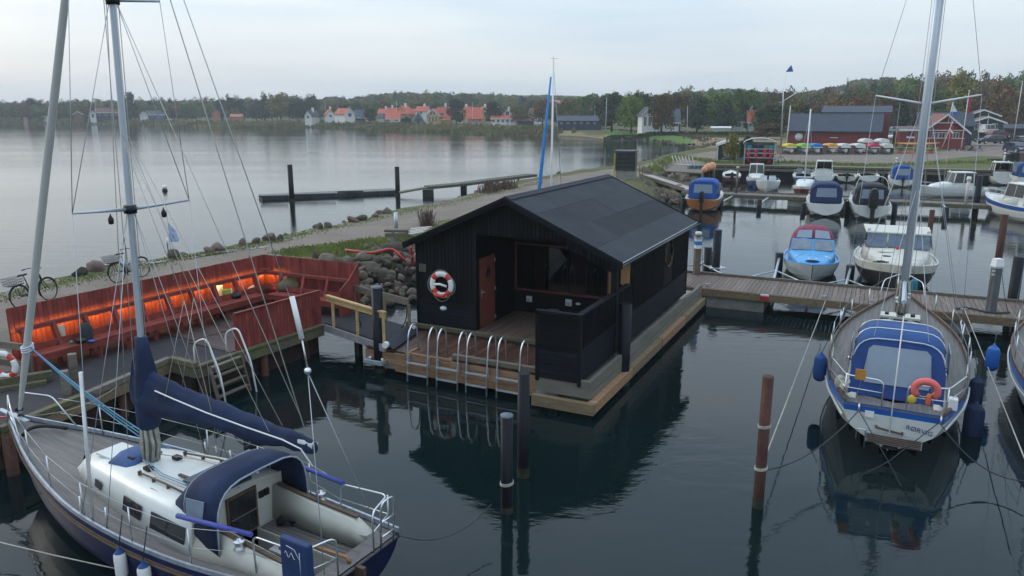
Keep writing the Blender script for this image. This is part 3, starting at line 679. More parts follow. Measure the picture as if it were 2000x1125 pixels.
for y in (o0 - .03, o1):
    for sgn in (-1, 1):
        a = (W_ / 2, y, ZR - .02); b = (W_ / 2 + sgn * (tot + .02), y, ZE - .02)
        MB().slab([(a[0], y, a[2] + .04), (b[0], y, b[2] + .04), (b[0], y, b[2] - .14), (a[0], y, a[2] - .14)], (0, .03, 0)).build('bargeboard', M_BLACKWOOD, rf)
        MB().slab([(a[0], y - .025, a[2] + .05), (b[0], y - .025, b[2] + .05), (b[0], y - .025, b[2] - .03), (a[0], y - .025, a[2] - .03)], (0, .024, 0)).build('rake_trim', M_BLACKLOW, rf)
mb = MB(); g_ = []
for t in [pi + pi * i / 6 for i in range(7)]: g_.append((W_ + EX + .045 + .055 * cos(t), ZE - .03 + .055 * sin(t)))
mb.loft([[(x, y, z) for x, z in g_] + [(x, y, z + .008) for x, z in g_[::-1]] for y in (o0, o1)]); mb.build('gutter', mat('dark_gutter', (.06, .065, .07), .4, var=.1), rf)
MB().b2(W_ + EX - .01, W_ + EX + .01, o0, o1, ZE - .02, ZE + .0).build('eave_trim', M_GALV, rf)
# small fittings
lamp_m = mat('bulkhead_lamp_glass', (.55, .60, .60), .3, var=.05)
mb = MB(); mb.lathe([(.09, 0), (.085, .05), (.05, .09), (.001, .1)], (0, 0, 0), 14, axis='Y'); 
for i, v in enumerate(mb.v): mb.v[i] = (v[0] * 1.15, -v[1], v[2] * .75)
lm = mb.mesh('wall_lamp', lamp_m); piece(lm, 'wall_lamp', house, (.9, .0, 1.43)); piece(lm, 'wall_lamp', house, (4.05, 2.49, 1.35), scale=(.8, .8, .6))
piece(lm, 'wall_lamp', house, (6.03, 6.45, 3.02), scale=(.4, .4, .4))
vt = MB().b2(-.11, .11, -.02, .0, -.11, .11).build('vent_grille', mat('vent_metal', (.16, .15, .13), .6), house); vt.location = (.22, .0, 2.55)
mb = MB()
for k in range(5): mb.b2(-.09, .09, -.03, -.02, -.09 + k * .042, -.075 + k * .042)
mb.build('louvre', M_BLACKLOW, vt)
for (x, z, s) in ((2.45, 1.33, .09), (3.75, 1.36, .10)):
    so = MB().b2(-s, s, -.05, 0, -s, s).build('power_socket', mat('white_socket_plastic', (.55, .55, .57), .4), house, bevel=.01); so.location = (x, 2.48, z)
    mb = MB(); mb.b2(-s * .7, s * .7, -.065, -.05, -s * .7, s * .1); mb.build('socket_lid', mat('grey_socket_plastic', (.32, .33, .36), .4), so)
# life ring on the wall
def lifering(name, label, loc, rz, rx, rad=.30, tr=.075, m1=None, m2=None, open_ang=None, rope=True):
    t_ = thing(name, label, 'life ring', loc, rz)
    m1 = m1 or M_RINGW; m2 = m2 or M_ORANGE
    n = 40
    for part, nm, mm in ((0, 'white_section', m1), (1, 'red_band', m2)):
        for q in range(4):
            c0 = q * pi / 2 + (pi / 4 if part else 0) - (.26 if part else .527)
            w = .52 if part else 1.054
            rings = []
            for i in range(9):
                a = c0 + w * i / 8; ring = []
                for j in range(10):
                    b = 2 * pi * j / 10; rr_ = rad + (tr + (.003 if part else 0)) * cos(b); y = -(tr * .7) * sin(b)
                    ring.append((rr_ * cos(a), y, rr_ * sin(a)))
                rings.append(ring)
            MB().loft(rings).build(nm, mm, t_)
    if rope:
        mb = MB()
        for q in range(4):
            a0 = q * pi / 2 + pi / 4; a1 = a0 + pi / 2
            pts = []
            for i in range(9):
                a = a0 + (a1 - a0) * i / 8; rr_ = rad + tr + .06 * sin(pi * i / 8) - (.0)
                pts.append((rr_ * cos(a), -.02, rr_ * sin(a) - .03 * sin(pi * i / 8)))
            mb.tube(pts, .008, 5)
        mb.build('grab_line', M_ROPEW, t_)
    return t_
hx = HO[0] + .9 * cos(HRZ) + .06 * sin(HRZ) * 0; hy = HO[1] + .9 * sin(HRZ)
off = Vector((sin(-HRZ) * -.08, -cos(HRZ) * .08, 0))
lr = lifering('life_ring', 'red and white life ring hanging on the black house wall left of the red door', (hx + off.x, hy + off.y, 2.14), HRZ, 0, .31, .085)
mb = MB(); mb.tube([(-.2, -.08, .0), (0, -.1, .03), (.2, -.08, -.02)], .035, 7); mb.build('throw_bag', M_RINGW, lr)
mb = MB(); mb.tube(bez((-.18, -.1, -.26), (0, -.13, -.36), (.16, -.1, -.27), 6), .05, 7); mb.build('throw_line_pouch', M_ORANGE, lr)

# ================================================================ PILES
def pile(x, y, top, m, label, r_=.155, cap=True, name='mooring_pile', bands=(), group=None):
    p = thing(name, label, 'mooring pile', (x, y, 0), 0, group)
    MB().cyl(0, 0, -1.2, top, r_, 20).build('shaft', m, p)
    MB().lathe([(r_ + .004, -.3), (r_ + .006, .16 + .05 * sin(x * 9))], (0, 0, 0), 20).build('algae_band', mat('algae_growth', (.018, .022, .010), .8, var=.5, scale=9, bump=.5, bscale=20), p)
    if cap: MB().lathe([(r_ + .006, top - .015), (r_ + .006, top + .012), (.001, top + .03)], (0, 0, 0), 20).build('cap', M_CAP, p)
    for z in bands:
        mb = MB()
        for k in range(3): mb.tube([((r_ + .012) * cos(t), (r_ + .012) * sin(t), z + k * .02 + .015 * cos(t)) for t in [2 * pi * i / 16 for i in range(16)]], .008, 5, closed=True)
        mb.build('rope_turns', M_ROPEW, p)
    return p
def pile_px(px, pyb, pyt, m, label, z=0.0, **k):
    x, y = G(px, pyb, z); return pile(x, y, ZH(x, y, pyt) - (.03 if k.get('cap', True) else 0), m, label, **k)
p1 = pile(-3.6, 19.63, 2.37, M_PILE, 'black pile with pale cap at the raft corner beside the gangway', .15)
p2 = pile(.97, 17.36, 2.33, M_PILE, 'black pile against the porch parapet of the house', .155, cap=False)
p3 = pile(2.88, 18.62, 2.18, M_PILE, 'black pile standing midway along the right side of the house', .165, cap=False)
p4 = pile_px(990, 1000, 808, M_PILE, 'free standing black pile with yellow rope rings in front of the ladders', z=.0, r_=.105, bands=(.55,))
p5 = pile_px(1022, 930, 728, M_PILE, 'dark pile close behind the free standing black one', z=.0, r_=.115, cap=False)
p6 = pile_px(1480, 990, 735, M_RUST, 'tall rusty brown pile with rope rings in open water', z=.0, r_=.095, cap=False, bands=(1.55, .75))
p7 = pile(8.42, 30.70, 2.20, M_PILE, 'black pile with steel foot on the dock near the house corner', .165, cap=False)
p7b = pile(8.25, 31.4, 1.35, M_PILE, 'short black pile behind the dock beside the power post', .16, cap=False)
p8 = pile(16.93, 24.85, 2.2, M_PILE, 'black pile on the dock at the right picture edge', .17, cap=False)
pile(-9.62, 63.95, 2.40, M_PILE, 'right hand black pile of the far bathing pontoon in the bay', .2, cap=False, group=None)
pile(-17.35, 59.77, 2.85, M_PILE, 'left hand black pile of the far bathing pontoon in the bay', .2, cap=False)
# galvanised pile guides on the raft
for (u, v) in ((.02, -1.95), (5.12, -1.92)):
    g1 = thing('pile_guide', 'galvanised steel pile guide on the raft ' + ('by the gangway' if u < 1 else 'corner by the parapet'), 'pile guide', (HO[0] + u * cos(HRZ) - (v) * sin(HRZ), HO[1] + u * sin(HRZ) + v * cos(HRZ), .34), HRZ)
    mb = MB(); s = .27
    for a, b in (((-s, -s), (s, -s)), ((s, -s), (s, s)), ((s, s), (-s, s)), ((-s, s), (-s, -s))): mb.beam((*a, 0), (*b, 0), .06, .12)
    mb.build('frame', M_GALV, g1, bevel=.01)
    MB().b2(-.1, .75, .1, .28, -.05, .02).build('arm', M_GALV, g1)
    for a in (-1, 1):
        mb = MB(); mb.cyl(a * .2, -.14, .03, .10, .035, 8); mb.build('roller', M_RINGW, g1)
g3 = thing('pile_guide', 'steel collar with white rollers round the dock pile', 'pile guide', (8.42, 30.70, .62))
mb = MB(); mb.b2(-.3, .3, -.34, .3, 0, .03); mb.build('plate', M_GALV, g3)
for a in (-1, 1): MB().ball((a * .25, -.28, .05), .07, 8, 5, sq=(1, 1, .6)).build('roller', M_RINGW, g3)
# ================================================================ RED BATHING TERRACE
FA, FB, FC = Vector((-11.9, 17.25)), Vector((-8.05, 24.17)), Vector((-4.72, 22.70))
ZT, ZD = 2.40, 0.90
deck = tag(bpy.data.objects.new('bathing_deck', None), 'dark felt topped timber bathing deck below the red fence, with mossy edges', 'deck'); COL.objects.link(deck)
FE = [G(-90, 850, ZD), G(0, 843, ZD), G(160, 778, ZD), G(333, 703, ZD), G(385, 716, ZD), G(462, 690, ZD), G(632, 634, ZD)]
outer = [tuple(FA + Vector((-.9, -1.6))), tuple(FA), tuple(FB), tuple(FC)]
far_pts = [G(633, 632, ZD), G(676, 612, ZD)]
poly = [FE[0], FE[1], FE[2], FE[3], FE[4], FE[5], FE[6], far_pts[1], tuple(FC), tuple(FB), tuple(FA), tuple(FA + Vector((-.9, -1.6)))]
MB().prism(poly, ZD - .06, ZD).build('deck_surface', M_ASPHALT, deck)
# edge timbers
def tim(a, b, z0, z1, w, m, nm='edge_timber', par=deck):
    a = Vector(a); b = Vector(b); zc_ = (z0 + z1) / 2
    return MB().beam((a.x, a.y, zc_), (b.x, b.y, zc_), w, z1 - z0).build(nm, m, par, bevel=.01)
for i in range(len(FE) - 1):
    a, b = Vector(FE[i]), Vector(FE[i + 1]); n_ = max(1, int((b - a).length / 2.4))
    for k in range(n_):
        p, q = a.lerp(b, k / n_), a.lerp(b, (k + 1) / n_ - .012)
        tim(p, q, ZD - .04, ZD + .10 if i not in (4, 5) else ZD + .03, .16, M_MOSSW if i != 2 else M_GREYW)
        tim(p, q, ZD - .30, ZD - .06, .10, M_PINEY if i in (1, 2) else M_MOSSW, 'side_timber')
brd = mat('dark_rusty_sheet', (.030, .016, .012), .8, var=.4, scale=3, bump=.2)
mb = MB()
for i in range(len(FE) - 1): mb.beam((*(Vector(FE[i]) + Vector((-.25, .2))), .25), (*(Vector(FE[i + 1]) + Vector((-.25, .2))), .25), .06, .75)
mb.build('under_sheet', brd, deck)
for px, py in ((20, 846), (240, 744), (333, 703), (400, 712), (520, 672), (600, 643)):
    x, y = G(px, py, ZD); MB().cyl(x - .12, y + .08, -1, ZD - .1, .11, 10).build('support_pile', M_RUST, deck)
# worn board walk part of the deck (brown planks nearer the house)
Wa, Wb = Vector(G(455, 688, ZD)), Vector(G(626, 632, ZD)); wd = (Wb - Wa).normalized(); wn_ = Vector((-wd.y, wd.x))
planks = MB().b2(-.06, .06, -1.65, 0, 0, .02).mesh('deck_plank', mat('damp_old_plank', (.062, .041, .037), .55, var=.3, scale=1.5, fine=.2, fscale=18, stretch=(10, .6, 10), bump=.2, rnd=.25))
t = .0
while t < (Wb - Wa).length:
    p = Wa + wd * t; piece(planks, 'deck_plank', deck, (p.x, p.y, ZD + .004), atan2(wd.y, wd.x) + pi); t += .13
t = .2
while t < 3.3:
    for rowi in (1,):
        p = Wa + wd * t + wn_ * 1.7; piece(planks, 'deck_plank', deck, (p.x, p.y, ZD + .003), atan2(wd.y, wd.x) + pi)
    t += .13
# ---- the long red fence
def red_run(name, label, A, B, inward, z0, z1, sections, lit, bench=True, post_step=None):
    f = thing(name, label, 'fence'); d = (B - A); Ln = d.length; d = d / Ln; n = Vector(inward)
    ang = atan2(d.y, d.x); m_ = MB().b2(-.054, .054, -.011, .011, 0, 1).mesh('slat', M_RED); t = .06
    while t < Ln:
        p = A + d * t; piece(m_, 'slat', f, (p.x, p.y, z0), ang, (1, 1, z1 - z0 + R.uniform(-.004, .004))); t += .117
    def rail(z, h, w, offn, nm='rail', a=0., b=None, tilt=0.0):
        b = Ln if b is None else b; p, q = A + d * a + n * offn, A + d * b + n * (offn)
        return MB().beam((p.x, p.y, z), (q.x, q.y, z), w, h).build(nm, M_RED, f)
    mb = MB(); p, q = A, B; mb.beam((p.x - n.x * .03, p.y - n.y * .03, (z0 + z1) / 2), (q.x - n.x * .03, q.y - n.y * .03, (z0 + z1) / 2), .02, z1 - z0 - .05); mb.build('backing', M_RED, f)
    if bench:
        zr_ = z1 - .50
        rail(zr_, .10, .13, .30, 'shelf_rail'); rail(zr_ - .42, .14, .04, .50, 'back_rail'); rail(zr_ - .58, .12, .04, .53, 'back_rail')
        rail(1.36, .035, .13, .62, 'seat_board'); rail(1.36, .035, .13, .76, 'seat_board'); rail(1.36, .035, .13, .90, 'seat_board'); rail(1.27, .13, .03, .95, 'seat_apron')
        rail(zr_ - .12, .03, .04, .02, 'inner_rail')
        t = 0.0; step = Ln / sections
        for k in range(sections + 1):
            p = A + d * min(max(t, .06), Ln - .06)
            MB().slab([(p.x + n.x * .22, p.y + n.y * .22, zr_ + .05), (p.x + n.x * .36, p.y + n.y * .36, zr_ + .05), (p.x + n.x * .60, p.y + n.y * .60, 1.34), (p.x + n.x * .42, p.y + n.y * .42, 1.34)], (d.x * .09, d.y * .09, 0)).build('bench_post', M_RED, f)
            q = p + n * .88; MB().beam((q.x, q.y, ZD), (q.x, q.y, 1.34), .07, .09).build('bench_leg', M_RED, f)
            q = p + n * .5; MB().beam((q.x, q.y, ZD), (q.x, q.y, 1.34), .07, .09).build('bench_leg', M_RED, f)
            t += step
        for k in lit:      # LED strips tucked under the shelf rail, lighting the slats behind
            a, b = A + d * (k * step + .16) + n * .25, A + d * ((k + 1) * step - .07) + n * .25
            le = bpy.data.lights.new('led_strip', 'AREA'); le.shape = 'RECTANGLE'; le.size = (b - a).length; le.size_y = .03; le.energy = 3.6; le.color = (1.0, .55, .10)
            lo = bpy.data.objects.new('led_strip', le); COL.objects.link(lo); lo.parent = f; mid = (a + b) / 2; lo.location = (mid.x, mid.y, zr_ - .075)
            lo.rotation_euler = (0, 0, ang); 
            v_ = Vector((-n.x * .9, -n.y * .9, -.42)); lo.rotation_euler = (-v_).to_track_quat('Z', 'Y').to_euler()
            X_ = Vector((d.x, d.y, 0)); Z_ = -v_.normalized(); Y_ = Z_.cross(X_).normalized(); Mx = Matrix((X_, Y_, Z_)).transposed(); lo.rotation_euler = Mx.to_euler()
            MB().beam((a.x, a.y, zr_ - .06), (b.x, b.y, zr_ - .06), .03, .012).build('led_channel', mat('led_strip_glow', (.8, .4, .15), .5, emit=(1.0, .42, .10), estr=.55), f)
    return f
nL = Vector((FB.y - FA.y, -(FB.x - FA.x))).normalized(); nR = Vector((FC.y - FB.y, -(FC.x - FB.x))).normalized()
fence_l = red_run('red_fence', 'long red slatted fence with built in bench and glowing orange lights along the path', FA, FB, nL, ZD - .15, ZT, 10, range(0, 10))
fence_r = red_run('red_fence', 'short red slatted fence with bench running from the corner towards the gangway', FB, FC, nR, ZD - .15, ZT, 4, (0,))
mb = MB(); q = FC + nR * .9; mb.beam((FC.x + .02, FC.y, (ZD + 2.1) / 2), (q.x + .02, q.y, (ZD + 1.9) / 2), .04, .01)
epn = MB().slab([(FC.x, FC.y, ZD - .4), (FC.x + nR.x * .98, FC.y + nR.y * .98, ZD - .05), (FC.x + nR.x * .98, FC.y + nR.y * .98, 1.75), (FC.x + nR.x * .5, FC.y + nR.y * .5, 2.0), (FC.x, FC.y, ZT)], (.03, -.013, 0)).build('end_panel', M_RED, fence_r)
# low red screen in front
Sa, Sb = Vector(G(463, 687, ZD)), Vector(G(628, 633, ZD)); ns = Vector((Sb.y - Sa.y, -(Sb.x - Sa.x))).normalized()
scr = red_run('red_screen', 'low red slatted screen standing at the front edge of the bathing deck', Sa + ns * -.02, Sb + ns * -.02, ns, ZD + .02, ZD + 1.0, 1, (), bench=False)
scr['category'] = 'screen'
MB().beam((Sa.x, Sa.y, ZD + 1.01), (Sb.x, Sb.y, ZD + 1.01), .08, .03).build('top_rail', M_RED, scr)
# grey rail corner with life ring at far left
rl_ = thing('deck_railing', 'weathered grey timber railing on the deck at the left picture edge', 'railing')
ra, rb_ = G(-40, 735, ZD), G(58, 733, ZD)
for (px, py, tp) in ((62, 735, 670), (-30, 720, 655)):
    x, y = G(px, py, ZD); MB().beam((x, y, ZD), (x, y, ZH(x, y, tp)), .11, .11).build('post', M_GREYW, rl_)
x1, y1 = G(62, 735, ZD); x0, y0 = G(-30, 720, ZD)
for z in (1.62, 1.18): MB().beam((x0 - .05, y0 - .07, z), (x1 + .03, y1 - .07, z), .045, .16).build('rail', M_GREYW, rl_)
x2, y2 = G(-60, 790, ZD); x3, y3 = G(62, 742, ZD)
MB().beam((x2 - 1, y2 + .3, ZD + .12), (x3 + .5, y3, ZD + .12), .18, .22).build('kerb_timber', M_MOSSW, rl_)
MB().beam((x2 - 1, y2 + .05, ZD + .03), (x3 + .5, y3 - .25, ZD + .03), .16, .12).build('kerb_timber', M_MOSSW, rl_)
xx, yy = G(10, 716, 1.35)
lifering('life_ring', 'red and white life ring on the grey timber railing at the left edge', (xx, yy, 1.38), radians(-12), 0, .27, .075)
for nm, px, pb, tp, lab in (('mooring_post', 150, 762, 691, 'square grey mooring post on the bathing deck edge'), ('mooring_post', 131, 770, 724, 'short square stump beside the grey mooring post')):
    x, y = G(px, pb, ZD); h = ZH(x, y, tp); o = thing(nm, lab, 'post', (x, y, 0), .5)
    MB().beam((0, 0, ZD - .6), (0, 0, h), .17, .17).build('shaft', M_GREYW, o, bevel=.012)
# swim ladder with wide steps in the notch of the deck
LQ = thing('swim_ladder', 'aluminium swim ladder with flat steps on the red screen side of the bathing deck', 'ladder')
La, Lb = Vector(G(402, 716, ZD)), Vector(G(463, 693, ZD)); ld_ = (Lb - La).normalized(); ln_ = Vector((ld_.y, -ld_.x))
mb = MB()
for P_ in (La, Lb):
    b0 = P_ - ln_ * .35
    mb.tube(arc_path([(b0.x, b0.y, ZD), (b0.x, b0.y, ZD + .55), (P_.x + ln_.x * .1, P_.y + ln_.y * .1, ZD + .75), (P_.x + ln_.x * .45, P_.y + ln_.y * .45, ZD - .1), (P_.x + ln_.x * .62, P_.y + ln_.y * .62, -.4)], .2, 6), .022, 8)
mb.build('handrail', M_RINGW, LQ)
for P_ in (La, Lb): MB().beam((P_.x + ln_.x * .12, P_.y + ln_.y * .12, ZD + .02), (P_.x + ln_.x * .42, P_.y + ln_.y * .42, -.3), .05, .08).build('stringer', M_GREYW, LQ)
for k in range(5):
    z = ZD - .02 - k * .24; o_ = .13 + k * .062; MB().beam((La.x + ln_.x * o_, La.y + ln_.y * o_, z), (Lb.x + ln_.x * o_, Lb.y + ln_.y * o_, z), .13, .03, ).build('step', M_GREYW if k < 4 else M_MOSSW, LQ)
# ---- things lying on the bench
def on_bench(px, py, z=1.38): return G(px, py, z)
x, y = on_bench(122, 668); o = thing('paper_bag', 'tall cream paper bag standing on the red bench', 'bag', (x, y, 1.378), .4)
mb = MB(); mb.loft([[(-.09, -.06, 0), (.09, -.06, 0), (.09, .06, 0), (-.09, .06, 0)], [(-.10, -.06, .42), (.085, -.06, .44), (.085, .055, .43), (-.10, .055, .41)]], smooth=False); mb.build('bag_body', mat('cream_paper', (.50, .43, .33), .8, var=.1), o)
x, y = on_bench(170, 664); o = thing('backpack', 'dark grey backpack leaning on the red bench', 'backpack', (x, y, 1.378), .6)
mb = MB(); mb.loft([[(a * cos(t), .6 * a * sin(t), z) for t in [2 * pi * i / 10 for i in range(10)]] for a, z in ((.12, 0), (.16, .08), (.15, .3), (.11, .42), (.03, .45))]); mb.build('bag_body', mat('charcoal_fabric', (.035, .037, .04), .85, var=.3), o)
mb = MB(); mb.tube(bez((-.05, .02, .43), (0, .02, .56), (.05, .02, .43)), .012, 5); mb.build('handle', M_BLACK, o)
x, y = on_bench(158, 670); o = thing('swim_bag', 'black swim bag with green and blue cups spilled beside the grey backpack', 'bag', (x, y, 1.378))
MB().ball((0, 0, .07), .14, 10, 6, sq=(1.2, .8, .5)).build('bag_body', M_BLACK, o); MB().ball((.22, .06, .035), .06, 8, 5, sq=(1.8, .8, .6)).build('towel_end', M_BLUE, o); MB().ball((-.2, -.06, .04), .05, 8, 5).build('cup', mat('green_cup', (.03, .2, .12), .5), o)
x, y = on_bench(431, 583); o = thing('shopping_bag', 'white and lime green shopping bags standing on the red bench', 'bag', (x, y, 1.378), .5)
MB().box((0, 0, .2), (.17, .13, .40)).build('white_bag', M_RINGW, o, bevel=.01); MB().box((.17, -.12, .15), (.24, .12, .30)).build('green_bag', mat('lime_green_print', (.30, .36, .06), .7, var=.2), o, bevel=.01); MB().box((.31, -.10, .15), (.05, .10, .28)).build('bag_side', M_RINGW, o)
x, y = on_bench(459, 582); o = tag(MB().ball((0, 0, 0), .2, 10, 6, sq=(1.1, .7, .5)).build('black_bag', M_BLACK), 'small black bag slumped beside the green shopping bag', 'bag'); o.location = (x, y, 1.46)
def heap(name, label, cat, px, py, z, s, m, seed, sq=(1.3, .8, .5)):
    r_ = random.Random(seed); x, y = G(px, py, z); mb = MB(); mb.ball((0, 0, 0), s, 14, 8, sq=sq)
    mb.v = [(a + .18 * s * sin(b * 23 / s * .2 + seed), b + .15 * s * sin(a * 19 / s * .2), max(-s * .3, c * (1 + .35 * sin(a * 14 / s * .25 + seed) * cos(b * 11 / s * .25)))) for a, b, c in mb.v]
    o = tag(mb.build(name, m), label, cat); o.location = (x, y, z + s * .3); return o
strp = mat('striped_towel', (.05, .08, .2), .9, col2=(.62, .63, .66), scale=9)
heap('towel', 'blue and white striped towel crumpled on the red bench', 'towel', 498, 567, 1.38, .2, strp, 2)
heap('red_bag', 'bright red bag lying at the bench corner', 'bag', 543, 566, 1.38, .22, M_REDP, 4)
heap('towel', 'olive brown towel hanging over the bench corner', 'towel', 562, 565, 1.42, .30, mat('olive_cloth', (.12, .105, .06), .95, var=.3, scale=6), 7, sq=(1.2, .7, .9))
heap('clothes_pile', 'dark clothes heap at the inner corner of the red bench', 'clothes', 528, 560, 1.40, .16, M_BLACK, 5)
x, y = G(500, 607, 1.05); o = thing('sea_blanket', 'long brown mat draped on the deck behind the red screen', 'mat')
mb = MB(); a, b = Vector(G(425, 620, .95)), Vector(G(560, 580, .95)); rings = []
for i in range(13):
    p = a.lerp(b, i / 12); rings.append([(p.x + ns.x * w, p.y + ns.y * w, .93 + h * (1 + .3 * sin(i * 1.7))) for w, h in ((-.3, 0), (-.2, .14), (0, .2), (.2, .12), (.3, 0))])
mb.loft(rings, closed=False); mb.build('mat_cloth', mat('brown_sacking', (.13, .095, .065), .95, var=.3, scale=6, bump=.4, bscale=20), o)
x, y = G(447, 606, .92); o = tag(MB().box((0, 0, .06), (.4, .25, .12)).box((.25, .05, .05), (.2, .18, .1)).build('shoes', M_BLACK, bevel=.03), 'pair of dark shoes on the deck behind the red screen', 'shoes'); o.location = (x, y, ZD + .01)
# ================================================================ GANGWAY to the house
gw = thing('gangway', 'gangway with black rubber walkway and timber handrails between terrace and raft', 'gangway')
A0, A1, B0, B1 = Vector((*G(632, 632, .92), .92)), Vector((*G(680, 606, .92), .92)), Vector((*G(752, 672, .86), .86)), Vector((*G(800, 640, .86), .86))
MB().slab([A0, B0, B1, A1], (0, 0, .03)).build('walk_surface', M_RUBBER, gw)
e0 = (B0 - A0).normalized(); e1 = (B1 - A1).normalized()
MB().slab([B0 + Vector((0, 0, .02)), B0 + e0 * .33 + Vector((0, 0, -.10)), B1 + e1 * .33 + Vector((0, 0, -.10)), B1 + Vector((0, 0, .02))], (0, 0, .03)).build('ramp_flap', mat('blue_black_rubber', (.020, .024, .036), .5), gw)
for s_, e_ in ((A0, B0), (A1, B1)): MB().beam(s_ - Vector((0, 0, .1)), e_ - Vector((0, 0, .12)), .10, .20).build('side_beam', mat('pale_gangway_beam', (.26, .24, .25), .6), gw)
for P_ in (B0 + e0 * .1, B1 + e1 * .1):
    mb = MB(); ax = (B1 - B0).normalized(); mb.tube([P_ - ax * .03 + Vector((0, 0, .03)), P_ - ax * .16 + Vector((0, 0, .03))] if P_ == B0 + e0 * .1 else [P_ + ax * .03 + Vector((0, 0, .03)), P_ + ax * .16 + Vector((0, 0, .03))], .085, 14); mb.build('roller', M_RINGW, gw)
def railside(S, E, posts, hz, m, topw, nm):
    pts = [S.lerp(E, t) for t in posts]
    for p in pts: MB().beam(p - Vector((0, 0, .2)), p + Vector((0, 0, hz)), .075, .075).build('post', m, gw)
    a, b = S.lerp(E, posts[0] - .10), S.lerp(E, posts[-1] + .03)
    MB().beam(a + Vector((0, 0, hz + .02)), b + Vector((0, 0, hz + .02)), topw, .05).build('handrail', m, gw)
    MB().beam(a + Vector((0, 0, hz - .09)), b + Vector((0, 0, hz - .09)), .04, .12).build('guard_board', m, gw)
railside(A0, B0, (.18, .58, .99), .86, mat('yellow_timber_rail', (.40, .27, .12), .6, var=.2, scale=2, stretch=(1, 6, 6)), .11, 'near')
for z_, t0, t1 in ((.76, -.02, 1.0),):
    a, b = A1.lerp(B1, t0), A1.lerp(B1, t1); MB().beam(a + Vector((0, 0, z_)), b + Vector((0, 0, z_)), .05, .20).build('handrail', M_GREYW, gw)
for t in (.12, .62, 1.0): 
    p = A1.lerp(B1, t); MB().beam(p - Vector((0, 0, .2)), p + Vector((0, 0, .68)), .085, .085).build('post', M_PINEY, gw)
x, y = G(697, 700, 0); MB().cyl(x, y + .3, -1, .75, .12, 12).build('support_pile', M_BLACK, gw)
for a, b, c, nm in (((690, 600, 1.5), (705, 640, .9), (700, 618), 'x'), ((794, 600, 1.5), (783, 640, .95), (790, 625), 'y')):
    p = Vector((*G(a[0], a[1], a[2]), a[2])); q = Vector((*G(b[0], b[1], b[2]), b[2])); MB().tube(bez(p, (p + q) / 2 + Vector((.12, 0, -.12)), q), .018, 6).build('cable', M_BLACK, gw)
# grey bench-like timber landing + steel post on the causeway left of the roof
o = thing('timber_landing', 'grey timber landing with pale boards on the rocks left of the house roof', 'landing')
a, b, c, d_ = G(752, 452, 1.5), G(800, 452, 1.5), G(830, 447, 1.5), G(826, 462, 1.5)
MB().beam((*a, 1.55), (*b, 1.55), .5, .10).build('beam', M_GREYW, o); MB().beam((*G(752, 458, 1.4), 1.38), (*G(800, 458, 1.4), 1.38), .12, .14).build('beam', M_GREYW, o)
for k in range(4):
    p, q = G(800, 451 + k * 3.2, 1.5), G(842 - k * 5, 446 + k * 3.2, 1.5); MB().beam((*p, 1.58), (*q, 1.58), .2, .03).build('plank', mat('pale_dry_plank', (.38, .35, .33), .7, var=.15), o)
for px in (768, 796): 
    x, y = G(px, 470, 1.0); MB().beam((x, y, .3), (x, y, 1.4), .12, .12).build('leg', M_GREYW, o)
x, y = G(774, 450, 1.3); o = tag(MB().cyl(0, 0, 0, ZH(x, y, 415) - 1.3, .09, 14).build('steel_post', M_GALV), 'short galvanised steel post on the timber landing left of the roof', 'post'); o.location = (x, y, 1.3)
# red hoses over the rocks
ho = thing('red_hose', 'red flexible hose winding over the boulders behind the fence towards the house', 'hose')
pts = [(675, 489, 1.35), (700, 492, 1.35), (725, 494, 1.35), (742, 491, 1.4), (758, 487, 1.45), (770, 489, 1.4), (782, 500, 1.2), (794, 512, .9)]
P3 = [Vector((*G(*p), p[2])) for p in pts]
def smooth_path(P, n=5):
    out = []
    for i in range(len(P) - 1):
        p0, p1, p2, p3 = P[max(i - 1, 0)], P[i], P[i + 1], P[min(i + 2, len(P) - 1)]
        for k in range(n):
            t = k / n; out.append(.5 * ((2 * p1) + (-p0 + p2) * t + (2 * p0 - 5 * p1 + 4 * p2 - p3) * t * t + (-p0 + 3 * p1 - 3 * p2 + p3) * t ** 3))
    return out + [P[-1]]
MB().tube(smooth_path(P3), .05, 8).build('hose', M_REDP, ho)
MB().tube(smooth_path([p + Vector((0, -.05, .07)) for p in P3[:5]]), .012, 5).build('pale_cable', M_ROPEW, ho)
ho2 = thing('red_hose', 'two red hoses with white valve hanging at the house corner under the eave', 'hose')
for a, b in (((802, 482, 2.2), (807, 512, 1.4)), ((806, 500, 2.0), (803, 520, 1.2))):
    MB().tube([Vector((*G(*a), a[2])), Vector((*G(*b), b[2]))], .045, 8).build('hose', M_REDP, ho2)
MB().tube([Vector((*G(812, 492, 1.8), 1.8)), Vector((*G(806, 514, 1.2), 1.2))], [.02, .06], 8).build('valve', M_RINGW, ho2)

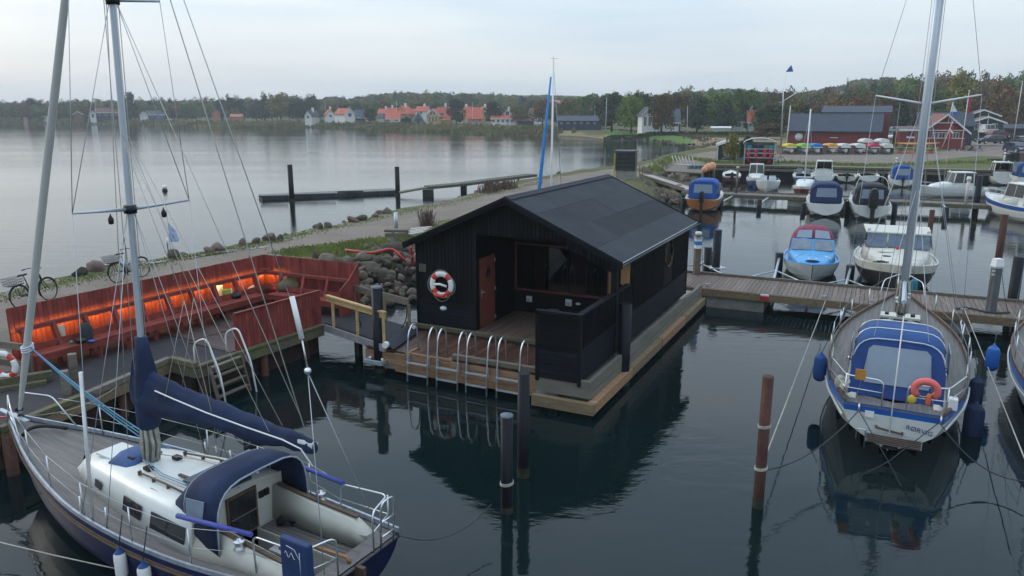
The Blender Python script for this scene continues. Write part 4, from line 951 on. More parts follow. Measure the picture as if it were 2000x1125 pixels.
# ================================================================ BICYCLES
def bicycle(name, label, P_rear, P_front, frame_m, basket=True, lean=0.0):
    A, B = Vector(P_rear), Vector(P_front); d = B - A; rz = atan2(d.y, d.x)
    t_ = thing(name, label, 'bicycle', A, rz); t_.rotation_euler = (lean, 0, rz)
    wb = 1.08; r_ = .34
    for wx in (0, wb):
        w = MB().tube([(wx + r_ * cos(a), 0, r_ + r_ * sin(a)) for a in [2 * pi * i / 26 for i in range(26)]], .02, 6, closed=True).build('wheel', M_BLACK, t_)
        mb = MB()
        for k in range(14): a = 2 * pi * k / 14; mb.tube([(wx, .02 * (-1) ** k, r_), (wx + r_ * cos(a) * .95, 0, r_ + r_ * .95 * sin(a))], .0025, 3)
        mb.tube([(wx, -.05, r_), (wx, .05, r_)], .025, 8); mb.build('spokes', M_GALV, w)
        mb = MB(); a0 = .2 if wx == 0 else .5
        mb.tube([(wx + (r_ + .03) * cos(a), 0, r_ + (r_ + .03) * sin(a)) for a in [a0 + (pi - .1) * i / 12 for i in range(13)]], .018, 5); mb.build('mudguard', M_BLACK, t_)
    mb = MB(); bb = (.44, 0, .30); st = (.32, 0, .82); hd = (.86, 0, .86); hb = (.90, 0, .70)
    mb.tube([bb, st], .017); mb.tube([(.44, 0, .32), hb], .024); mb.tube([(.40, 0, .48), (.88, 0, .80)], .018); mb.tube([(0, .05, r_), bb], .012); mb.tube([(0, .05, r_), (.35, 0, .66)], .010); mb.tube([(0, -.05, r_), (.35, 0, .66)], .010); mb.tube([hb, hd], .026)
    mb.build('frame', frame_m, t_)
    mb = MB(); mb.tube([(.89, .05, .72), (1.0, .05, .45), (wb, .05, r_)], .012); mb.tube([(.89, -.05, .72), (1.0, -.05, .45), (wb, -.05, r_)], .012); mb.build('fork', M_BLACK, t_)
    mb = MB(); mb.tube([(.86, 0, .86), (.83, 0, 1.02)], .014); mb.tube([(.66, -.27, 1.06), (.78, -.22, 1.07), (.86, 0, 1.03), (.78, .22, 1.07), (.66, .27, 1.06)], .012); mb.tube([(.66, .27, 1.06), (.56, .28, 1.05)], .018); mb.tube([(.66, -.27, 1.06), (.56, -.28, 1.05)], .018); mb.build('handlebar', M_BLACK, t_)
    mb = MB(); mb.tube([st, (.29, 0, .93)], .012); mb.loft([[(.12 + k * .06, w, z) for w, z in ((-h, .94), (-h * .6, .98), (h * .6, .98), (h, .94), (0, .92))] for k, h in enumerate((.05, .09, .08, .04, .03, .02))]); mb.build('saddle', M_BLACK, t_)
    mb = MB(); mb.b2(-.28, .2, -.07, .07, .70, .72); mb.tube([(0, .06, r_), (-.1, .06, .71)], .008, 5); mb.tube([(0, -.06, r_), (-.1, -.06, .71)], .008, 5); mb.build('rack', M_BLACK, t_)
    mb = MB(); mb.tube([(.44, -.09, .30), (.44, .09, .30)], .02, 6); mb.tube([(.44, .09, .30), (.52, .09, .17)], .012, 5); mb.tube([(.44, -.09, .30), (.36, -.09, .43)], .012, 5); mb.lathe([(.09, .045), (.09, .05), (.001, .05)], (.44, 0, .30), 14, axis='Y'); mb.b2(.48, .56, .06, .14, .16, .18); mb.b2(.32, .40, -.14, -.06, .43, .45); mb.build('crank', M_BLACK, t_)
    MB().b2(.0, .44, .05, .06, .31, .37).build('chain_guard', M_BLACK, t_)
    if basket:
        mb = MB(); x0, x1, y0, y1, z0, z1 = -.36, .1, -.17, .17, .73, .95
        for z, s in ((z0, .9), (.80, .93), (.87, .97), (z1, 1.0)):
            mb.tube([(x0 * s, y0 * s, z), (x1 * s, y0 * s, z), (x1 * s, y1 * s, z), (x0 * s, y1 * s, z)], .007, 4, closed=True)
        for k in range(8):
            x = x0 + (x1 - x0) * k / 7
            for y in (y0, y1): mb.tube([(x * .9, y * .9, z0), (x, y, z1)], .005, 4)
        for k in range(6):
            y = y0 + (y1 - y0) * k / 5
            for x in (x0, x1): mb.tube([(x * .9, y * .9, z0), (x, y, z1)], .005, 4)
        mb.b2(x0 * .9, x1 * .9, y0 * .9, y1 * .9, z0 - .005, z0)
        mb.build('basket', mat('grey_wire_basket', (.09, .095, .10), .6), t_)
    return t_
g1 = GL(44, 602); g2 = GL(118, 578)
bicycle('bicycle', 'black bicycle with rear basket parked on the path at the far left', (g1.x, g1.y, g1.z), (g2.x, g2.y, g2.z), M_BLACK, True, radians(-6))
g1 = GL(232, 552); g2 = GL(310, 532)
bicycle('bicycle', 'light blue framed bicycle with rear basket parked on the path behind the mast', (g1.x, g1.y, g1.z), (g2.x, g2.y, g2.z), mat('pale_blue_frame', (.16, .27, .42), .35), True, radians(-6))
# ================================================================ BOATS: shared hull builder (bow towards +y, x to starboard)
def interp(tab, t):
    for (a, va), (b, vb) in zip(tab, tab[1:]):
        if t <= b: 
            k = (t - a) / (b - a) if b > a else 0; return va + (vb - va) * k
    return tab[-1][1]
def smooth_tab(tab, t):
    # monotone-ish cosine interpolation
    return interp(tab, t)
def crom(tab, t):
    n = len(tab)
    for i in range(n - 1):
        if t <= tab[i + 1][0] or i == n - 2:
            a, b = tab[i], tab[i + 1]; k = (t - a[0]) / (b[0] - a[0])
            m0 = (b[1] - tab[i - 1][1]) / (b[0] - tab[i - 1][0]) if i > 0 else (b[1] - a[1]) / (b[0] - a[0])
            m1 = (tab[i + 2][1] - a[1]) / (tab[i + 2][0] - a[0]) if i < n - 2 else (b[1] - a[1]) / (b[0] - a[0])
            h = b[0] - a[0]
            return (2 * k ** 3 - 3 * k * k + 1) * a[1] + (k ** 3 - 2 * k * k + k) * h * m0 + (-2 * k ** 3 + 3 * k * k) * b[1] + (k ** 3 - k * k) * h * m1
class Hull:
    def __init__(s, L, beam, sheer, sect, rake=.9, srake=.0, keel=-.5, n=28, kst=.12):
        s.kst = kst
        s.L, s.n, s.rake, s.srake = L, n, rake, srake; s.beam, s.sheer, s.sect, s.keel = beam, sheer, sect, keel
    def b(s, t): return max(.012, crom(s.beam, t))
    def z(s, t): return crom(s.sheer, t)
    def y(s, t, zf): return s.L * t - s.rake * (1 - zf) * t ** 5 + s.srake * (1 - zf) * (1 - t) ** 6
    def pt(s, t, side, f):
        "f: 0 at the sheer .. 1 at the keel"
        zs = s.z(t); kz = s.keel * (1 - .6 * max(0, t - .75) / .25) if t > .28 else s.kst + (s.keel - s.kst) * sin(t / .28 * pi / 2)
        ws, zs_ = 1, 1
        w = interp(s.sect, f); z = zs + (kz - zs) * f
        flare = w if t < .8 else w * (1 - (t - .8) / .2 * .35 * f)
        return Vector((side * s.b(t) * max(0, flare), s.y(t, max(0, min(1, z / zs))), z))
    def shell(s, bands, name, parent, mats_, under=None):
        "bands: list of (f0,f1,material index)"
        mb = MB(); ts = [i / s.n for i in range(s.n + 1)]
        fs = sorted(set([b[0] for b in bands] + [b[1] for b in bands] + [.1, .2, .32, .45, .58, .7, .8, .9, .96, 1.0]))
        for side in (-1, 1):
            for f0, f1 in zip(fs, fs[1:]):
                mi = next((b[2] for b in bands if b[0] <= f0 + 1e-6 and f1 <= b[1] + 1e-6), 0)
                o = len(mb.v)
                for t in ts: mb.v += [tuple(s.pt(t, side, f0)), tuple(s.pt(t, side, f1))]
                for i in range(s.n):
                    q = (o + 2 * i, o + 2 * i + 2, o + 2 * i + 3, o + 2 * i + 1)
                    mb.f.append(q if side < 0 else q[::-1]); mb.mi.append(under if under is not None and sum(mb.v[j][2] for j in q) / 4 < .05 else mi); mb.sm.append(True)
        # transom, banded the same way
        for f0, f1 in zip(fs, fs[1:]):
            mi = next((b[2] for b in bands if b[0] <= f0 + 1e-6 and f1 <= b[1] + 1e-6), 0)
            mb.add([s.pt(0, -1, f0), s.pt(0, 1, f0), s.pt(0, 1, f1), s.pt(0, -1, f1)], [(0, 1, 2, 3)], mi)
        return mb.build(name, mats_, parent)
    def deckmesh(s, name, parent, m, inner=None, inset=.02, drop=.03, camber=.04):
        mb = MB(); ts = [i / s.n for i in range(s.n + 1)]
        for i in range(s.n):
            t0, t1 = ts[i], ts[i + 1]; row = []
            for t in (t0, t1):
                b = max(0.005, s.b(t) - inset); iw = min(b * .98, inner(t) if inner else 0); y = s.y(t, 1); z = s.z(t) - drop; row.append((b, iw, y, z))
            (b0, i0, y0, z0), (b1, i1, y1, z1) = row
            for sd in (-1, 1):
                mb.add([(sd * b0, y0, z0), (sd * b1, y1, z1), (sd * i1, y1, z1 + camber * (1 - i1 / max(b1, .01))), (sd * i0, y0, z0 + camber * (1 - i0 / max(b0, .01)))], [(0, 1, 2, 3) if sd < 0 else (3, 2, 1, 0)], 0, True)
        return mb.build(name, m, parent)
    def rail(s, name, parent, m, w=.03, h=.05, t0=0., t1=1., inset=.0, both=True, dz=0.0):
        for sd in (-1, 1):
            rings = []
            for i in range(s.n + 1):
                t = t0 + (t1 - t0) * i / s.n; b = s.b(t) - inset; y = s.y(t, 1); z = s.z(t) + dz
                rings.append([(sd * b, y, z - .01), (sd * max(b - w, .001), y, z - .01), (sd * max(b - w, .001), y, z + h), (sd * b, y, z + h)])
            MB().loft(rings, smooth=False).build(name, m, parent)
def stanchion_line(H, parent, ts, h, lean=0.0, mat_=None, wires=(1.0, .5), ends=None):
    mt = mat_ or M_STEEL
    for sd in (-1, 1):
        tops = []
        for t in ts:
            b = H.b(t) - .05; y = H.y(t, 1); z = H.z(t)
            MB().tube([(sd * b, y, z), (sd * (b - lean), y, z + h)], .012, 6).build('stanchion', mt, parent); tops.append((sd * b, y, z))
        pts0 = tops
        if ends:
            pts0 = [(sd * ends[0][0], ends[0][1], ends[0][2])] + tops + [(sd * ends[1][0], ends[1][1], ends[1][2])]
        for wv in wires:
            mb = MB()
            for a, b in zip(pts0, pts0[1:]): mb.tube([(a[0], a[1], a[2] + h * wv), (b[0], b[1], b[2] + h * wv)], .0045, 4)
            mb.build('guard_wire', M_WIRE, parent)
def winch(parent, x, y, z, s=1.0, nm='winch'):
    return MB().lathe([(.06 * s, 0), (.065 * s, .02), (.045 * s, .05), (.042 * s, .09), (.062 * s, .12), (.06 * s, .14), (.02 * s, .145), (.02 * s, .17), (.001, .17)], (x, y, z), 14).build(nm, M_STEEL, parent)
def fender(loc, L_, r_, m, label, top=None, group=None, m2=None):
    f = thing('fender', label, 'fender', loc, 0, group)
    prof = [(.001, -L_ / 2), (r_ * .5, -L_ / 2 + .01), (r_ * .85, -L_ / 2 + r_ * .35), (r_, -L_ / 2 + r_ * .9), (r_, L_ / 2 - r_ * .9)]
    MB().lathe(prof + [(r_ * .85, L_ / 2 - r_ * .35)], (0, 0, 0), 14).build('fender_body', m, f)
    MB().lathe([(r_ * .86, L_ / 2 - r_ * .37), (r_ * .5, L_ / 2), (r_ * .22, L_ / 2 + .03), (r_ * .2, L_ / 2 + .07), (.001, L_ / 2 + .07)], (0, 0, 0), 14).build('fender_end', m2 or m, f)
    if top is not None:
        t = Vector(top) - Vector(loc); MB().tube([(0, 0, L_ / 2 + .05), tuple(t)], .009, 5).build('lanyard', M_ROPED, f)
    return f
def rope(pts, r_, m, label, cat='rope', name='mooring_line'):
    return tag(MB().tube(pts, r_, 6).build(name, m), label, cat)

# ---------------------------------------------------------------- LEFT: navy sloop
LO = (-2.1, 9.06, 0); LRZ = 1.0376
def LW(x, y, z): c, s = cos(LRZ), sin(LRZ); return Vector((LO[0] + x * c - y * s, LO[1] + x * s + y * c, z))
nv = thing('sailing_yacht', 'navy hulled sailing yacht with blue sprayhood and blue covered boom at lower left', 'sailing boat', LO, LRZ)
HL = Hull(8.75, [(0, .93), (.1, 1.04), (.25, 1.17), (.42, 1.20), (.55, 1.12), (.68, .90), (.8, .62), (.9, .32), (.96, .13), (1, .02)],
          [(0, 1.02), (.3, .93), (.55, .98), (.8, 1.12), (1, 1.30)], [(0, 1), (.12, 1.005), (.35, .96), (.55, .84), (.72, .60), (.86, .34), (1, .06)], rake=1.1, srake=.25, keel=-.5)
HL.shell([(0, .05, 1), (.05, .085, 0), (.085, .115, 2), (.115, 1, 0)], 'hull', nv, [M_NAVYHULL, M_NAVYHULL, mat('brass_cove_line', (.16, .12, .07), .5), mat('worn_antifouling', (.035, .022, .018), .9, var=.5, scale=5)], 3)
CAB = [(0, 0), (.03, .60), (.25, .62), (.252, .90), (.30, .92), (.50, .70), (.60, .55), (.668, .36), (.70, 0), (1, 0)]
HL.deckmesh('teak_deck', nv, M_TEAK, inner=lambda t: interp(CAB, t) - .01 if .03 < t < .695 else 0)
HL.rail('toe_rail', nv, mat('aluminium_toe_rail', (.34, .37, .42), .4, metal=.5, var=.1, fine=.15, fscale=12), .035, .065)
HL.rail('rubbing_strake', nv, M_TEAKD, .02, .02, dz=-.10, inset=-.018)
# coachroof
def coach(H, parent, name, m, side, top, crown, zt=lambda y: 0, sections=None, nseg=7):
    rings = []
    for (y, wb, wt, zb, zt_) in sections:
        ring = [(-wb, y, zb)]
        ring.append((-wt - .02, y, zt_ - .05)); 
        for k in range(nseg + 1):
            a = -1 + 2 * k / nseg; ring.append((a * (wt - .03), y, zt_ + crown * (1 - a * a)))
        ring.append((wt + .02, y, zt_ - .05)); ring.append((wb, y, zb)); rings.append(ring)
    return MB().loft(rings).build(name, m, parent)
coach(HL, nv, 'coachroof', M_WHITE, 0, 0, .07, sections=[(2.22, .93, .80, .90, 1.46), (2.8, .92, .78, .90, 1.45), (3.6, .84, .70, .92, 1.42), (4.5, .70, .57, .95, 1.38), (5.2, .56, .44, .98, 1.32), (5.65, .44, .33, 1.0, 1.25), (5.95, .34, .22, 1.02, 1.12), (6.05, .28, .16, 1.02, 1.05)])
# cabin windows on both sides
def side_windows(sd, spans, par, tabw, z0, z1, m=M_GLASS, nm='cabin_window'):
    for (ya, yb, h0, h1) in spans:
        pts = []
        for y, hh in ((ya, h0), (yb, h0), (yb, h1), (ya, h1)):
            f = (hh - z0) / (z1 - z0); wb, wt = tabw(y); pts.append((sd * (wb + (wt + .02 - wb) * f + .012), y, hh))
        if sd > 0: pts = pts[::-1]
        MB().slab(pts, (sd * .012, 0, 0)).build(nm, m, par)
def cabw(y):
    T = [(2.22, .93, .80), (2.8, .92, .78), (3.6, .84, .70), (4.5, .70, .57), (5.2, .56, .44), (5.65, .44, .33)]
    return interp([(a, b) for a, b, c in T], y), interp([(a, c) for a, b, c in T], y)
for sd in (-1, 1): side_windows(sd, [(2.32, 3.15, 1.05, 1.28), (3.42, 3.95, 1.06, 1.27), (4.72, 4.95, 1.10, 1.22)], nv, cabw, .92, 1.42)
# details on the roof: hatch, hand rails, tracks
mb = MB(); mb.b2(-.24, .24, 5.0, 5.45, 1.37, 1.42); mb.build('fore_hatch', M_WHITE, nv, bevel=.02)
mb = MB(); mb.loft([[(-.33, y, 1.40 + .03 * c), (-.1, y, 1.50 + .05 * c), (.1, y, 1.50 + .05 * c), (.33, y, 1.40 + .03 * c), (.33, y, 1.36), (-.33, y, 1.36)] for y, c in ((4.38, 0), (4.5, 1), (4.8, 1), (4.95, 0))]); mb.build('dinghy_cover', mat('faded_blue_canvas', (.035, .075, .19), .75, bump=.2, bscale=8), nv)
for sd in (-1, 1):
    mb = MB(); mb.tube([(sd * .52, 2.7, 1.53), (sd * .47, 3.3, 1.53), (sd * .40, 4.0, 1.49)], .016, 6)
    for y in (2.7, 3.2, 3.6, 4.0): mb.beam((sd * (.52 - (y - 2.7) * .09), y, 1.45), (sd * (.52 - (y - 2.7) * .09), y, 1.52), .03, .05)
    mb.build('hand_rail', M_TEAKD, nv)
MB().beam((-.18, 2.55, 1.53), (-.18, 3.35, 1.53), .05, .025).build('hand_rail', M_TEAKD, nv)
MB().beam((-.62, 2.6, 1.46), (-.56, 3.5, 1.43), .03, .03).build('sheet_track', M_BLACK, nv)
for k, (x, m_) in enumerate(((-.30, M_ROPEB), (-.35, M_ROPEW), (-.26, M_ROPEB), (.28, M_ROPEW))): MB().tube([(x * .4, 4.3, 1.52), (x * 1.1, 3.6, 1.52), (x * 1.25, 2.6, 1.545)], .007, 5).build('halyard_tail', m_, nv)
# cockpit
CRM = M_CREAM
mb = MB()
mb.add([(-.62, .30, .98), (-.62, 2.22, .98), (-.62, 2.22, .78), (-.62, .30, .78)], [(0, 1, 2, 3)]); mb.build('coaming_inner', CRM, nv)
for sd in (-1, 1):
    rings = []
    for y, h, w0, w1 in ((.35, .02, .62, .80), (.6, .22, .60, .82), (1.3, .30, .58, .84), (2.2, .42, .60, .93)):
        zb = HL.z(y / 8.75) - .04; rings.append([(sd * w1, y, zb), (sd * (w0 + .14), y, zb + h), (sd * w0, y, zb + h), (sd * (w0 - .06), y, .80)])
    MB().loft(rings).build('coaming', CRM, nv)
    MB().b2(sd * .24, sd * .60, .36, 2.2, .68, .76).build('cockpit_seat', CRM, nv)
    for k in range(5): MB().b2(sd * (.265 + k * .066), sd * (.265 + k * .066 + .058), .40, 2.16, .76, .775).build('seat_slat', M_TEAK, nv)
    MB().b2(sd * .24, sd * .26, .36, 2.2, .35, .70).build('seat_front', CRM, nv)
    MB().beam((sd * .68, .55, HL.z(.06) + .21), (sd * .66, 2.15, HL.z(.2) + .36), .06, .03).build('coaming_cap', M_TEAKD, nv)
MB().b2(-.25, .25, .5, 2.2, .33, .37).build('cockpit_sole', mat('dirty_teak_sole', (.10, .075, .055), .8, var=.5, scale=4), nv)
MB().b2(-.60, .60, .22, .42, .3, .84).build('aft_deck_box', CRM, nv); MB().b2(-.86, .86, -.02, .30, .96, .99).build('aft_deck', M_TEAK, nv)
mb = MB(); mb.slab([(-.9, 2.215, .75), (.9, 2.215, .75), (.82, 2.215, 1.46), (0, 2.215, 1.53), (-.82, 2.215, 1.46)], (0, .03, 0)); mb.build('bulkhead', CRM, nv)
mb = MB(); mb.b2(-.27, .27, 2.18, 2.215, .78, 1.46); mb.build('companionway_frame', M_TEAKD, nv)
co = MB().b2(-.23, .23, 2.165, 2.185, .82, 1.42).build('companionway_hatch', M_GLASS, nv)
MB().b2(-.23, .23, 2.16, 2.168, 1.10, 1.12).build('washboard_joint', M_TEAK, co)
MB().b2(-.30, .30, 2.3, 3.1, 1.52, 1.56).build('sliding_hatch', mat('smoked_hatch', (.04, .045, .05), .3), nv)
for x in (.36, .46): MB().b2(x - .04, x + .04, 2.17, 2.21, 1.22, 1.32).build('instrument', M_BLACK, nv)
mb = MB(); mb.lathe([(.001, -.02), (.10, -.02), (.11, 0), (.09, .01)], (.60, 1.45, .98), 12, axis='X'); mb.build('coaming_locker_hole', M_GLASS, nv)
for sd in (-1, 1): winch(nv, sd * .76, 1.35, HL.z(.15) + .24, 1.25); winch(nv, sd * .50, 2.42, 1.50, .8)
# traveller, tiller, cooler, vents, coiled rope
MB().tube([(0, .1, 1.0), (0, .15, 1.06), (0, 1.15, 1.02)], [.03, .026, .018], 8).build('tiller', mat('varnished_tiller', (.28, .13, .05), .35), nv)
MB().b2(-.03, .03, -.16, .02, .3, 1.0).build('rudder_head', mat('brown_rudder', (.07, .04, .025), .5), nv)
o = thing('cool_box', 'small blue and white cool box on the cockpit floor of the navy yacht', 'cool box', LW(.18, 1.62, .37), LRZ)
MB().box((0, 0, .11), (.16, .34, .2)).build('box_body', mat('blue_grey_plastic', (.10, .16, .24), .5), o, bevel=.02); MB().box((0, 0, .225), (.18, .36, .03)).build('lid', M_RINGW, o); MB().box((.02, -.02, .27), (.08, .12, .06)).build('lid_handle', M_REDP, o)
o = tag(MB().lathe([(.10, 0), (.11, .14), (.08, .17), (.001, .18)], (0, 0, 0), 12).build('bucket', mat('blue_white_bucket', (.08, .18, .4), .5, col2=(.55, .56, .6), scale=5)), 'blue and white bucket on the cockpit floor near the companionway', 'bucket'); o.location = LW(-.12, 1.75, .37)
mb = MB()
for k in range(3): mb.tube([(.52 + (.10 - .01 * k) * cos(a), 1.9 + (.16 - .02 * k) * sin(a), .80 + .02 * k + .04 * sin(2 * a)) for a in [2 * pi * i / 14 for i in range(14)]], .014, 5, closed=True)
mb.tube(bez((.5, 1.8, .82), (.75, 1.2, 1.0), (.76, .9, 1.2)), .014, 5); mb.build('coiled_hose', M_BLACK, nv)
# sprayhood
def hood_ring(y, w, zt, zb, n=14, p=2.6):
    out = []
    for i in range(n + 1):
        a = pi * i / n; cx, sx = cos(a), sin(a); out.append((-w * (abs(cx) ** (2 / p)) * (1 if cx > 0 else -1), y, zb + (zt - zb) * (abs(sx) ** (2 / p))))
    return out
hood = MB().loft([hood_ring(2.72, .70, 1.56, 1.45, 14, 4.5), hood_ring(2.45, .77, 1.90, 1.30, 14, 4), hood_ring(2.2, .80, 1.98, 1.18, 14, 4), hood_ring(1.95, .82, 2.00, 1.08, 14, 4), hood_ring(1.70, .82, 1.98, 1.02, 14, 4)], closed=False).build('sprayhood', M_NAVY, nv)
sm = hood.modifiers.new('thick', 'SOLIDIFY'); sm.thickness = .012
mb = MB(); mb.tube(hood_ring(1.69, .825, 1.985, 1.02, 14, 4), .014, 6); mb.build('hood_hem', mat('grey_hem', (.25, .28, .33), .8), hood)
mb = MB(); mb.tube(hood_ring(2.43, .775, 1.91, 1.30, 14, 4), .014, 6); mb.build('hood_hoop', mat('grey_hem', (.2, .2, .2)), hood)
for sd in (-1, 1):
    pts = [(sd * .80, 2.30, 1.28), (sd * .79, 2.38, 1.34), (sd * .78, 2.36, 1.70), (sd * .805, 1.93, 1.76), (sd * .82, 1.98, 1.5)]
    MB().slab(pts if sd < 0 else pts[::-1], (sd * .012, 0, 0)).build('hood_window', M_VINYL, hood)
for x0 in (-.5, -.16, .18):
    pts = [(x0, 2.73, 1.58), (x0 + .32, 2.73, 1.58), (x0 + .30, 2.50, 1.86), (x0 + .02, 2.50, 1.86)]; MB().slab(pts, (0, .02, .025)).build('hood_window', M_VINYL, hood)
# pulpit, pushpit, stanchions
P_ = M_STEEL
mb = MB(); mb.tube(arc_path([(-.50, 7.25, 1.16), (-.36, 7.75, 1.75), (-.10, 8.35, 1.80)], .1), .014, 7); mb.build('pulpit', P_, nv)
mb = MB(); mb.tube(arc_path([(.50, 7.25, 1.16), (.36, 7.75, 1.75), (.10, 8.35, 1.80), (.10, 8.45, 1.28)], .1), .014, 7); mb.tube(arc_path([(-.10, 8.35, 1.80), (-.12, 8.45, 1.28)], .1), .014, 7); mb.tube([(-.42, 7.55, 1.48), (-.12, 8.4, 1.5)], .011, 6); mb.build('pulpit', P_, nv)
mb = MB(); mb.tube(arc_path([(-.80, 1.0, 1.0), (-.82, 1.0, 1.55), (-.84, .12, 1.6), (-.35, -.02, 1.6), (-.35, -.02, 1.0)], .12), .014, 7); mb.tube([(-.84, .12, 1.0), (-.84, .12, 1.6)], .012, 6); mb.tube([(-.82, 1.0, 1.3), (-.84, .12, 1.3), (-.35, -.02, 1.3)], .010, 6); mb.build('pushpit', P_, nv)
mb = MB(); mb.tube(arc_path([(.80, 1.0, 1.0), (.82, 1.0, 1.55), (.84, .12, 1.6), (.35, -.02, 1.6), (.35, -.02, 1.0)], .12), .014, 7); mb.tube([(.84, .12, 1.0), (.84, .12, 1.6)], .012, 6); mb.tube([(.82, 1.0, 1.3), (.84, .12, 1.3), (.35, -.02, 1.3)], .010, 6)
mb.tube(arc_path([(.45, -.06, 1.0), (.45, -.10, 1.72), (.72, -.10, 1.72), (.72, -.06, 1.0)], .1), .014, 7)
for z in (1.2, 1.42): mb.tube([(.45, -.09, z), (.72, -.09, z)], .012, 6)
mb.build('pushpit', P_, nv)
stanchion_line(HL, nv, (.22, .36, .50, .64, .77), .58, ends=((.82, 1.0, 1.0), (.40, 7.6, 1.14)))
for sd, a, b in ((-1, 1.0, 2.3), (1, .95, 2.4)):
    MB().tube([(sd * .83, a, 1.57), (sd * .98, b, 1.54)], .035, 8).build('guard_wire_padding', mat('violet_blue_sleeve', (.05, .065, .26), .7), nv)
ob = MB().box((-.80, .22, 1.42), (.10, .50, .62)).build('outboard_bracket_cover', mat('dark_blue_cover', (.012, .032, .10), .6, bump=.1), nv, bevel=.03)
mb = MB(); mb.tube([(-.855, .38 - .02 * i - .0, 1.52 + .04 * sin(i * 1.3)) for i in range(10)], .004, 4); mb.tube([(-.855, .12, 1.5), (-.855, .2, 1.62), (-.855, .34, 1.64)], .004, 4); mb.build('script_stripe', M_RINGW, ob)
# mast, boom, spreaders, rigging
def mast_piece(par, x, y0, z0, y1, z1, rx_, ry_, m, nm='mast'):
    rings = []
    for k in range(9):
        t = k / 8; tp = 1 - .12 * t; rings.append([(x + rx_ * tp * cos(a), y0 + (y1 - y0) * t + ry_ * tp * sin(a), z0 + (z1 - z0) * t) for a in [2 * pi * i / 16 for i in range(16)]])
    return MB().loft(rings).build(nm, m, par)
def my(z): return 4.30 - (z - 1.5) * .05
mast_piece(nv, 0, my(1.45), 1.45, my(11.4), 11.4, .046, .062, M_ALU)
MB().beam((0, my(1.7) - .06, 1.6), (0, my(11) - .056, 11), .02, .012).build('mast_track', M_STEEL, nv)
for zsp, w, yy in ((5.52, .92, my(5.52) - .12), (8.42, .66, my(8.42) - .10)):
    for sd in (-1, 1): MB().tube([(0, my(zsp), zsp), (sd * w, yy, zsp + .05)], [.028, .016], 8).build('spreader', M_ALU, nv)
    mb = MB(); mb.cyl(0, my(zsp), zsp - .06, zsp + .06, .09, 12); mb.build('spreader_root', M_BLACK, nv)
for sd, xx in ((-1, -.35), (1, .5)): MB().lathe([(.001, -.16), (.035, -.15), (.04, -.08), (.012, -.03), (.004, 0)], (xx, my(5.5) - .06, 5.50), 8).build('flag_block', M_BLACK, nv)
mb = MB()
def wire(a, b, r_=.0055, par=None, m=None, nm='shroud'): return MB().tube([a, b], r_, 5).build(nm, m or M_WIRE, par or nv)
for sd in (-1, 1):
    c = HL.b(.48) - .06; zc_ = HL.z(.48)
    wire((sd * c, 4.15, zc_), (sd * .92, my(5.52) - .12, 5.57)); wire((sd * .92, my(5.52) - .12, 5.57), (sd * .66, my(8.42) - .1, 8.47)); wire((sd * .66, my(8.42) - .1, 8.47), (sd * .05, my(11.2), 11.2))
    wire((sd * c, 4.45, zc_), (sd * .06, my(5.5), 5.45)); wire((sd * c, 3.8, zc_), (sd * .06, my(5.5), 5.45)); wire((sd * .92, my(5.52) - .12, 5.57), (sd * .06, my(8.4), 8.36))
    for y in (4.15, 4.45, 3.8): MB().tube([(sd * c, y, zc_), (sd * (c - .01), y, zc_ + .34)], .013, 6).build('rigging_screw', M_STEEL, nv)
MB().tube([(-c + .0, 4.15, HL.z(.48) + .1), (-1.03, 4.10, 3.3)], .028, 8).build('shroud_cover', mat('white_tube', (.6, .6, .58), .5), nv)
# lazy jacks and halyards
wire((0, my(8.4) - .1, 8.35), (0, .85, 2.95), .006, m=M_ROPEW, nm='topping_lift'); wire((0, my(11.2) - .1, 11.2), (0, .78, 2.75), .008, m=M_ROPEW, nm='topping_lift')
for sd in (-1, 1):
    wire((sd * .05, my(6.6), 6.6), (sd * .08, 2.95, 4.3), .006, m=M_ROPEW, nm='lazy_jack')
    for yb in (3.55, 2.5): wire((sd * .08, 2.95, 4.3), (sd * .14, yb, 2.72), .005, m=M_ROPEW, nm='lazy_jack')
    wire((sd * .05, my(6.6), 6.6), (sd * .12, 1.35, 2.66), .005, m=M_ROPEW, nm='lazy_jack')
    wire((sd * .10, my(11) + .02, 11), (sd * .12, my(1.8) + .06, 1.8), .006, m=M_ROPEW, nm='halyard')
wire((.06, my(11) + .06, 11), (-.1, 4.75, 1.5), .006, m=M_ROPEW, nm='halyard')
wire((0, my(11.3) - .12, 11.3), (0, .72, 4.15), .007, m=M_WIRE, nm='backstay')
MB().tube([(0, .86, 4.60), (0, .73, 4.05)], .035, 8).build('backstay_fitting', M_RINGW, nv); wire((0, .73, 4.05), (0, .66, 3.65), .012, m=M_STEEL, nm='backstay')
MB().ball((0, .66, 3.62), .05, 8, 5).build('backstay_block', M_STEEL, nv)
wire((0, .66, 3.6), (-.55, .02, 1.15), .006, nm='backstay'); wire((0, .66, 3.6), (.55, .02, 1.15), .006, nm='backstay')
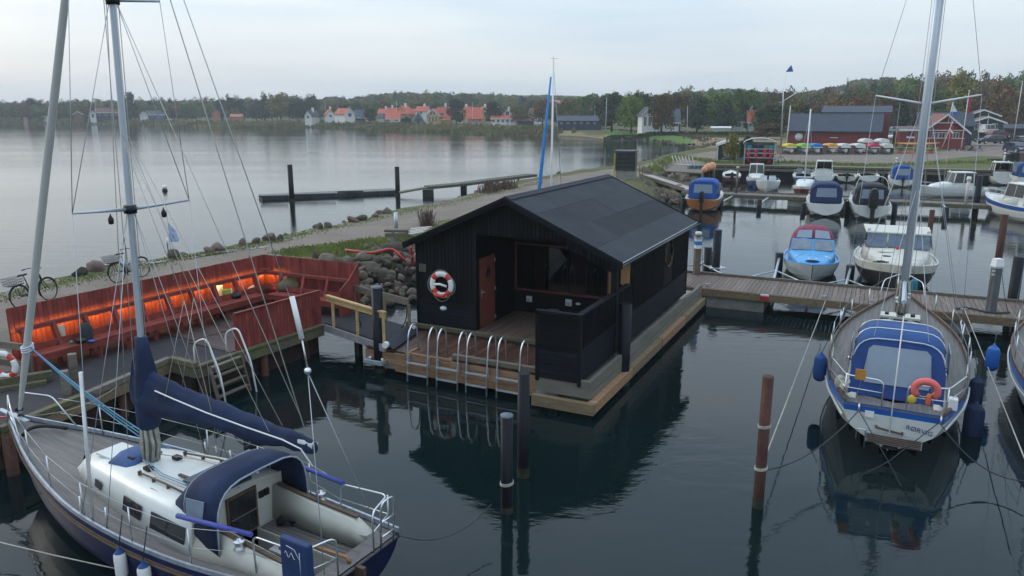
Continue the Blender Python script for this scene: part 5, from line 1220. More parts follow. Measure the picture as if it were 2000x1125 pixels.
# furled genoa on the forestay
ft, fb = Vector((0, my(11.1) + .1, 11.1)), Vector((0, 8.28, 1.34))
MB().tube([fb, fb.lerp(ft, .02), fb.lerp(ft, .06), fb.lerp(ft, .12), fb.lerp(ft, .3), fb.lerp(ft, .6), fb.lerp(ft, .9), fb.lerp(ft, .97)], [.025, .03, .045, .060, .062, .060, .045, .02], 12).build('furled_genoa', M_SAIL, nv)
MB().lathe([(.07, 0), (.075, .02), (.03, .04), (.03, .12), (.075, .14), (.07, .16)], (0, 8.24, 1.36), 12).build('furling_drum', M_BLACK, nv)
mb = MB(); q = fb.lerp(ft, .155)
for k in range(3): mb.tube([(q.x + .095 * cos(a), q.y + .095 * sin(a), q.z - .04 * k + .03 * cos(a)) for a in [2 * pi * i / 14 for i in range(14)]], .013, 5, closed=True)
mb.build('sail_tie', mat('bleached_rope', (.55, .58, .66), .8), nv)
for k in range(3): MB().tube(sag((q.x, q.y - .08, q.z), (.85 - .06 * k, 4.6 + .12 * k, 1.05), .12), .012, 5).build('genoa_sheet', M_ROPEB if k != 1 else mat('green_blue_rope', (.10, .26, .28), .8), nv)
# boom with cover
MB().tube([(0, my(2.7) - .1, 2.66), (0, .62, 2.58)], .06, 10).build('boom', M_WHITE, nv)
cov = []
for (y, w, zt, zb, tilt) in ((4.42, .10, 3.28, 2.95, 0), (4.40, .16, 2.95, 2.2, 0), (4.15, .19, 3.14, 2.16, 0), (3.95, .17, 3.0, 2.25, 0), (3.4, .16, 2.92, 2.36, 0), (2.6, .14, 2.84, 2.36, 0), (1.8, .125, 2.77, 2.38, 0), (1.2, .105, 2.72, 2.40, 0), (.72, .07, 2.68, 2.44, 0), (.60, .045, 2.64, 2.48, 0)):
    ring = []
    for i in range(14):
        a = 2 * pi * i / 14; ring.append((w * sin(a) * (1.15 if cos(a) < 0 else .8), y, (zt + zb) / 2 + (zt - zb) / 2 * cos(a) * 1.0))
    cov.append(ring)
cv = MB().loft(cov).build('boom_cover', M_NAVY, nv)
nz = bpy.data.textures.new('cloth_folds', 'CLOUDS'); nz.noise_scale = .22
sb_ = cv.modifiers.new('sub', 'SUBSURF'); sb_.levels = 2; sb_.render_levels = 2; dm = cv.modifiers.new('folds', 'DISPLACE'); dm.texture = nz; dm.strength = .10; dm.mid_level = .5
MB().loft([[(r_ * cos(a), my(z) + r_ * 1.15 * sin(a) + dy, z) for a in [2 * pi * i / 12 for i in range(12)]] for z, r_, dy in ((3.55, .085, 0), (3.3, .11, -.02), (2.95, .16, -.05), (2.5, .19, -.05), (2.1, .17, -.02), (2.02, .12, 0))]).build('mast_boot', M_NAVY, nv)
MB().tube([(-.16, 3.75, 2.80), (-.17, 3.3, 2.76), (-.16, 2.6, 2.69), (-.145, 1.8, 2.64), (-.12, 1.1, 2.60), (-.08, .8, 2.52), (-.06, .62, 2.30)], .012, 5).build('cover_lacing', M_RINGW, cv)
# bundled ropes at the mast foot
mb = MB()
for k in range(9):
    a = 2 * pi * k / 9; mb.tube([(.10 * cos(a), my(2.0) - .02 + .11 * sin(a), 2.05), (.13 * cos(a + .3), my(1.8) + .14 * sin(a + .3), 1.75), (.10 * cos(a), my(1.6) + .12 * sin(a), 1.47)], .028, 6)
mb.build('rope_coils', mat('rope_coil_beige', (.30, .29, .24), .85, var=.3, scale=9), nv)
for k, (x, y) in enumerate(((-.25, 4.0), (.22, 3.95), (-.15, 4.55))): MB().box((x, y, 1.5), (.10, .14, .05)).build('deck_organiser', M_BLACK, nv)
fender(LW(-1.27, 3.30, .62), .44, .085, M_RINGW, 'white fender with blue end hung on the navy yacht, nearer the bow', LW(-1.16, 3.30, 1.35), m2=M_BLUECANVAS)
fender(LW(-1.29, 2.72, .60), .46, .09, M_RINGW, 'white fender with blue end hung on the navy yacht, nearer the sprayhood', LW(-1.17, 2.72, 1.35), m2=M_BLUECANVAS)
rope(sag(tuple(LW(0, 8.5, 1.3)), (-12.5, 15.0, 1.0), .1), .016, M_REDP, 'red striped bow line of the navy yacht at the left edge')
rope(sag(tuple(LW(.2, 8.3, 1.3)), (*G(262, 727, .95), .95), .25), .007, M_ROPEW, 'thin pale line from the navy yacht bow across to the deck edge')
MB().tube(bez((-.30, 7.6, 1.25), (0, 7.9, 1.35), (.32, 7.3, 1.22)), .035, 6).build('black_rope_bundle', M_BLACK, nv)
MB().beam((-.05, 7.9, 1.36), (-.05, 8.85, 1.40), .09, .03).build('bow_fitting', M_GALV, nv)
# courtesy pennant under the spreader
fl = thing('pennant', 'small white pennant with blue print under the spreader of the navy yacht', 'flag', LW(.55, my(5.5) - .06, 4.95), LRZ)
mb = MB(); g_ = 8
for i in range(g_): 
    x0, x1 = .30 * i / g_, .30 * (i + 1) / g_; w0, w1 = .17 * (1 - i / g_ * .8), .17 * (1 - (i + 1) / g_ * .8); s0, s1 = .02 * sin(i), .02 * sin(i + 1)
    mb.add([(x0 * .6, s0, .17 - w0 - x0 * .5), (x1 * .6, s1, .17 - w1 - x1 * .5), (x1 * .6, s1, .17 + w1 - x1 * .5), (x0 * .6, s0, .17 + w0 - x0 * .5)], [(0, 1, 2, 3)])
mb.build('cloth', mat('white_blue_print', (.60, .64, .70), .8, col2=(.16, .26, .5), scale=9), fl); MB().tube([(0, 0, -.6), (0, 0, .7)], .004, 4).build('halyard', M_WIRE, fl)

# ---------------------------------------------------------------- RIGHT: white ketch-like yacht, stern to us
RO = (7.65, 14.25, 0); RRZ = -.477
def yacht_right(O, rz, label, full=True, mb_blue=M_BLUE):
    y_ = thing('sailing_yacht', label, 'sailing boat', O, rz)
    H = Hull(9.75, [(0, .92), (.08, 1.12), (.2, 1.38), (.36, 1.54), (.5, 1.53), (.64, 1.38), (.78, .98), (.9, .48), (.97, .16), (1, .03)],
             [(0, 1.12), (.3, 1.02), (.55, 1.08), (.8, 1.25), (1, 1.50)], [(0, 1), (.15, .99), (.38, .93), (.58, .80), (.74, .58), (.88, .34), (1, .08)], rake=1.3, srake=.12, keel=-.55, kst=.2)
    H.shell([(0, .20 if full else .14, 1), (.20 if full else .14, 1, 0)], 'hull', y_, [M_WHITE, mb_blue, mat('worn_antifouling', (.035, .022, .018), .9)], 2)
    C = [(0, 0), (.05, .66), (.36, .72), (.37, .95), (.5, .90), (.62, .66), (.66, 0), (1, 0)]
    H.deckmesh('teak_deck', y_, M_TEAK, inner=lambda t: interp(C, t) - .02 if .05 < t < .65 else 0)
    H.rail('toe_rail', y_, M_TEAKD, .05, .06); H.rail('white_rubbing_strake', y_, M_WHITE, .03, .03, dz=-.30, inset=-.03)
    coach(H, y_, 'coachroof', M_CREAM, 0, 0, .08, sections=[(3.4, .98, .85, .98, 1.55), (4.2, .96, .82, .98, 1.54), (5.2, .84, .70, 1.02, 1.50), (5.9, .68, .55, 1.05, 1.44), (6.3, .5, .4, 1.08, 1.3), (6.45, .4, .3, 1.1, 1.16)])
    return y_, H
rv, HR = yacht_right(RO, RRZ, 'white sailing yacht with blue cockpit tent and horseshoe buoy, stern towards the viewer')
def RW(x, y, z): c, s = cos(RRZ), sin(RRZ); return Vector((RO[0] + x * c - y * s, RO[1] + x * s + y * c, z))
mb = MB(); mb.prism([(-.66, .4), (.66, .4), (.72, 3.4), (-.72, 3.4)], .70, .78); mb.build('cockpit_floor', M_TEAK, rv)
for sd in (-1, 1): MB().loft([[(sd * 1.0, y, 1.0), (sd * .82, y, 1.0 + h), (sd * .72, y, 1.0 + h), (sd * .66, y, .75)] for y, h in ((.35, .1), (1.5, .25), (3.4, .35))]).build('coaming', M_CREAM, rv)
MB().b2(-.95, .95, .0, .42, 1.06, 1.09).build('aft_deck', M_TEAK, rv)
# cockpit tent
TENT = M_BLUECANVAS; TD = mat('deep_blue_canvas', (.010, .042, .17), .7, var=.15, bump=.2, bscale=6)
tr_ = [hood_ring(.92, .88, 2.30, 1.10, 16, 5), hood_ring(1.6, .90, 2.34, 1.08, 16, 5), hood_ring(2.6, .89, 2.26, 1.15, 16, 4.5), hood_ring(3.5, .86, 2.05, 1.40, 16, 3.6), hood_ring(4.3, .80, 1.75, 1.50, 16, 3.0), hood_ring(4.6, .74, 1.6, 1.5, 16, 3.0)]
tent = MB().loft(tr_, closed=False).build('cockpit_tent', TENT, rv); q = tent.modifiers.new('thick', 'SOLIDIFY'); q.thickness = .012
back = hood_ring(.92, .89, 2.29, 1.10, 16, 4.5)
mb = MB(); bk = [(x * 1.0, .92 - (2.3 - z) * .28, z) for x, y, z in back]; bk = [(x, y, z) for x, y, z in bk]
mb.add(bk, [tuple(range(len(bk)))]); mb.build('tent_back', TD, tent)
def on_back(x, z, d=.012): return (x, .92 - (2.3 - z) * .28 - d, z)
wv = []
for x, z in ((-.60, 1.38), (.60, 1.38), (.64, 1.5), (.58, 2.06), (.50, 2.14), (-.50, 2.14), (-.58, 2.06), (-.64, 1.5)): wv.append(on_back(x, z))
MB().slab(wv, (0, -.01, 0)).build('tent_window', M_VINYL, tent)
MB().tube([(x, y - .01, z) for x, y, z in bk[2:-2]], .016, 6).build('tent_hem', mat('pale_hem', (.35, .42, .5), .6), tent)
for sd in (-1, 1):
    pts = [(sd * .945, 1.15, 1.45), (sd * .955, 2.3, 1.45), (sd * .945, 2.3, 2.0), (sd * .935, 1.2, 2.05)]
    MB().slab(pts if sd < 0 else pts[::-1], (sd * .012, 0, 0)).build('tent_window', M_VINYL, tent)
for y in (1.6, 2.7): MB().tube([(x * 1.01, yy, z + .012) for x, yy, z in hood_ring(y, .90, 2.335 if y < 2 else 2.235, 1.1, 16, 4.8)[2:-2]], .014, 5).build('tent_hoop', M_STEEL, tent)
# transom fittings
def on_tr(x, z, d=.02): return (x, .12 * (1 - z / 1.12) - d, z)
me = text_mesh('RØRVIG', .135, 'port_name', mat('name_paint', (.02, .045, .16), .5)); o = piece(me, 'port_name', rv, (.50, -.015, .74), rot=(radians(90), radians(8), 0))
mb = MB(); mb.beam(on_tr(-.28, .66, .05), on_tr(.22, .60, .05), .03, .035); mb.beam(on_tr(-.27, .67, .0), on_tr(-.27, .67, .05), .04, .05); mb.beam(on_tr(.21, .61, 0), on_tr(.21, .61, .05), .04, .05); mb.build('transom_handle', M_TEAKD, rv)
pf = MB().b2(-.44, .58, -.09, -.04, .36, .56).build('bathing_platform', M_GALV, rv)
for k in range(5): MB().b2(-.42, .56, -.105, -.09, .37 + k * .037, .395 + k * .037).build('platform_slat', M_TEAKD, pf)
MB().b2(-.12, .16, -.09, -.04, .28, .33).build('platform_bracket', M_BLACK, rv)
MB().box((-.42, .0, .92), (.17, .03, .13)).build('transom_socket', M_RINGW, rv)
mb = MB(); mb.tube(arc_path([(-.62, -.02, .35), (-.62, -.12, .62), (-.45, -.12, .62), (-.45, -.02, .2)], .05), .013, 6); mb.build('folding_ladder', M_STEEL, rv)
for x in (-.62, .84): MB().tube(arc_path([(x, .0, 1.12), (x, -.10, 1.12), (x, -.12, 1.0)], .05), .02, 6).build('fairlead', M_STEEL, rv)
# pushpits with horseshoe buoy
for sd in (-1, 1):
    mb = MB(); mb.tube(arc_path([(sd * 1.30, 1.2, 1.1), (sd * 1.30, 1.2, 1.65), (sd * .92, .08, 1.66), (sd * .22, .02, 1.66), (sd * .22, .02, 1.12)], .15, 5), .015, 7); mb.tube([(sd * 1.30, 1.2, 1.38), (sd * .92, .08, 1.40), (sd * .22, .02, 1.40)], .011, 6); mb.tube([(sd * .92, .08, 1.1), (sd * .92, .08, 1.66)], .013, 6); mb.build('pushpit', M_STEEL, rv)
hb = thing('horseshoe_buoy', 'salmon orange horseshoe lifebuoy on the stern rail of the white yacht', 'lifebuoy', RW(.52, -.06, 1.62), RRZ)
pts = [(.20 * cos(a), 0, .18 * sin(a)) for a in [radians(-50 + 280 * i / 18) for i in range(19)]]
MB().tube(pts, [.045] + [.072] * 17 + [.045], 10).build('horseshoe', mat('salmon_foam', (.62, .12, .11), .6, var=.08), hb)
MB().lathe([(.04, -.14), (.05, -.05), (.04, .05), (.02, .08), (.001, .08)], (.06, -.06, -.12), 10).build('rescue_light', mat('orange_light', (.6, .11, .04), .5), hb)
MB().ball((-.22, -.03, -.22), .09, 10, 6, sq=(.9, .6, 1.1)).build('yellow_bag', mat('yellow_bag_cloth', (.48, .36, .03), .7), hb)
MB().tube(sag((-.1, -.09, -.1), (.15, -.08, .0), .05), .01, 5).build('strap', mat('yellow_bag_cloth', (.5, .4, .03)), hb)
ot = tag(MB().box((0, 0, 0), (.20, .02, .22)).build('orange_board', mat('ochre_board', (.48, .20, .035), .6)), 'small ochre square board on the left stern rail of the white yacht', 'board'); ot.location = RW(-.66, .03, 1.72); ot.rotation_euler = (0, 0, RRZ)
fl = tag(MB().tube([(0, 0, -1.0), (0, 0, 1.9)], .012, 6).build('flag_staff', M_RINGW), 'white flag staff leaning at the centre of the white yacht stern', 'flag staff'); fl.location = RW(-.02, -.08, 1.2); fl.rotation_euler = (radians(5), 0, RRZ)
MB().ball((-1.05, .75, 1.25), .16, 10, 6, sq=(.8, .8, 1.1)).build('rope_bundle', mat('rope_coil_beige', (.3, .3, .3)), rv)
mb = MB()
for k in range(6): mb.tube([(-.98 + .07 * cos(a) + k * .01, .35 + .12 * sin(a), 1.28 + .05 * sin(a * 2) + k * .025) for a in [2 * pi * i / 12 for i in range(12)]], .014, 5, closed=True)
mb.build('rope_bundle', M_ROPEW, rv)
MB().box((1.05, .55, 1.22), (.16, .2, .24)).build('vent_box', M_RINGW, rv, bevel=.02)
stanchion_line(HR, rv, (.2, .32, .44, .56, .68, .80), .62, ends=((1.30, 1.2, 1.05), (.55, 8.6, 1.38)))
mb = MB(); mb.tube(arc_path([(-.62, 8.35, 1.38), (-.52, 8.7, 2.0), (-.14, 9.5, 2.05), (.14, 9.5, 2.05), (.52, 8.7, 2.0), (.62, 8.35, 1.38)], .15, 5), .015, 7); mb.tube([(-.15, 9.4, 1.45), (-.14, 9.5, 2.05)], .013); mb.tube([(.15, 9.4, 1.45), (.14, 9.5, 2.05)], .013); mb.build('pulpit', M_STEEL, rv)
for sd in (-1, 1):
    winch(rv, sd * .95, 2.2, 1.28, 1.3); mb = MB(); mb.tube([(sd * .6, 4.3, 1.62), (sd * .5, 5.6, 1.58)], .018, 6); mb.build('hand_rail', M_TEAKD, rv)
MB().b2(-.26, .26, 5.0, 5.5, 1.56, 1.62).build('roof_hatch', M_GLASS, rv)
MB().b2(-.5, .5, 7.0, 7.5, 1.25, 1.31).build('fore_hatch', M_CREAM, rv)
# mast
MB().cyl(0, 6.3, 1.5, 13.2, .105, 18, .095).build('mast', M_ALU, rv)
MB().beam((.10, 6.26, 2.6), (.10, 6.26, 12.8), .025, .03).build('mast_track', M_RINGW, rv)
for sd in (-1, 1): MB().tube([(sd * .1, 6.3, 7.12), (sd * 1.18, 6.15, 7.32)], [.032, .018], 8).build('spreader', M_RINGW, rv)
MB().tube([(0, 6.15, 9.78), (0, 6.0, 9.78), (0, 5.97, 9.7)], .05, 8).build('steaming_light', M_BLACK, rv)
MB().tube([(0, 6.15, 2.45), (0, 6.0, 2.50), (0, 3.2, 2.60)], .055, 8).build('boom', M_ALU, rv)
for sd in (-1, 1):
    wire((sd * 1.45, 6.15, 1.15), (sd * 1.18, 6.15, 7.32), .006, rv); wire((sd * 1.18, 6.15, 7.32), (sd * .06, 6.3, 12.9), .006, rv)
    wire((sd * 1.42, 6.6, 1.15), (sd * .08, 6.3, 7.1), .006, rv); wire((sd * 1.48, 5.6, 1.12), (sd * .08, 6.3, 7.1), .006, rv)
    wire((sd * .7, .3, 1.15), (sd * .03, 3.0, 5.2), .006, rv, nm='backstay'); wire((sd * .13, 6.35, 12.5), (sd * .2, 6.35, 1.8), .007, rv, M_ROPEW, 'halyard'); wire((sd * .6, 6.2, 7.2), (sd * .62, 6.05, 2.0), .005, rv, M_ROPEW, 'flag_halyard')
    for y in (6.15, 6.6, 5.6): MB().tube([(sd * 1.46, y, 1.12), (sd * 1.44, y, 1.5)], .014, 6).build('rigging_screw', M_STEEL, rv)
wire((.03, 3.0, 5.2), (0, 6.2, 12.9), .006, rv, nm='backstay'); wire((0, 9.5, 1.55), (0, 6.4, 12.9), .02, rv, M_ROPEW, 'forestay'); wire((0, 2.0, 2.5), (0, 6.2, 12.6), .006, rv, M_ROPEW, 'topping_lift')
wire((-.4, 9.4, 2.0), (.05, 6.45, 9), .006, rv, M_ROPEW, 'halyard')
mb = MB()
for k in range(8):
    a = 2 * pi * k / 8; mb.tube([(.12 * cos(a), 6.3 + .14 * sin(a), 2.5), (.17 * cos(a + .3), 6.3 + .18 * sin(a), 2.05), (.14 * cos(a), 6.3 + .15 * sin(a), 1.6)], .025, 6)
mb.build('rope_coils', mat('rope_coil_beige', (.3, .3, .3)), rv)
for k in range(3): winch(rv, [-.13, .13, 0][k], [6.2, 6.2, 6.12][k], 1.9 + k * .15, .9)
for k in range(5): MB().box((R.uniform(-.35, .35), 6.1 + R.uniform(-.3, .4), 1.6), (.10, .1, .06)).build('deck_block', M_BLACK, rv)
fender(RW(-1.62, 2.65, .90), .66, .15, M_BLUECANVAS, 'large blue fender on the left side of the white yacht', RW(-1.5, 2.8, 1.6))
fender(RW(1.68, 3.35, .55), .80, .16, M_NAVY, 'dark navy fender on the right side of the white yacht', RW(1.55, 3.4, 1.6))
fender(RW(1.62, 2.3, .25), .85, .20, M_NAVY, 'fat dark fender low at the water on the right side of the white yacht', RW(1.5, 2.3, 1.5))
# third yacht, cut by the right picture edge
O3 = tuple(RW(4.05, .75, 0)); rv2, HR2 = yacht_right(O3, RRZ, 'white yacht with a thin blue stripe cut off by the right picture edge', full=False)
stanchion_line(HR2, rv2, (.2, .32, .44, .56, .68, .80), .62)
mb = MB(); mb.tube(arc_path([(-.62, 8.35, 1.38), (-.52, 8.7, 2.0), (-.14, 9.5, 2.05), (.14, 9.5, 2.05), (.52, 8.7, 2.0), (.62, 8.35, 1.38)], .15, 5), .015, 7); mb.build('pulpit', M_STEEL, rv2)
wire((-1.45, 6.15, 1.15), (-1.18, 6.15, 7.32), .006, rv2); wire((-1.42, 6.6, 1.15), (-.08, 6.3, 7.1), .006, rv2)
def RW3(x, y, z): c, s = cos(RRZ), sin(RRZ); return Vector((O3[0] + x * c - y * s, O3[1] + x * s + y * c, z))
MB().cyl(0, 6.3, 1.5, 12.5, .10, 16, .09).build('mast', M_ALU, rv2)
mb = MB(); mb.add([(-.66, .4, .8), (.66, .4, .8), (.72, 3.4, .8), (-.72, 3.4, .8)], [(0, 1, 2, 3)]); mb.build('cockpit_floor', M_TEAK, rv2)
x, y = G(1938, 702, 1.0); fender((x, y, 1.02), .62, .15, mat('bright_blue_fender', (.01, .09, .33), .45), 'bright blue fender on the bow of the yacht at the right edge', (x + .35, y + .5, 1.55))
wire((0, 9.5, 1.55), (0, 6.4, 12.4), .02, rv2, M_ROPEW, 'forestay')
# lines
px6 = G(1480, 990, 0)
rope([(px6[0], px6[1], .75), tuple(Vector((*G(1612, 588, .75), .75)))], .012, M_ROPEW, 'long pale mooring line from the rusty pile up to the dock')
rope(sag((px6[0] + .1, px6[1], .72), tuple(RW(-.62, -.12, 1.0)), .25), .012, M_ROPED, 'dark slack mooring line between the rusty pile and the yacht stern')
rope(sag(tuple(RW(.84, -.12, 1.0)), tuple(G(2010, 940, .35)) + (.35,), .3), .012, M_ROPED, 'dark slack mooring line from the yacht stern to the right edge')
a = RW(-.62, -.1, 1.0); b = RW(.84, -.1, 1.05); mid = RW(.02, -.35, .12)
rope([a, mid, RW(.3, -1.2, -.02)], .010, M_ROPED, 'dark line running down from the left stern fairlead of the white yacht'); rope([b, mid, RW(-.5, -1.1, -.02)], .010, M_ROPED, 'dark line running down from the right stern fairlead of the white yacht')
rope([tuple(G(1884, 605, .75)) + (.75,), tuple(G(2005, 905, .9)) + (.9,)], .012, M_ROPEW, 'pale mooring line right of the white yacht')
rope(sag(tuple(LW(.8, -.1, 1.05)), tuple(G(960, 990, .5)) + (.55,), .3), .008, M_ROPED, 'thin dark line from the navy yacht stern to the free standing pile')
rope(sag((-14, 12.4, 1.0), tuple(G(300, 1125, .2)) + (.2,), .2), .010, M_ROPEW, 'pale slack line over the water at the lower left corner')

rope(smooth_path([Vector((*G(*q, .74), .74)) for q in ((1868, 603), (1885, 601), (1905, 604), (1925, 609), (1950, 611), (1972, 610))]), .03, M_ROPED, 'dark hose lying along the near dock edge at the right')
# ================================================================ DOCKS
def dock(name, label, A, B, back_off, z, plank_m, fascia_m, floats, plank_w=.145, max_planks=140, fh=.26):
    d_ = thing(name, label, 'dock'); A, B = Vector(A), Vector(B); D_ = (B - A); Ln = D_.length; D_ /= Ln; n = Vector((-D_.y, D_.x)); w = back_off
    pm_ = MB().b2(-plank_w / 2 + .006, plank_w / 2 - .006, 0, w, -.03, 0).mesh('plank', plank_m); ang = atan2(D_.y, D_.x); t = plank_w / 2; k = 0
    while t < Ln and k < max_planks: p = A + D_ * t; piece(pm_, 'plank', d_, (p.x, p.y, z + R.uniform(-.003, .003)), ang); t += plank_w; k += 1
    if t < Ln: p = A + D_ * t; MB().slab([(p.x, p.y, z - .03), (B.x, B.y, z - .03), (B.x + n.x * w, B.y + n.y * w, z - .03), (p.x + n.x * w, p.y + n.y * w, z - .03)], (0, 0, .03)).build('far_planking', plank_m, d_)
    nseg = max(1, int(Ln / 4))
    for k in range(nseg):
        a, b = A + D_ * (Ln * k / nseg), A + D_ * (Ln * (k + 1) / nseg - .015)
        for o_, nm in ((-.03, 'fascia_timber'), (w + .03, 'fascia_timber')):
            q = n * o_; MB().beam((a.x + q.x, a.y + q.y, z - fh / 2 - .01), (b.x + q.x, b.y + q.y, z - fh / 2 - .01), .06, fh).build(nm, fascia_m, d_)
        q = n * (w - .06); MB().beam((a.x + q.x, a.y + q.y, z + .05), (b.x + q.x, b.y + q.y, z + .05), .10, .09).build('kerb_rail', M_GREYW, d_)
    for (t0, t1) in floats:
        a, b = A + D_ * t0 + n * .06, A + D_ * t1 + n * .06
        MB().slab([(a.x, a.y, -.4), (b.x, b.y, -.4), (b.x + n.x * (w - .12), b.y + n.y * (w - .12), -.4), (a.x + n.x * (w - .12), a.y + n.y * (w - .12), -.4)], (0, 0, z - fh + .4)).build('concrete_float', M_CONC, d_)
    return d_
ND0, ND1 = Vector(G(1300, 555, .70)), Vector(G(2060, 629, .70)); nbk = Vector(G(1600, 555, .70)); ndd = (ND1 - ND0).normalized()
ndn = Vector((-ndd.y, ndd.x)); ndw = (nbk - ND0).dot(ndn)
wd_m = mat('sandy_dock_plank', (.135, .100, .082), .7, var=.22, scale=1.5, fine=.2, fscale=18, stretch=(10, .6, 10), bump=.2, rnd=.2)
def ndt(px, py): return (Vector(G(px, py, .7)) - ND0).dot(ndd)
dock('near_dock', 'floating timber dock with sandy planks running right from behind the black house', ND0, ND1, ndw, .70, wd_m, M_PINEY, [(ndt(1381, 562), ndt(1494, 572)), (ndt(1720, 600), ndt(1900, 612)), (ndt(1990, 620), 19)])
MD0, MD1 = Vector(G(1330, 375, .70)), Vector(G(2080, 408, .70)); mdd = (MD1 - MD0).normalized(); mdn = Vector((-mdd.y, mdd.x))
dock('middle_dock', 'weathered timber dock in the middle of the basin between the small boats', MD0, MD1, 1.7, .70, mat('grey_dock_plank', (.125, .105, .092), .75, var=.25, scale=1.5, fine=.2, rnd=.2), M_MOSSW, [(8, 14), (26, 32)], plank_w=.2, max_planks=170)
# gangway ramp to it
o = thing('shore_ramp', 'pale timber ramp from the causeway rocks down to the middle dock', 'ramp')
a, b = Vector((*G(1262, 343, 1.35), 1.35)), Vector((*G(1350, 371, .8), .8)); MB().beam(a, b, 1.3, .12).build('walkway', mat('pale_ramp_board', (.34, .30, .28), .7, var=.15), o); sd_ = (b - a).cross(Vector((0, 0, 1))).normalized() * .65
for s_ in (-1, 1): MB().beam(a + sd_ * s_ + Vector((0, 0, .05)), b + sd_ * s_ + Vector((0, 0, .05)), .08, .28).build('side_beam', M_GREYW, o)
for t in (0, .06): 
    p = a.lerp(b, t) + sd_; MB().beam(p, p + Vector((0, 0, .9)), .08, .08).build('post', M_GREYW, o)
# red and white depth sign on dock edge, cleats, small white fender
sx = Vector(G(1492, 578, .62)); o = thing('dock_sign', 'small red and white marker on the front edge of the near dock', 'sign', (sx.x, sx.y - .08, .60), atan2(ndd.y, ndd.x))
MB().b2(-.14, .14, -.04, 0, -.10, .04).build('red_panel', M_REDP, o); MB().b2(-.14, .14, -.05, 0, .04, .10).build('white_panel', M_RINGW, o)
for px, py in ((1383, 560), (1610, 583), (1705, 592), (1884, 609)):
    x, y = G(px, py, .7); o = thing('mooring_cleat', 'galvanised cleat on the near dock edge, ' + {1383: 'close to the house corner', 1610: 'where the long pale line is tied', 1705: 'beside the big yacht bow', 1884: 'below the grey service post'}[px], 'cleat', (x, y + .06, .7), atan2(ndd.y, ndd.x), 'cleats along the near dock edge'); mb = MB(); mb.tube([(-.10, 0, .09), (.10, 0, .09)], .016, 6); mb.tube([(-.03, 0, 0), (-.03, 0, .09)], .014, 6); mb.tube([(.03, 0, 0), (.03, 0, .09)], .014, 6); mb.build('horn', M_GALV, o)
# service posts
def service_post(px, pb, pt, label, m, blue):
    x, y = G(px, pb, .72); h = ZH(x, y, pt) - .7; o = thing('service_post', label, 'service post', (x, y, .7), .1)
    MB().b2(-.11, .11, -.11, .11, 0, h * .62 if blue else h - .25).build('post', m, o)
    if blue:
        MB().b2(-.115, .115, -.115, .115, h * .62, h * .70).build('white_label', M_RINGW, o); MB().b2(-.12, .12, -.12, .12, h * .70, h * .79).build('blue_label', mat('mid_blue_panel', (.03, .16, .42), .4), o); MB().b2(-.115, .115, -.115, .115, h * .79, h * .85).build('white_label', M_RINGW, o)
        MB().b2(-.14, .14, -.14, .14, h * .85, h * .88).build('collar', M_GALV, o); MB().b2(-.13, .13, -.13, .13, h * .90, h * .95).build('collar', M_GREYW, o); MB().cyl(0, 0, h * .85, h * .95, .07, 10).build('lamp_neck', M_BLACK, o); MB().b2(-.10, .10, -.10, .10, h * .95, h).build('lamp_cap', M_RINGW, o)
        MB().tube(sag((.12, -.05, h * .8), (.26, 0, 0.1), -.0) + [], .010, 5).build('hose', M_ROPED, o)
    else:
        MB().slab([(-.16, -.12, h - .3), (.16, -.12, h - .3), (.16, .12, h - .3), (-.16, .12, h - .3)], (0, 0, .06)).build('collar', M_GALV, o); MB().loft([[(-.15, -.12, h - .24), (.15, -.12, h - .24), (.15, .12, h - .24), (-.15, .12, h - .24)], [(-.11, -.1, h), (.11, -.1, h), (.11, .1, h), (-.11, .1, h)]], smooth=False).build('lamp_head', M_RINGW, o)
        for s_ in (-1, 1): 
            MB().tube(sag((s_ * .14, -.05, h - .4), (s_ * .38, -.3, 0), .12), .010, 5).build('cable', M_ROPED, o)
            for k in range(2): MB().box((s_ * .14, -.06, h - .38 - .12 * k), (.06, .08, .07)).build('power_socket', M_GALV, o)
service_post(1360, 535, 453, 'brown dock service post with blue and white labels beside the house corner', mat('brown_post', (.13, .095, .07), .7), True)
service_post(1935, 606, 505, 'grey dock service post with white lamp head and side sockets at the right', mat('dark_grey_post', (.09, .095, .10), .5), False)
# mooring booms: round tubes between dock and short pile
def boom(label, p, q, r_=.05, brace=True, pilelen=None, prad=.17, z1=.35, ztop=.75):
    o = thing('mooring_boom', label, 'mooring boom'); a, b = Vector((*p, .62)), Vector((*q, z1)); MB().tube([a, b], r_, 8).build('boom_tube', M_GALV, o)
    d = (b - a).normalized(); s_ = d.cross(Vector((0, 0, 1))).normalized()
    if brace:
        for k in (-1, 1): MB().tube([a + s_ * k * 1.3, a.lerp(b, .45)], r_ * .55, 6).build('brace', M_GALV, o)
    MB().cyl(b.x, b.y, -1, ztop, prad, 14).build('float_pile', M_PILE, o); return o
nb = lambda px, py: tuple(G(px, py, .7))
boom('mooring boom behind the near dock beside the black pile, with a short black float', G(1352, 528, .7), G(1390, 498, .6), z1=.62)
boom('mooring boom with black float on the left side of the light blue cabin boat', G(1510, 548, .7), G(1522, 505, .6), z1=.62, ztop=.85)
boom('mooring boom with black float between the light blue boat and the white cruiser', G(1650, 563, .7), G(1661, 525, .6), z1=.62, ztop=.75)
boom('mooring boom from the middle dock right of the wooden boat', G(1436, 378, .7), G(1408, 397, .3), .06, False, z1=.35, ztop=.7)
boom('mooring boom from the middle dock to a black float in open water', G(1505, 381, .7), G(1483, 400, .3), .06, False, z1=.35, ztop=.7)
boom('mooring boom at the left side of the wooden boat', G(1345, 372, .7), G(1334, 398, .3), .05, False, z1=.35, ztop=.7)
boom('mooring boom left of the white boat with navy canopy', G(1580, 386, .7), G(1569, 405, .3), .05, False, z1=.35, ztop=.6)
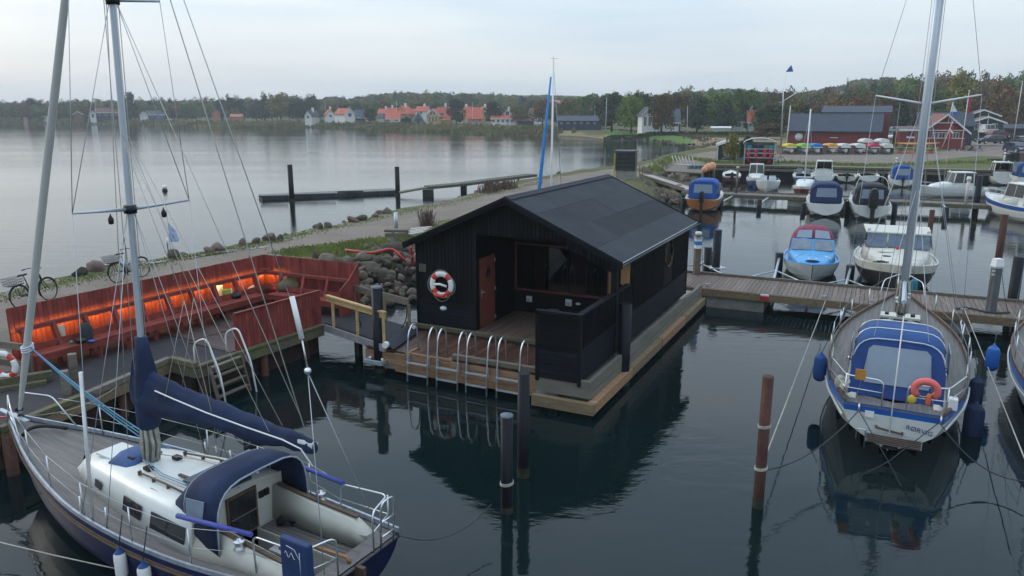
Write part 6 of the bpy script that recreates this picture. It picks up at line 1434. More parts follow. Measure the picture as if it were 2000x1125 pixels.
boom('mooring boom between the two white motorboats', G(1655, 390, .7), G(1656, 410, .3), .05, False, z1=.35, ztop=.9)
boom('mooring boom right of the white boat with black engine', G(1745, 393, .7), G(1747, 412, .3), .05, False, z1=.35, ztop=.9)
boom('mooring boom ending in a dark pile in the right of the basin', G(1842, 396, .7), G(1847, 418, .3), .06, False, z1=.6, ztop=.75)
pile_px(1907, 396, 343, M_PILE, 'tall black pile on the middle dock right of the white cabin boat', z=.7, r_=.2, cap=False)
pile_px(1813, 475, 410, M_RUST, 'reddish brown pile behind the mast of the white yacht', z=.0, r_=.13, cap=False)
pile_px(1948, 520, 419, M_RUST, 'reddish brown pile near the right edge behind the near dock', z=.0, r_=.15, cap=False)
o = thing('dock_lamp', 'slim pale lamp post with white head on the middle dock', 'lamp post', (*G(1886, 398, .7), .7)); x_, y_ = o.location[0], o.location[1]
h = ZH(x_, y_, 345) - .7; MB().cyl(0, 0, 0, h - .25, .11, 10).build('post', mat('pale_post', (.45, .42, .40), .6), o); MB().cyl(0, 0, h - .25, h, .16, 10, .12).build('lamp_head', M_RINGW, o)
o = thing('dock_lamp', 'slim grey post standing on the middle dock left of the open white boat', 'lamp post', (*G(1438, 377, .7), .7)); MB().cyl(0, 0, 0, 1.9, .09, 10).build('post', M_GREYW, o); MB().cyl(0, 0, 1.9, 2.05, .12, 10).build('cap', M_GALV, o)

# ================================================================ SMALL BOATS
def small_boat(label, px, py, L_, B_, rz, hull=M_WHITE, band=None, z=0.0, fb=.75, kind='open', canopy=None, cabin=M_WHITE, outboard=None, trim=M_WHITE, stern_ref=True, wind=True, name='motor_boat', cat='motorboat', bottom=None, seed=0, scale=1.0, rails=True):
    "px,py: pixel of the part nearest us at the waterline; rz 0 = bow pointing away"
    x, y = G(px, py, z); c, s = cos(rz), sin(rz)
    if not stern_ref: x, y = x + s * L_ * .95, y - c * L_ * .95     # reference is the bow
    o = thing(name, label, cat, (x, y, z), rz)
    H = Hull(L_, [(0, B_ * .44), (.2, B_ * .49), (.45, B_ * .5), (.7, B_ * .42), (.87, B_ * .24), (.96, B_ * .09), (1, .02)], [(0, fb * .92), (.4, fb * .95), (.75, fb * 1.12), (1, fb * 1.32)], [(0, 1), (.3, .95), (.6, .84), (.8, .60), (1, .12)], rake=.5, keel=-.25, n=16)
    H.shell([(0, .22, 1 if band else 0), (.22, .62, 0), (.62, 1, 2 if bottom else 0)], 'hull', o, [hull, band or hull, bottom or hull])
    H.rail('gunwale', o, trim, .07, .04)
    if kind in ('open',):
        H.deckmesh('fore_deck', o, trim, inner=lambda t: (B_ * .36 if .04 < t < .62 else 0)); MB().prism([(-B_ * .38, L_ * .05), (B_ * .38, L_ * .05), (B_ * .38, L_ * .62), (-B_ * .38, L_ * .62)], .12, .16).build('floor', mat('boat_floor_grey', (.30, .30, .28), .8), o)
        for yy in (.18, .4): MB().b2(-B_ * .37, B_ * .37, L_ * yy, L_ * yy + .3, .42, .47).build('thwart', trim, o)
        if wind:
            for sd in (-1, 1): MB().loft([[(sd * B_ * .36, L_ * .50, fb), (sd * B_ * .36, L_ * .60, fb), (sd * .08, L_ * .66, fb)], [(sd * B_ * .30, L_ * .48, fb + .55), (sd * B_ * .30, L_ * .56, fb + .55), (sd * .08, L_ * .60, fb + .55)]], closed=False, smooth=False).build('windscreen', mat('pale_perspex', (.35, .38, .42), .15, var=.1), o)
    else:
        y0, y1 = (.30, .74) if kind == 'cabin' else (.34, .80)
        H.deckmesh('deck', o, trim, inner=lambda t: (B_ * .36 if .04 < t < y0 else 0)); MB().prism([(-B_ * .38, L_ * .05), (B_ * .38, L_ * .05), (B_ * .38, L_ * y0), (-B_ * .38, L_ * y0)], .12, .16).build('floor', mat('boat_floor_grey', (.3, .3, .3)), o)
        ch = fb * .95; hh = .55
        coach(H, o, 'cuddy', cabin, 0, 0, .05, sections=[(L_ * y0, B_ * .40, B_ * .36, ch, ch + hh), (L_ * .55, B_ * .39, B_ * .34, ch, ch + hh * .9), (L_ * y1, B_ * .26, B_ * .20, ch, ch + hh * .55), (L_ * (y1 + .06), B_ * .18, B_ * .12, ch, ch + .08)], nseg=5)
        # wheelhouse with panes
        zb, zt = ch + hh * .85, ch + hh + .75; ya, yb = L_ * .22, L_ * .52; w0, w1 = B_ * .37, B_ * .33
        if kind == 'cabin':
            fr = MB(); 
            for sd in (-1, 1):
                for yy, yt in ((ya, ya + .05), (yb, yb - .25), ((ya + yb) / 2, (ya + yb) / 2 - .08)): fr.beam((sd * w0, yy, zb - .35), (sd * w1, yt, zt), .07, .05)
                fr.beam((sd * w0, ya, zb), (sd * w0, yb, zb), .05, .06)
            fr.beam((0, yb + .04, zb), (0, yb - .21, zt), .06, .05); fr.build('window_frame', cabin, o)
            MB().loft([[(-w1 - .06, ya - .1, zt), (w1 + .06, ya - .1, zt), (w1 + .06, ya - .1, zt + .06), (0, ya - .1, zt + .10), (-w1 - .06, ya - .1, zt + .06)], [(-w1 - .02, yb - .15, zt), (w1 + .02, yb - .15, zt), (w1 + .02, yb - .15, zt + .06), (0, yb - .15, zt + .10), (-w1 - .02, yb - .15, zt + .06)]]).build('cabin_roof', cabin, o)
            for sd in (-1, 1):
                pts = [(sd * (w0 - .01), ya + .05, zb), (sd * (w0 - .01), yb - .02, zb), (sd * (w1 - .0), yb - .26, zt), (sd * w1, ya + .08, zt)]; MB().slab(pts, (sd * -.012, 0, 0)).build('side_pane', M_GLASS, o)
                pts = [(sd * .03, yb + .03, zb), (sd * w0 * .97, yb, zb), (sd * w1 * .97, yb - .23, zt), (sd * .03, yb - .2, zt)]; MB().slab(pts, (0, -.012, 0)).build('front_pane', M_GLASS, o)
            MB().b2(-w0 + .02, w0 - .02, ya + .03, yb - .02, ch - .1, zb).build('cabin_side', cabin, o)
            for sd in (-1, 1): MB().box((sd * w1 * .8, yb - .3, zt + .12), (.09, .07, .10)).build('roof_lamp', M_RINGW, o)
    if canopy:
        ch = fb * .95
        cy0, cy1 = .10 * L_, .50 * L_; top = fb + 1.25
        cb = MB().loft([hood_ring(cy0, B_ * .41, top - .12, ch, 12, 4), hood_ring(cy0 + .25, B_ * .42, top, ch, 12, 4), hood_ring(cy1 - .2, B_ * .41, top - .02, ch, 12, 4), hood_ring(cy1 + .35, B_ * .36, ch + .55, ch, 12, 3.5)], closed=False).build('canopy', canopy, o); sm_ = cb.modifiers.new('thick', 'SOLIDIFY'); sm_.thickness = .012
        bk = hood_ring(cy0, B_ * .405, top - .13, ch, 12, 4); MB().add([(x_, y_ - .0 + (z_ - top) * .08, z_) for x_, y_, z_ in bk], [tuple(range(len(bk)))]).build('canopy_back', canopy, cb)
        zq0, zq1 = ch + .38, top - .32; MB().slab([(-B_ * .27, cy0 - .07, zq0), (B_ * .27, cy0 - .07, zq0), (B_ * .25, cy0 - .045, zq1), (-B_ * .25, cy0 - .045, zq1)], (0, -.01, 0)).build('canopy_window', M_VINYL, cb)
        for sd in (-1, 1): MB().slab([(sd * B_ * .425, cy0 + .3, zq0), (sd * B_ * .425, cy1 - .3, zq0), (sd * B_ * .42, cy1 - .35, zq1), (sd * B_ * .42, cy0 + .35, zq1)], (sd * .01, 0, 0)).build('canopy_window', M_VINYL, cb)
        for sd in (-1, 1):      # front panes
            MB().slab([(sd * .04, cy1 + .30, ch + .62), (sd * B_ * .33, cy1 + .25, ch + .60), (sd * B_ * .34, cy1 - .12, top - .20), (sd * .04, cy1 - .10, top - .16)], (0, .012, .012)).build('canopy_window', M_VINYL, cb)
    if outboard:
        s_ = outboard; eb = thing('outboard_motor', '', '') if False else None
        mb = MB(); mb.loft([[(x_ * w_, y_ - .28, zz) for x_, y_ in ((-.17, -.2), (.17, -.2), (.2, .1), (.12, .25), (-.12, .25), (-.2, .1))] for zz, w_ in ((fb * .75, .75), (fb * .8 + .05, 1), (fb + .35, 1), (fb + .55, .8), (fb + .62, .4))]); mb.v = [(v0 * s_, v1 * s_ - .0, fb * .6 + (v2 - fb * .6) * s_) for v0, v1, v2 in mb.v]; mb.build('outboard_cowling', M_BLACK, o, bevel=.02)
        MB().b2(-.08 * s_, .08 * s_, -.42 * s_, -.10 * s_, -.5, fb * .8).build('outboard_leg', M_BLACK, o)
    if rails:
        mb = MB(); t0 = .70
        for sd in (-1, 1):
            pts = [(sd * (H.b(t) - .06), H.y(t, 1), H.z(t) + .32) for t in (.6, .7, .8, .9, .97)]; mb.tube(pts, .012, 5)
            for t in (.62, .78, .92): mb.tube([(sd * (H.b(t) - .06), H.y(t, 1), H.z(t)), (sd * (H.b(t) - .06), H.y(t, 1), H.z(t) + .32)], .011, 5)
        mb.build('bow_rail', M_STEEL, o)
    return o, H
def squash(o, L_, sy, sz):
    k = .95 * L_ * (1 - sy); a = o.rotation_euler.z; o.scale = (1, sy, sz); o.location.x -= sin(a) * k; o.location.y += cos(a) * k
MR = -.35          # berths are square to the docks
WOOD = mat('varnished_clinker_hull', (.28, .10, .024), .35, var=.3, scale=2, stretch=(1, .3, 8), fine=.1)
BC = mat('bright_blue_canopy', (.008, .060, .25), .75, var=.12, bump=.15, bscale=6); NC = mat('navy_canopy', (.010, .020, .075), .75, var=.15, bump=.15, bscale=6)
small_boat('varnished wooden boat with bright blue canopy and outboard, stern towards us', 1369, 414, 6.2, 2.45, MR, hull=WOOD, trim=M_CREAM, fb=.95, kind='open', canopy=BC, outboard=.9, wind=False, rails=False)
small_boat('white motorboat with navy canopy, stern towards us, left of the black engined boat', 1611, 424, 6.4, 2.4, MR, fb=.95, kind='open', canopy=NC, wind=False)
b_, _h = small_boat('white sports boat with black cockpit cover and large black outboard', 1701, 430, 6.5, 2.5, MR, fb=1.0, kind='open', canopy=mat('black_cover', (.012, .013, .02), .7), outboard=1.45, wind=False)
MB().tube(hood_ring(1.4, 1.02, 2.75, 1.0, 12, 4), .03, 6).build('radar_arch', M_WHITE, b_)
b_, _h = small_boat('light blue cabin boat with maroon canopy and white hull, bow towards the near dock', 1584, 553, 5.9, 2.35, MR + pi, hull=mat('chalky_white_hull', (.42, .46, .46), .5, var=.1), fb=.82, trim=mat('light_blue_paint', (.10, .33, .60), .35, var=.06), kind='open', wind=False, stern_ref=False, rails=False)
squash(b_, 5.9, .82, .74); LBL = MATS['light_blue_paint']; MAR = mat('maroon_canvas', (.19, .030, .060), .75, var=.12, bump=.15, bscale=6)
coach(_h, b_, 'cuddy', LBL, 0, 0, .05, sections=[(2.2, .95, .90, .75, 1.45), (3.3, .95, .90, .78, 1.42), (4.3, .80, .70, .82, 1.22), (4.9, .62, .50, .86, 1.08), (5.1, .5, .4, .86, .92)], nseg=5)
mb = MB(); mb.slab([(-.92, 3.35, 1.38), (.92, 3.35, 1.38), (.84, 3.05, 2.05), (-.84, 3.05, 2.05)], (0, .04, .01)); mb.build('windscreen_frame', LBL, b_)
for sd in (-1, 1): MB().slab([(sd * .07, 3.40, 1.46), (sd * .84, 3.40, 1.46), (sd * .77, 3.12, 1.98), (sd * .07, 3.12, 1.98)], (0, .03, .01)).build('windscreen_pane', mat('sky_grey_pane', (.20, .23, .27), .1, var=.2), b_)
cb = MB().loft([hood_ring(3.08, .86, 2.10, 1.35, 12, 4), hood_ring(2.75, .92, 2.62, .95, 12, 3.2), hood_ring(1.9, .95, 2.72, .80, 12, 3), hood_ring(.9, .92, 2.55, .80, 12, 3), hood_ring(.6, .88, 2.2, .80, 12, 3)], closed=False).build('canopy', MAR, b_); cb.modifiers.new('thick', 'SOLIDIFY').thickness = .012
for sd in (-1, 1): MB().slab([(sd * .06, 3.09, 2.12), (sd * .70, 3.09, 2.10), (sd * .60, 2.83, 2.50), (sd * .06, 2.81, 2.55)], (0, .02, .01)).build('canopy_window', M_VINYL, cb)
mb = MB(); mb.tube([(-.14, 4.2, 1.3), (-.14, 4.75, 1.16)], .012); mb.tube([(.14, 4.2, 1.3), (.14, 4.75, 1.16)], .012); mb.tube([(-.14, 4.45, 1.24), (.14, 4.45, 1.24)], .012); mb.build('deck_rail', M_STEEL, b_)
for sd in (-1, 1): MB().tube([(sd * .75, 4.5, 1.2), (sd * .35, 3.9, 1.34)], .015, 5).build('wiper_rail', M_STEEL, b_)
MB().ball((0, 4.9, 1.1), .2, 8, 5, sq=(1.5, .8, .4)).build('bow_tarp', M_NAVY, b_)
b_, _h = small_boat('white cabin cruiser with dark underwater hull, bow towards the near dock behind the mast', 1752, 583, 7.6, 3.15, MR + pi - .06, hull=mat('black_lower_hull', (.015, .016, .018), .4), band=M_CREAM, fb=1.30, kind='open', cabin=M_CREAM, trim=M_CREAM, wind=False, stern_ref=False)
squash(b_, 7.6, .84, .76); coach(_h, b_, 'cuddy', M_CREAM, 0, 0, .06, sections=[(2.0, 1.30, 1.22, 1.2, 1.95), (3.6, 1.28, 1.18, 1.25, 1.92), (4.8, 1.10, .98, 1.30, 1.78), (6.0, .78, .60, 1.36, 1.62), (6.4, .55, .4, 1.38, 1.45)], nseg=5)
mb = MB(); mb.slab([(-1.28, 1.2, 2.68), (1.28, 1.2, 2.68), (1.20, 3.5, 2.62), (-1.20, 3.5, 2.62)], (0, 0, .10)); mb.build('hard_top', M_CREAM, b_, bevel=.03)
for x0, x1 in ((-1.18, -.42), (-.36, .36), (.42, 1.18)): MB().slab([(x0, 3.95, 1.95), (x1, 3.95, 1.95), (x1 * .97, 3.45, 2.62), (x0 * .97, 3.45, 2.62)], (0, .02, .01)).build('windscreen_pane', mat('blue_grey_pane', (.07, .10, .14), .08, var=.3), b_)
for sd in (-1, 1): MB().slab([(sd * 1.26, 1.3, 1.95), (sd * 1.26, 3.85, 1.95), (sd * 1.20, 3.4, 2.62), (sd * 1.22, 1.4, 2.64)], (sd * .015, 0, 0)).build('side_pane', M_GLASS, b_)
MB().lathe([(.16, 0), (.17, .03), (.001, .04)], (.42, 5.3, 1.74), 12).build('round_hatch', M_GLASS, b_); MB().box((.45, 4.55, 1.87), (.5, .5, .05)).build('deck_hatch', M_WHITE, b_, bevel=.01)
for sd in (-1, 1): MB().tube([(sd * 1.1, 3.3, 2.75), (sd * 1.1, 3.3, 2.92)], .07, 8).build('roof_horn', M_RINGW, b_)
MB().box((.0, 4.1, 1.98), (.1, .12, .14)).build('red_cover', M_REDP, b_)
MB().tube([(.62 + .3 * cos(k * 1.1) * (1 - k / 14), 6.3 + .1 * sin(k * 1.7), 1.60 + .005 * k) for k in range(13)], .035, 6).build('anchor_chain', M_BLACK, b_)
x, y = G(1820, 575, .9); fender((x, y + 1.2, .85), .6, .13, mat('teal_fender', (.01, .13, .20), .5), 'teal fender on the right side of the white cabin cruiser', (x - .1, y + 1.2, 1.5))
small_boat('white boat with broad blue side band cut off at the right edge of the basin', 2052, 440, 6.6, 2.5, MR + .38, fb=1.05, band=BC, kind='cabin', canopy=None)
# second row against the quay
small_boat('small white boat with red lower stern and outboard, first of the back row', 1429, 357, 4.2, 1.8, MR + .1, fb=0.70, hull=mat('dull_red_hull', (.16, .03, .03), .5), band=M_RINGW, kind='open', outboard=.7, wind=False, rails=False)
small_boat('open white boat with two clear windscreens at the middle dock', 1497, 375, 4.8, 2.1, MR + pi, fb=.75, kind='open', stern_ref=False)
small_boat('blue and white boat with raised windscreen behind the open white boat', 1476, 366, 4.4, 1.8, MR + pi + .05, fb=0.66, hull=mat('dull_blue_hull', (.05, .12, .24), .4), band=M_RINGW, kind='cabin', stern_ref=False)
sb1, _h = small_boat('small sailing boat with red side and bare white mast at the middle dock', 1562, 381, 5.2, 1.9, MR + pi - .15, fb=.55, hull=mat('dull_red_hull', (.2, .03, .03)), band=M_RINGW, kind='cabinless', stern_ref=False, name='sailing_boat', cat='sailing boat', rails=False)
xm, ym = G(1564, 374, .5); MB().tube([(0, 2.9, .9), (0, 2.9, ZH(sb1.location.x, sb1.location.y + 2.0, 213))], .055, 8).build('mast', M_RINGW, sb1)
for sd in (-1, 1): MB().tube([(sd * .8, 2.8, .6), (0, 2.9, 6.5)], .012, 4).build('shroud', M_WIRE, sb1)
small_boat('dark blue and white boat in the back row behind the red sailing boat', 1568, 357, 4.6, 2.0, MR, fb=0.66, hull=mat('dull_blue_hull', (.1, .1, .1)), band=M_RINGW, kind='open', canopy=None)
small_boat('boxy white cabin boat in the back row, stern towards us', 1608, 358, 4.8, 2.1, MR, fb=0.78, kind='cabin')
small_boat('rounded beige boat with outboard and blue tarp in the back row', 1653, 357, 4.4, 2.1, MR, fb=0.66, hull=M_CREAM, trim=M_CREAM, kind='open', outboard=.7, wind=False, rails=False)
small_boat('white boat beside the blue tarp covered one in the back row', 1697, 358, 4.6, 2.0, MR, fb=0.74, kind='open', wind=False)
small_boat('white boat under a bright blue canopy in the back row behind the tall mast', 1762, 366, 5.0, 2.1, MR, fb=0.74, kind='open', canopy=BC, wind=False, outboard=.6)
small_boat('white cabin boat with side windows lying along the middle dock', 1920, 384, 5.6, 2.2, MR + pi / 2 + .25, fb=.7, kind='cabin')
small_boat('grey dinghy at the middle dock near the right edge', 1950, 380, 4.0, 1.7, MR + pi / 2, fb=.55, hull=mat('grey_dinghy', (.28, .27, .25), .6), kind='open', wind=False, rails=False, name='dinghy', cat='dinghy')
small_boat('white boat with rails in the back row near the right edge', 1962, 362, 5.2, 2.2, MR, fb=0.78, kind='cabin')
small_boat('white boat in the back row cut by the right edge', 2008, 366, 5.0, 2.2, MR, fb=1.0, kind='open', canopy=M_BLUECANVAS)
for px, py, lab in ((1505, 346, 'small covered white dinghy against the quay'), (1540, 349, 'low grey dinghy against the quay wall')): pass

# ================================================================ QUAY
qy = thing('timber_quay', 'long weathered timber quay with dark open underside behind the back row of boats', 'quay')
q0 = QA - QD * 3; Lq = 62
for k in range(16):
    a, b = q0 + QD * (Lq * k / 16), q0 + QD * (Lq * (k + 1) / 16 - .03)
    MB().beam((a.x, a.y, 1.22), (b.x, b.y, 1.22), .25, .22).build('capping_timber', M_MOSSW, qy); MB().beam((a.x, a.y - .03, .88), (b.x, b.y - .03, .88), .1, .28).build('wale_timber', M_GREYW, qy)
    MB().cyl(a.x, a.y + .1, -1, 1.1, .16, 8).build('quay_pile', M_MOSSW, qy)
mb = MB(); a, b = q0 + QN * .5, q0 + QD * Lq + QN * .5; mb.slab([(a.x, a.y, -1), (b.x, b.y, -1), (b.x, b.y, 1.15), (a.x, a.y, 1.15)], (QN.x * .1, QN.y * .1, 0)); mb.build('shade_sheet', mat('quay_shade', (.018, .016, .014), .9), qy)  # near-black sheet standing in for the shade under the open quay
a, b = q0 + QN * .12, q0 + QD * Lq + QN * .12; MB().slab([(a.x, a.y, 1.24), (b.x, b.y, 1.24), (b.x + QN.x * 1.6, b.y + QN.y * 1.6, 1.24), (a.x + QN.x * 1.6, a.y + QN.y * 1.6, 1.24)], (0, 0, .05)).build('quay_deck', M_GREYW, qy)
# bait platform left of the quay with racks, buoys and poles
pf = thing('boat_platform', 'grey timber platform on piles above the rocks, with a rack of pale frames', 'platform')
pp = [G(1298, 334, 1.5), G(1372, 338, 1.5), G(1395, 325, 1.5), G(1318, 322, 1.5)]
MB().prism(pp, 1.40, 1.52).build('platform_deck', M_GREYW, pf)
for (x, y) in pp + [((pp[0][0] + pp[1][0]) / 2, (pp[0][1] + pp[1][1]) / 2)]: MB().cyl(x, y, -.5, 1.42, .12, 8).build('leg', M_MOSSW, pf)
rk = thing('dinghy_rack', 'row of pale upright rack bars on the timber platform', 'rack')
for i in range(7):
    x, y = G(1318 + i * 6.5, 322 + i * .3, 1.5); x2, y2 = G(1312 + i * 6.5, 312, 2.4); MB().tube([(x, y, 1.5), (x - .35, y, 1.5 + .95)], .035, 5).build('bar', M_RINGW, rk)
x, y = G(1318, 323, 1.6); x2, y2 = G(1370, 326, 1.6); MB().beam((x, y, 1.75), (x2, y2, 1.75), .05, .05).build('cross_bar', M_RINGW, rk)
for i in range(4):
    x, y = G(1347 + i * 8, 329, 1.55); o = thing('crate', ['leftmost', 'second', 'third', 'rightmost'][i] + ' grey blue crate on the timber platform beside the orange buoys', 'crate', (x, y, 1.52), .2, 'crates on the timber platform'); MB().b2(-.17, .17, -.2, .2, 0, .35).build('crate_body', mat('grey_blue_crate', (.10, .13, .14), .6), o, bevel=.02); MB().b2(-.19, .19, -.22, .22, .33, .37).build('rim', M_GALV, o)
for i, (px, py) in enumerate(((1376, 330), (1383, 326), (1391, 324))):
    x, y = G(px, py, 1.8); o = thing('buoy', ['small', 'middle', 'largest'][i] + ' orange buoy on the corner post of the timber platform', 'buoy', (x, y, 1.75)); MB().ball((0, 0, 0), .27 + .06 * i, 12, 8, sq=(1, 1, 1.1)).build('buoy_body', mat('orange_buoy', (.58, .17, .055), .5, col2=(.62, .34, .22), scale=2), o); MB().cyl(0, 0, .25, .40, .06, 8).build('eye', M_RINGW, o)
for px, py, pt in ((1372, 352, 325), (1384, 352, 326)): 
    x, y = G(px, py, .4); o = tag(MB().cyl(0, 0, -.8, ZH(x, y, pt), .10, 8).build('post', M_RUST if px == 1372 else M_BLACK), 'dark post beside the orange buoys' if px > 1380 else 'red brown post below the orange buoys', 'post'); o.location = (x, y, 0)
# small white electric cabinet / shed on the causeway near the ridge
o = thing('notice_cabinet', 'dark glazed cabinet on a white stand beside the causeway path', 'cabinet', (*G(1222, 347, 1.3), 1.2), -.3)
MB().b2(-.85, .85, -.5, .5, .75, 2.35).build('cabinet_body', mat('dark_cabinet', (.025, .032, .036), .35), o); MB().b2(-.95, .95, -.6, .6, 2.35, 2.45).build('cabinet_roof', mat('grey_cabinet_roof', (.09, .11, .12), .5), o)
MB().b2(-.8, .9, -.4, .4, 0, .74).build('base', M_CONC, o); MB().b2(-.98, -.86, -.55, -.4, 0, 2.2).build('yellow_post', mat('yellow_strip', (.36, .30, .03), .6), o)
for z in (.9, 1.25, 1.6, 1.95): MB().b2(-.78, .78, -.52, -.505, z, z + .28).build('panel', M_GLASS, o)
o = thing('timber_steps', 'short flight of pale steps on the rocks beside the cabinet', 'steps')
for k in range(4):
    x, y = G(1252 + k * 5, 352 + k * 5, 1.1 - k * .2); MB().b2(x - .5, x + .5, y - .2, y + .2, 1.0 - k * .2, 1.08 - k * .2).build('step', M_GREYW, o)
# bathing pontoon out in the bay
bp = thing('bathing_pontoon', 'long low dark pontoon lying in the bay behind the causeway', 'pontoon')
pa, pb = Vector(G(512, 388, .15)), Vector(G(780, 375, .15)); dd_ = (pb - pa).normalized(); nn_ = Vector((-dd_.y, dd_.x))
for k in range(6):
    a, b = pa.lerp(pb, k / 6), pa.lerp(pb, (k + 1) / 6) - dd_ * .05; MB().slab([(a.x, a.y, -.3), (b.x, b.y, -.3), (b.x + nn_.x * 1.8, b.y + nn_.y * 1.8, -.3), (a.x + nn_.x * 1.8, a.y + nn_.y * 1.8, -.3)], (0, 0, .56)).build('float', mat('dark_tarred_timber', (.035, .037, .035), .8, var=.3), bp)
    MB().slab([(a.x, a.y, .27), (b.x, b.y, .27), (b.x + nn_.x * 1.8, b.y + nn_.y * 1.8, .27), (a.x + nn_.x * 1.8, a.y + nn_.y * 1.8, .27)], (0, 0, .05)).build('deck_panel', mat('grey_pontoon_deck', (.14, .14, .135), .8), bp)
for px, py in ((530, 381), (590, 378), (625, 377), (680, 372)): x, y = G(px, py, .5); MB().beam((x - .9, y, .38), (x + 1.2, y + .3, .40), .2, .12).build('loose_beam', mat('dark_tarred_timber', (.1, .1, .1)), bp)
pr = thing('old_jetty', 'old low timber jetty on stubby piers leading from the causeway to the pontoon', 'jetty')
pts = [G(780, 376, .3), G(835, 366, .65), G(900, 360, .75), G(960, 352, .85), G(1040, 342, 1.0)]; zs_ = [.3, .65, .75, .85, 1.0]
for i in range(4): MB().beam((*pts[i], zs_[i]), (*pts[i + 1], zs_[i + 1]), 1.3 if i else .8, .22 if i else .12).build('deck_span', mat('mossy_dark_timber', (.075, .072, .05), .85, var=.3) if i else M_GREYW, pr)
for px, py, w in ((835, 385, .8), (905, 374, .5), (955, 366, .9)): x, y = G(px, py, 0); MB().box((x, y + .6, .0), (w, 1.2, 1.2)).build('pier', mat('dark_pier_timber', (.022, .022, .018), .9), pr)
for i, (px, py) in enumerate(((322, 373),)):
    x, y = G(px, py, 0); o = thing('mooring_buoy', 'small white buoy with dark base floating in the bay', 'buoy', (x, y, 0)); MB().ball((0, 0, .35), .2, 10, 6).build('float_top', M_RINGW, o); MB().ball((0, 0, .05), .24, 10, 6).build('float_base', M_BLACK, o)
for i, (px, py) in enumerate(((244, 476), (328, 486))):
    x, y = G(px, py, .25); o = thing('swan' if False else 'marker_stake', 'thin white topped stake in the shallow water behind the ' + ('blue framed bicycle' if i == 0 else 'boulders right of the mast'), 'stake', (x, y, 0)); MB().cyl(0, 0, -.4, .5, .03, 6).build('stake', M_BLACK, o); MB().cyl(0, 0, .45, .8, .05, 6).build('tip', M_RINGW, o)
# small yacht mast with blue sail cover beyond the roof
o = thing('yacht_mast', 'white mast with bright blue furled sail rising behind the black house roof', 'mast'); x, y = 2.45, 32.3
xt = AT(1081, 122, y - .2); MB().tube([(*AT(1075.5, 400, y).xy, .8), tuple(xt)], [.05, .035], 8).build('mast_pole', M_RINGW, o)
f0, f1 = AT(1050, 400, y - 1.2), AT(1076, 150, y - .4); MB().tube([f0, f0.lerp(f1, .1), f0.lerp(f1, .5), f1], [.05, .08, .065, .035], 8).build('furled_sail', mat('bright_blue_sail_cover', (.010, .16, .42), .6), o)
MB().tube([tuple(xt), AT(1096, 360, y)], .012, 4).build('stay', M_WIRE, o); MB().beam(xt + Vector((-.12, 0, .15)), xt + Vector((.2, 0, .15)), .015, .015).build('wind_vane', M_WIRE, o); MB().tube([xt, xt + Vector((0, 0, .25))], .01, 5).build('antenna', M_WIRE, o)
hl = Hull(6.5, [(0, .7), (.3, 1.1), (.6, .95), (.85, .45), (1, .02)], [(0, .8), (1, 1.1)], [(0, 1), (.5, .85), (1, .1)], n=10); hh_ = thing('beached_yacht', 'small white yacht hull moored out of sight behind the black house', 'sailing boat', (x + 2.6, y - 1.6, 0), 1.0); hl.shell([(0, 1, 0)], 'hull', hh_, [M_WHITE, M_WHITE]); hl.deckmesh('deck', hh_, M_CREAM)

# ================================================================ MAINLAND: buildings
def house_body(o, w, d, h, rh, wall_m, roof_m, ov=.4, gable_front=True, trim=None, base=-2.0, roof_t=.16):
    "gable_front: ridge runs along local y (away); otherwise along x. origin at front centre, y going back"
    mb = MB()
    if gable_front:
        mb.slab([(-w / 2, 0, base), (w / 2, 0, base), (w / 2, 0, h), (0, 0, h + rh), (-w / 2, 0, h)], (0, d, 0))
    else:
        mb.slab([(-w / 2, 0, base), (-w / 2, d, base), (-w / 2, d, h), (-w / 2, d / 2, h + rh), (-w / 2, 0, h)], (w, 0, 0))
    mb.build('wall', wall_m, o)
    mb = MB(); t = roof_t
    if gable_front:
        k = rh / (w / 2)
        for s in (-1, 1): mb.slab([(0, -ov, h + rh), (s * (w / 2 + ov), -ov, h - k * ov), (s * (w / 2 + ov), d + ov, h - k * ov), (0, d + ov, h + rh)], (0, 0, t))
    else:
        k = rh / (d / 2)
        for s in (0, 1):
            y0 = -ov if s == 0 else d + ov; mb.slab([(-w / 2 - ov, d / 2, h + rh), (-w / 2 - ov, y0, h - k * ov), (w / 2 + ov, y0, h - k * ov), (w / 2 + ov, d / 2, h + rh)], (0, 0, t))
    rf_ = mb.build('roof', roof_m, o)
    if trim:
        if gable_front:
            k = rh / (w / 2)
            for s in (-1, 1): MB().slab([(0, -ov - .04, h + rh + t), (s * (w / 2 + ov), -ov - .04, h - k * ov + t), (s * (w / 2 + ov), -ov - .04, h - k * ov - .12), (0, -ov - .04, h + rh - .14)], (0, -.06, 0)).build('bargeboard', trim, rf_)
        else: MB().b2(-w / 2 - ov, w / 2 + ov, -ov - .06, -ov, h - k * ov - .08, h - k * ov + t).build('eave_board', trim, rf_)
    return rf_
def windows(o, spots, frame_m, glass=None, mull=True, nm='window'):
    for (x, z, w, h) in spots:
        f = MB().b2(x - w / 2, x + w / 2, -.05, 0, z, z + h).build(nm, frame_m, o); nx_ = 2 if mull and w > .6 else 1
        for i in range(nx_):
            a = x - w / 2 + .06 + i * (w - .06) / nx_; MB().b2(a, a + (w - .06) / nx_ - .06, -.065, -.05, z + .07, z + h - .07).build('pane', glass or M_PANE, f)
def site(px, row, D):
    p = AT(px, row, D); return p
TR = mat('white_trim', (.62, .62, .60), .6, var=.08); REDT = mat('red_roof_tile', (.36, .080, .045), .8, var=.3, scale=1.2, fine=.2, fscale=8, rnd=.15, stretch=(1, 1, 3)); NAVR = mat('dark_slate_roof', (.030, .042, .062), .7, var=.2, scale=1, rnd=.15)
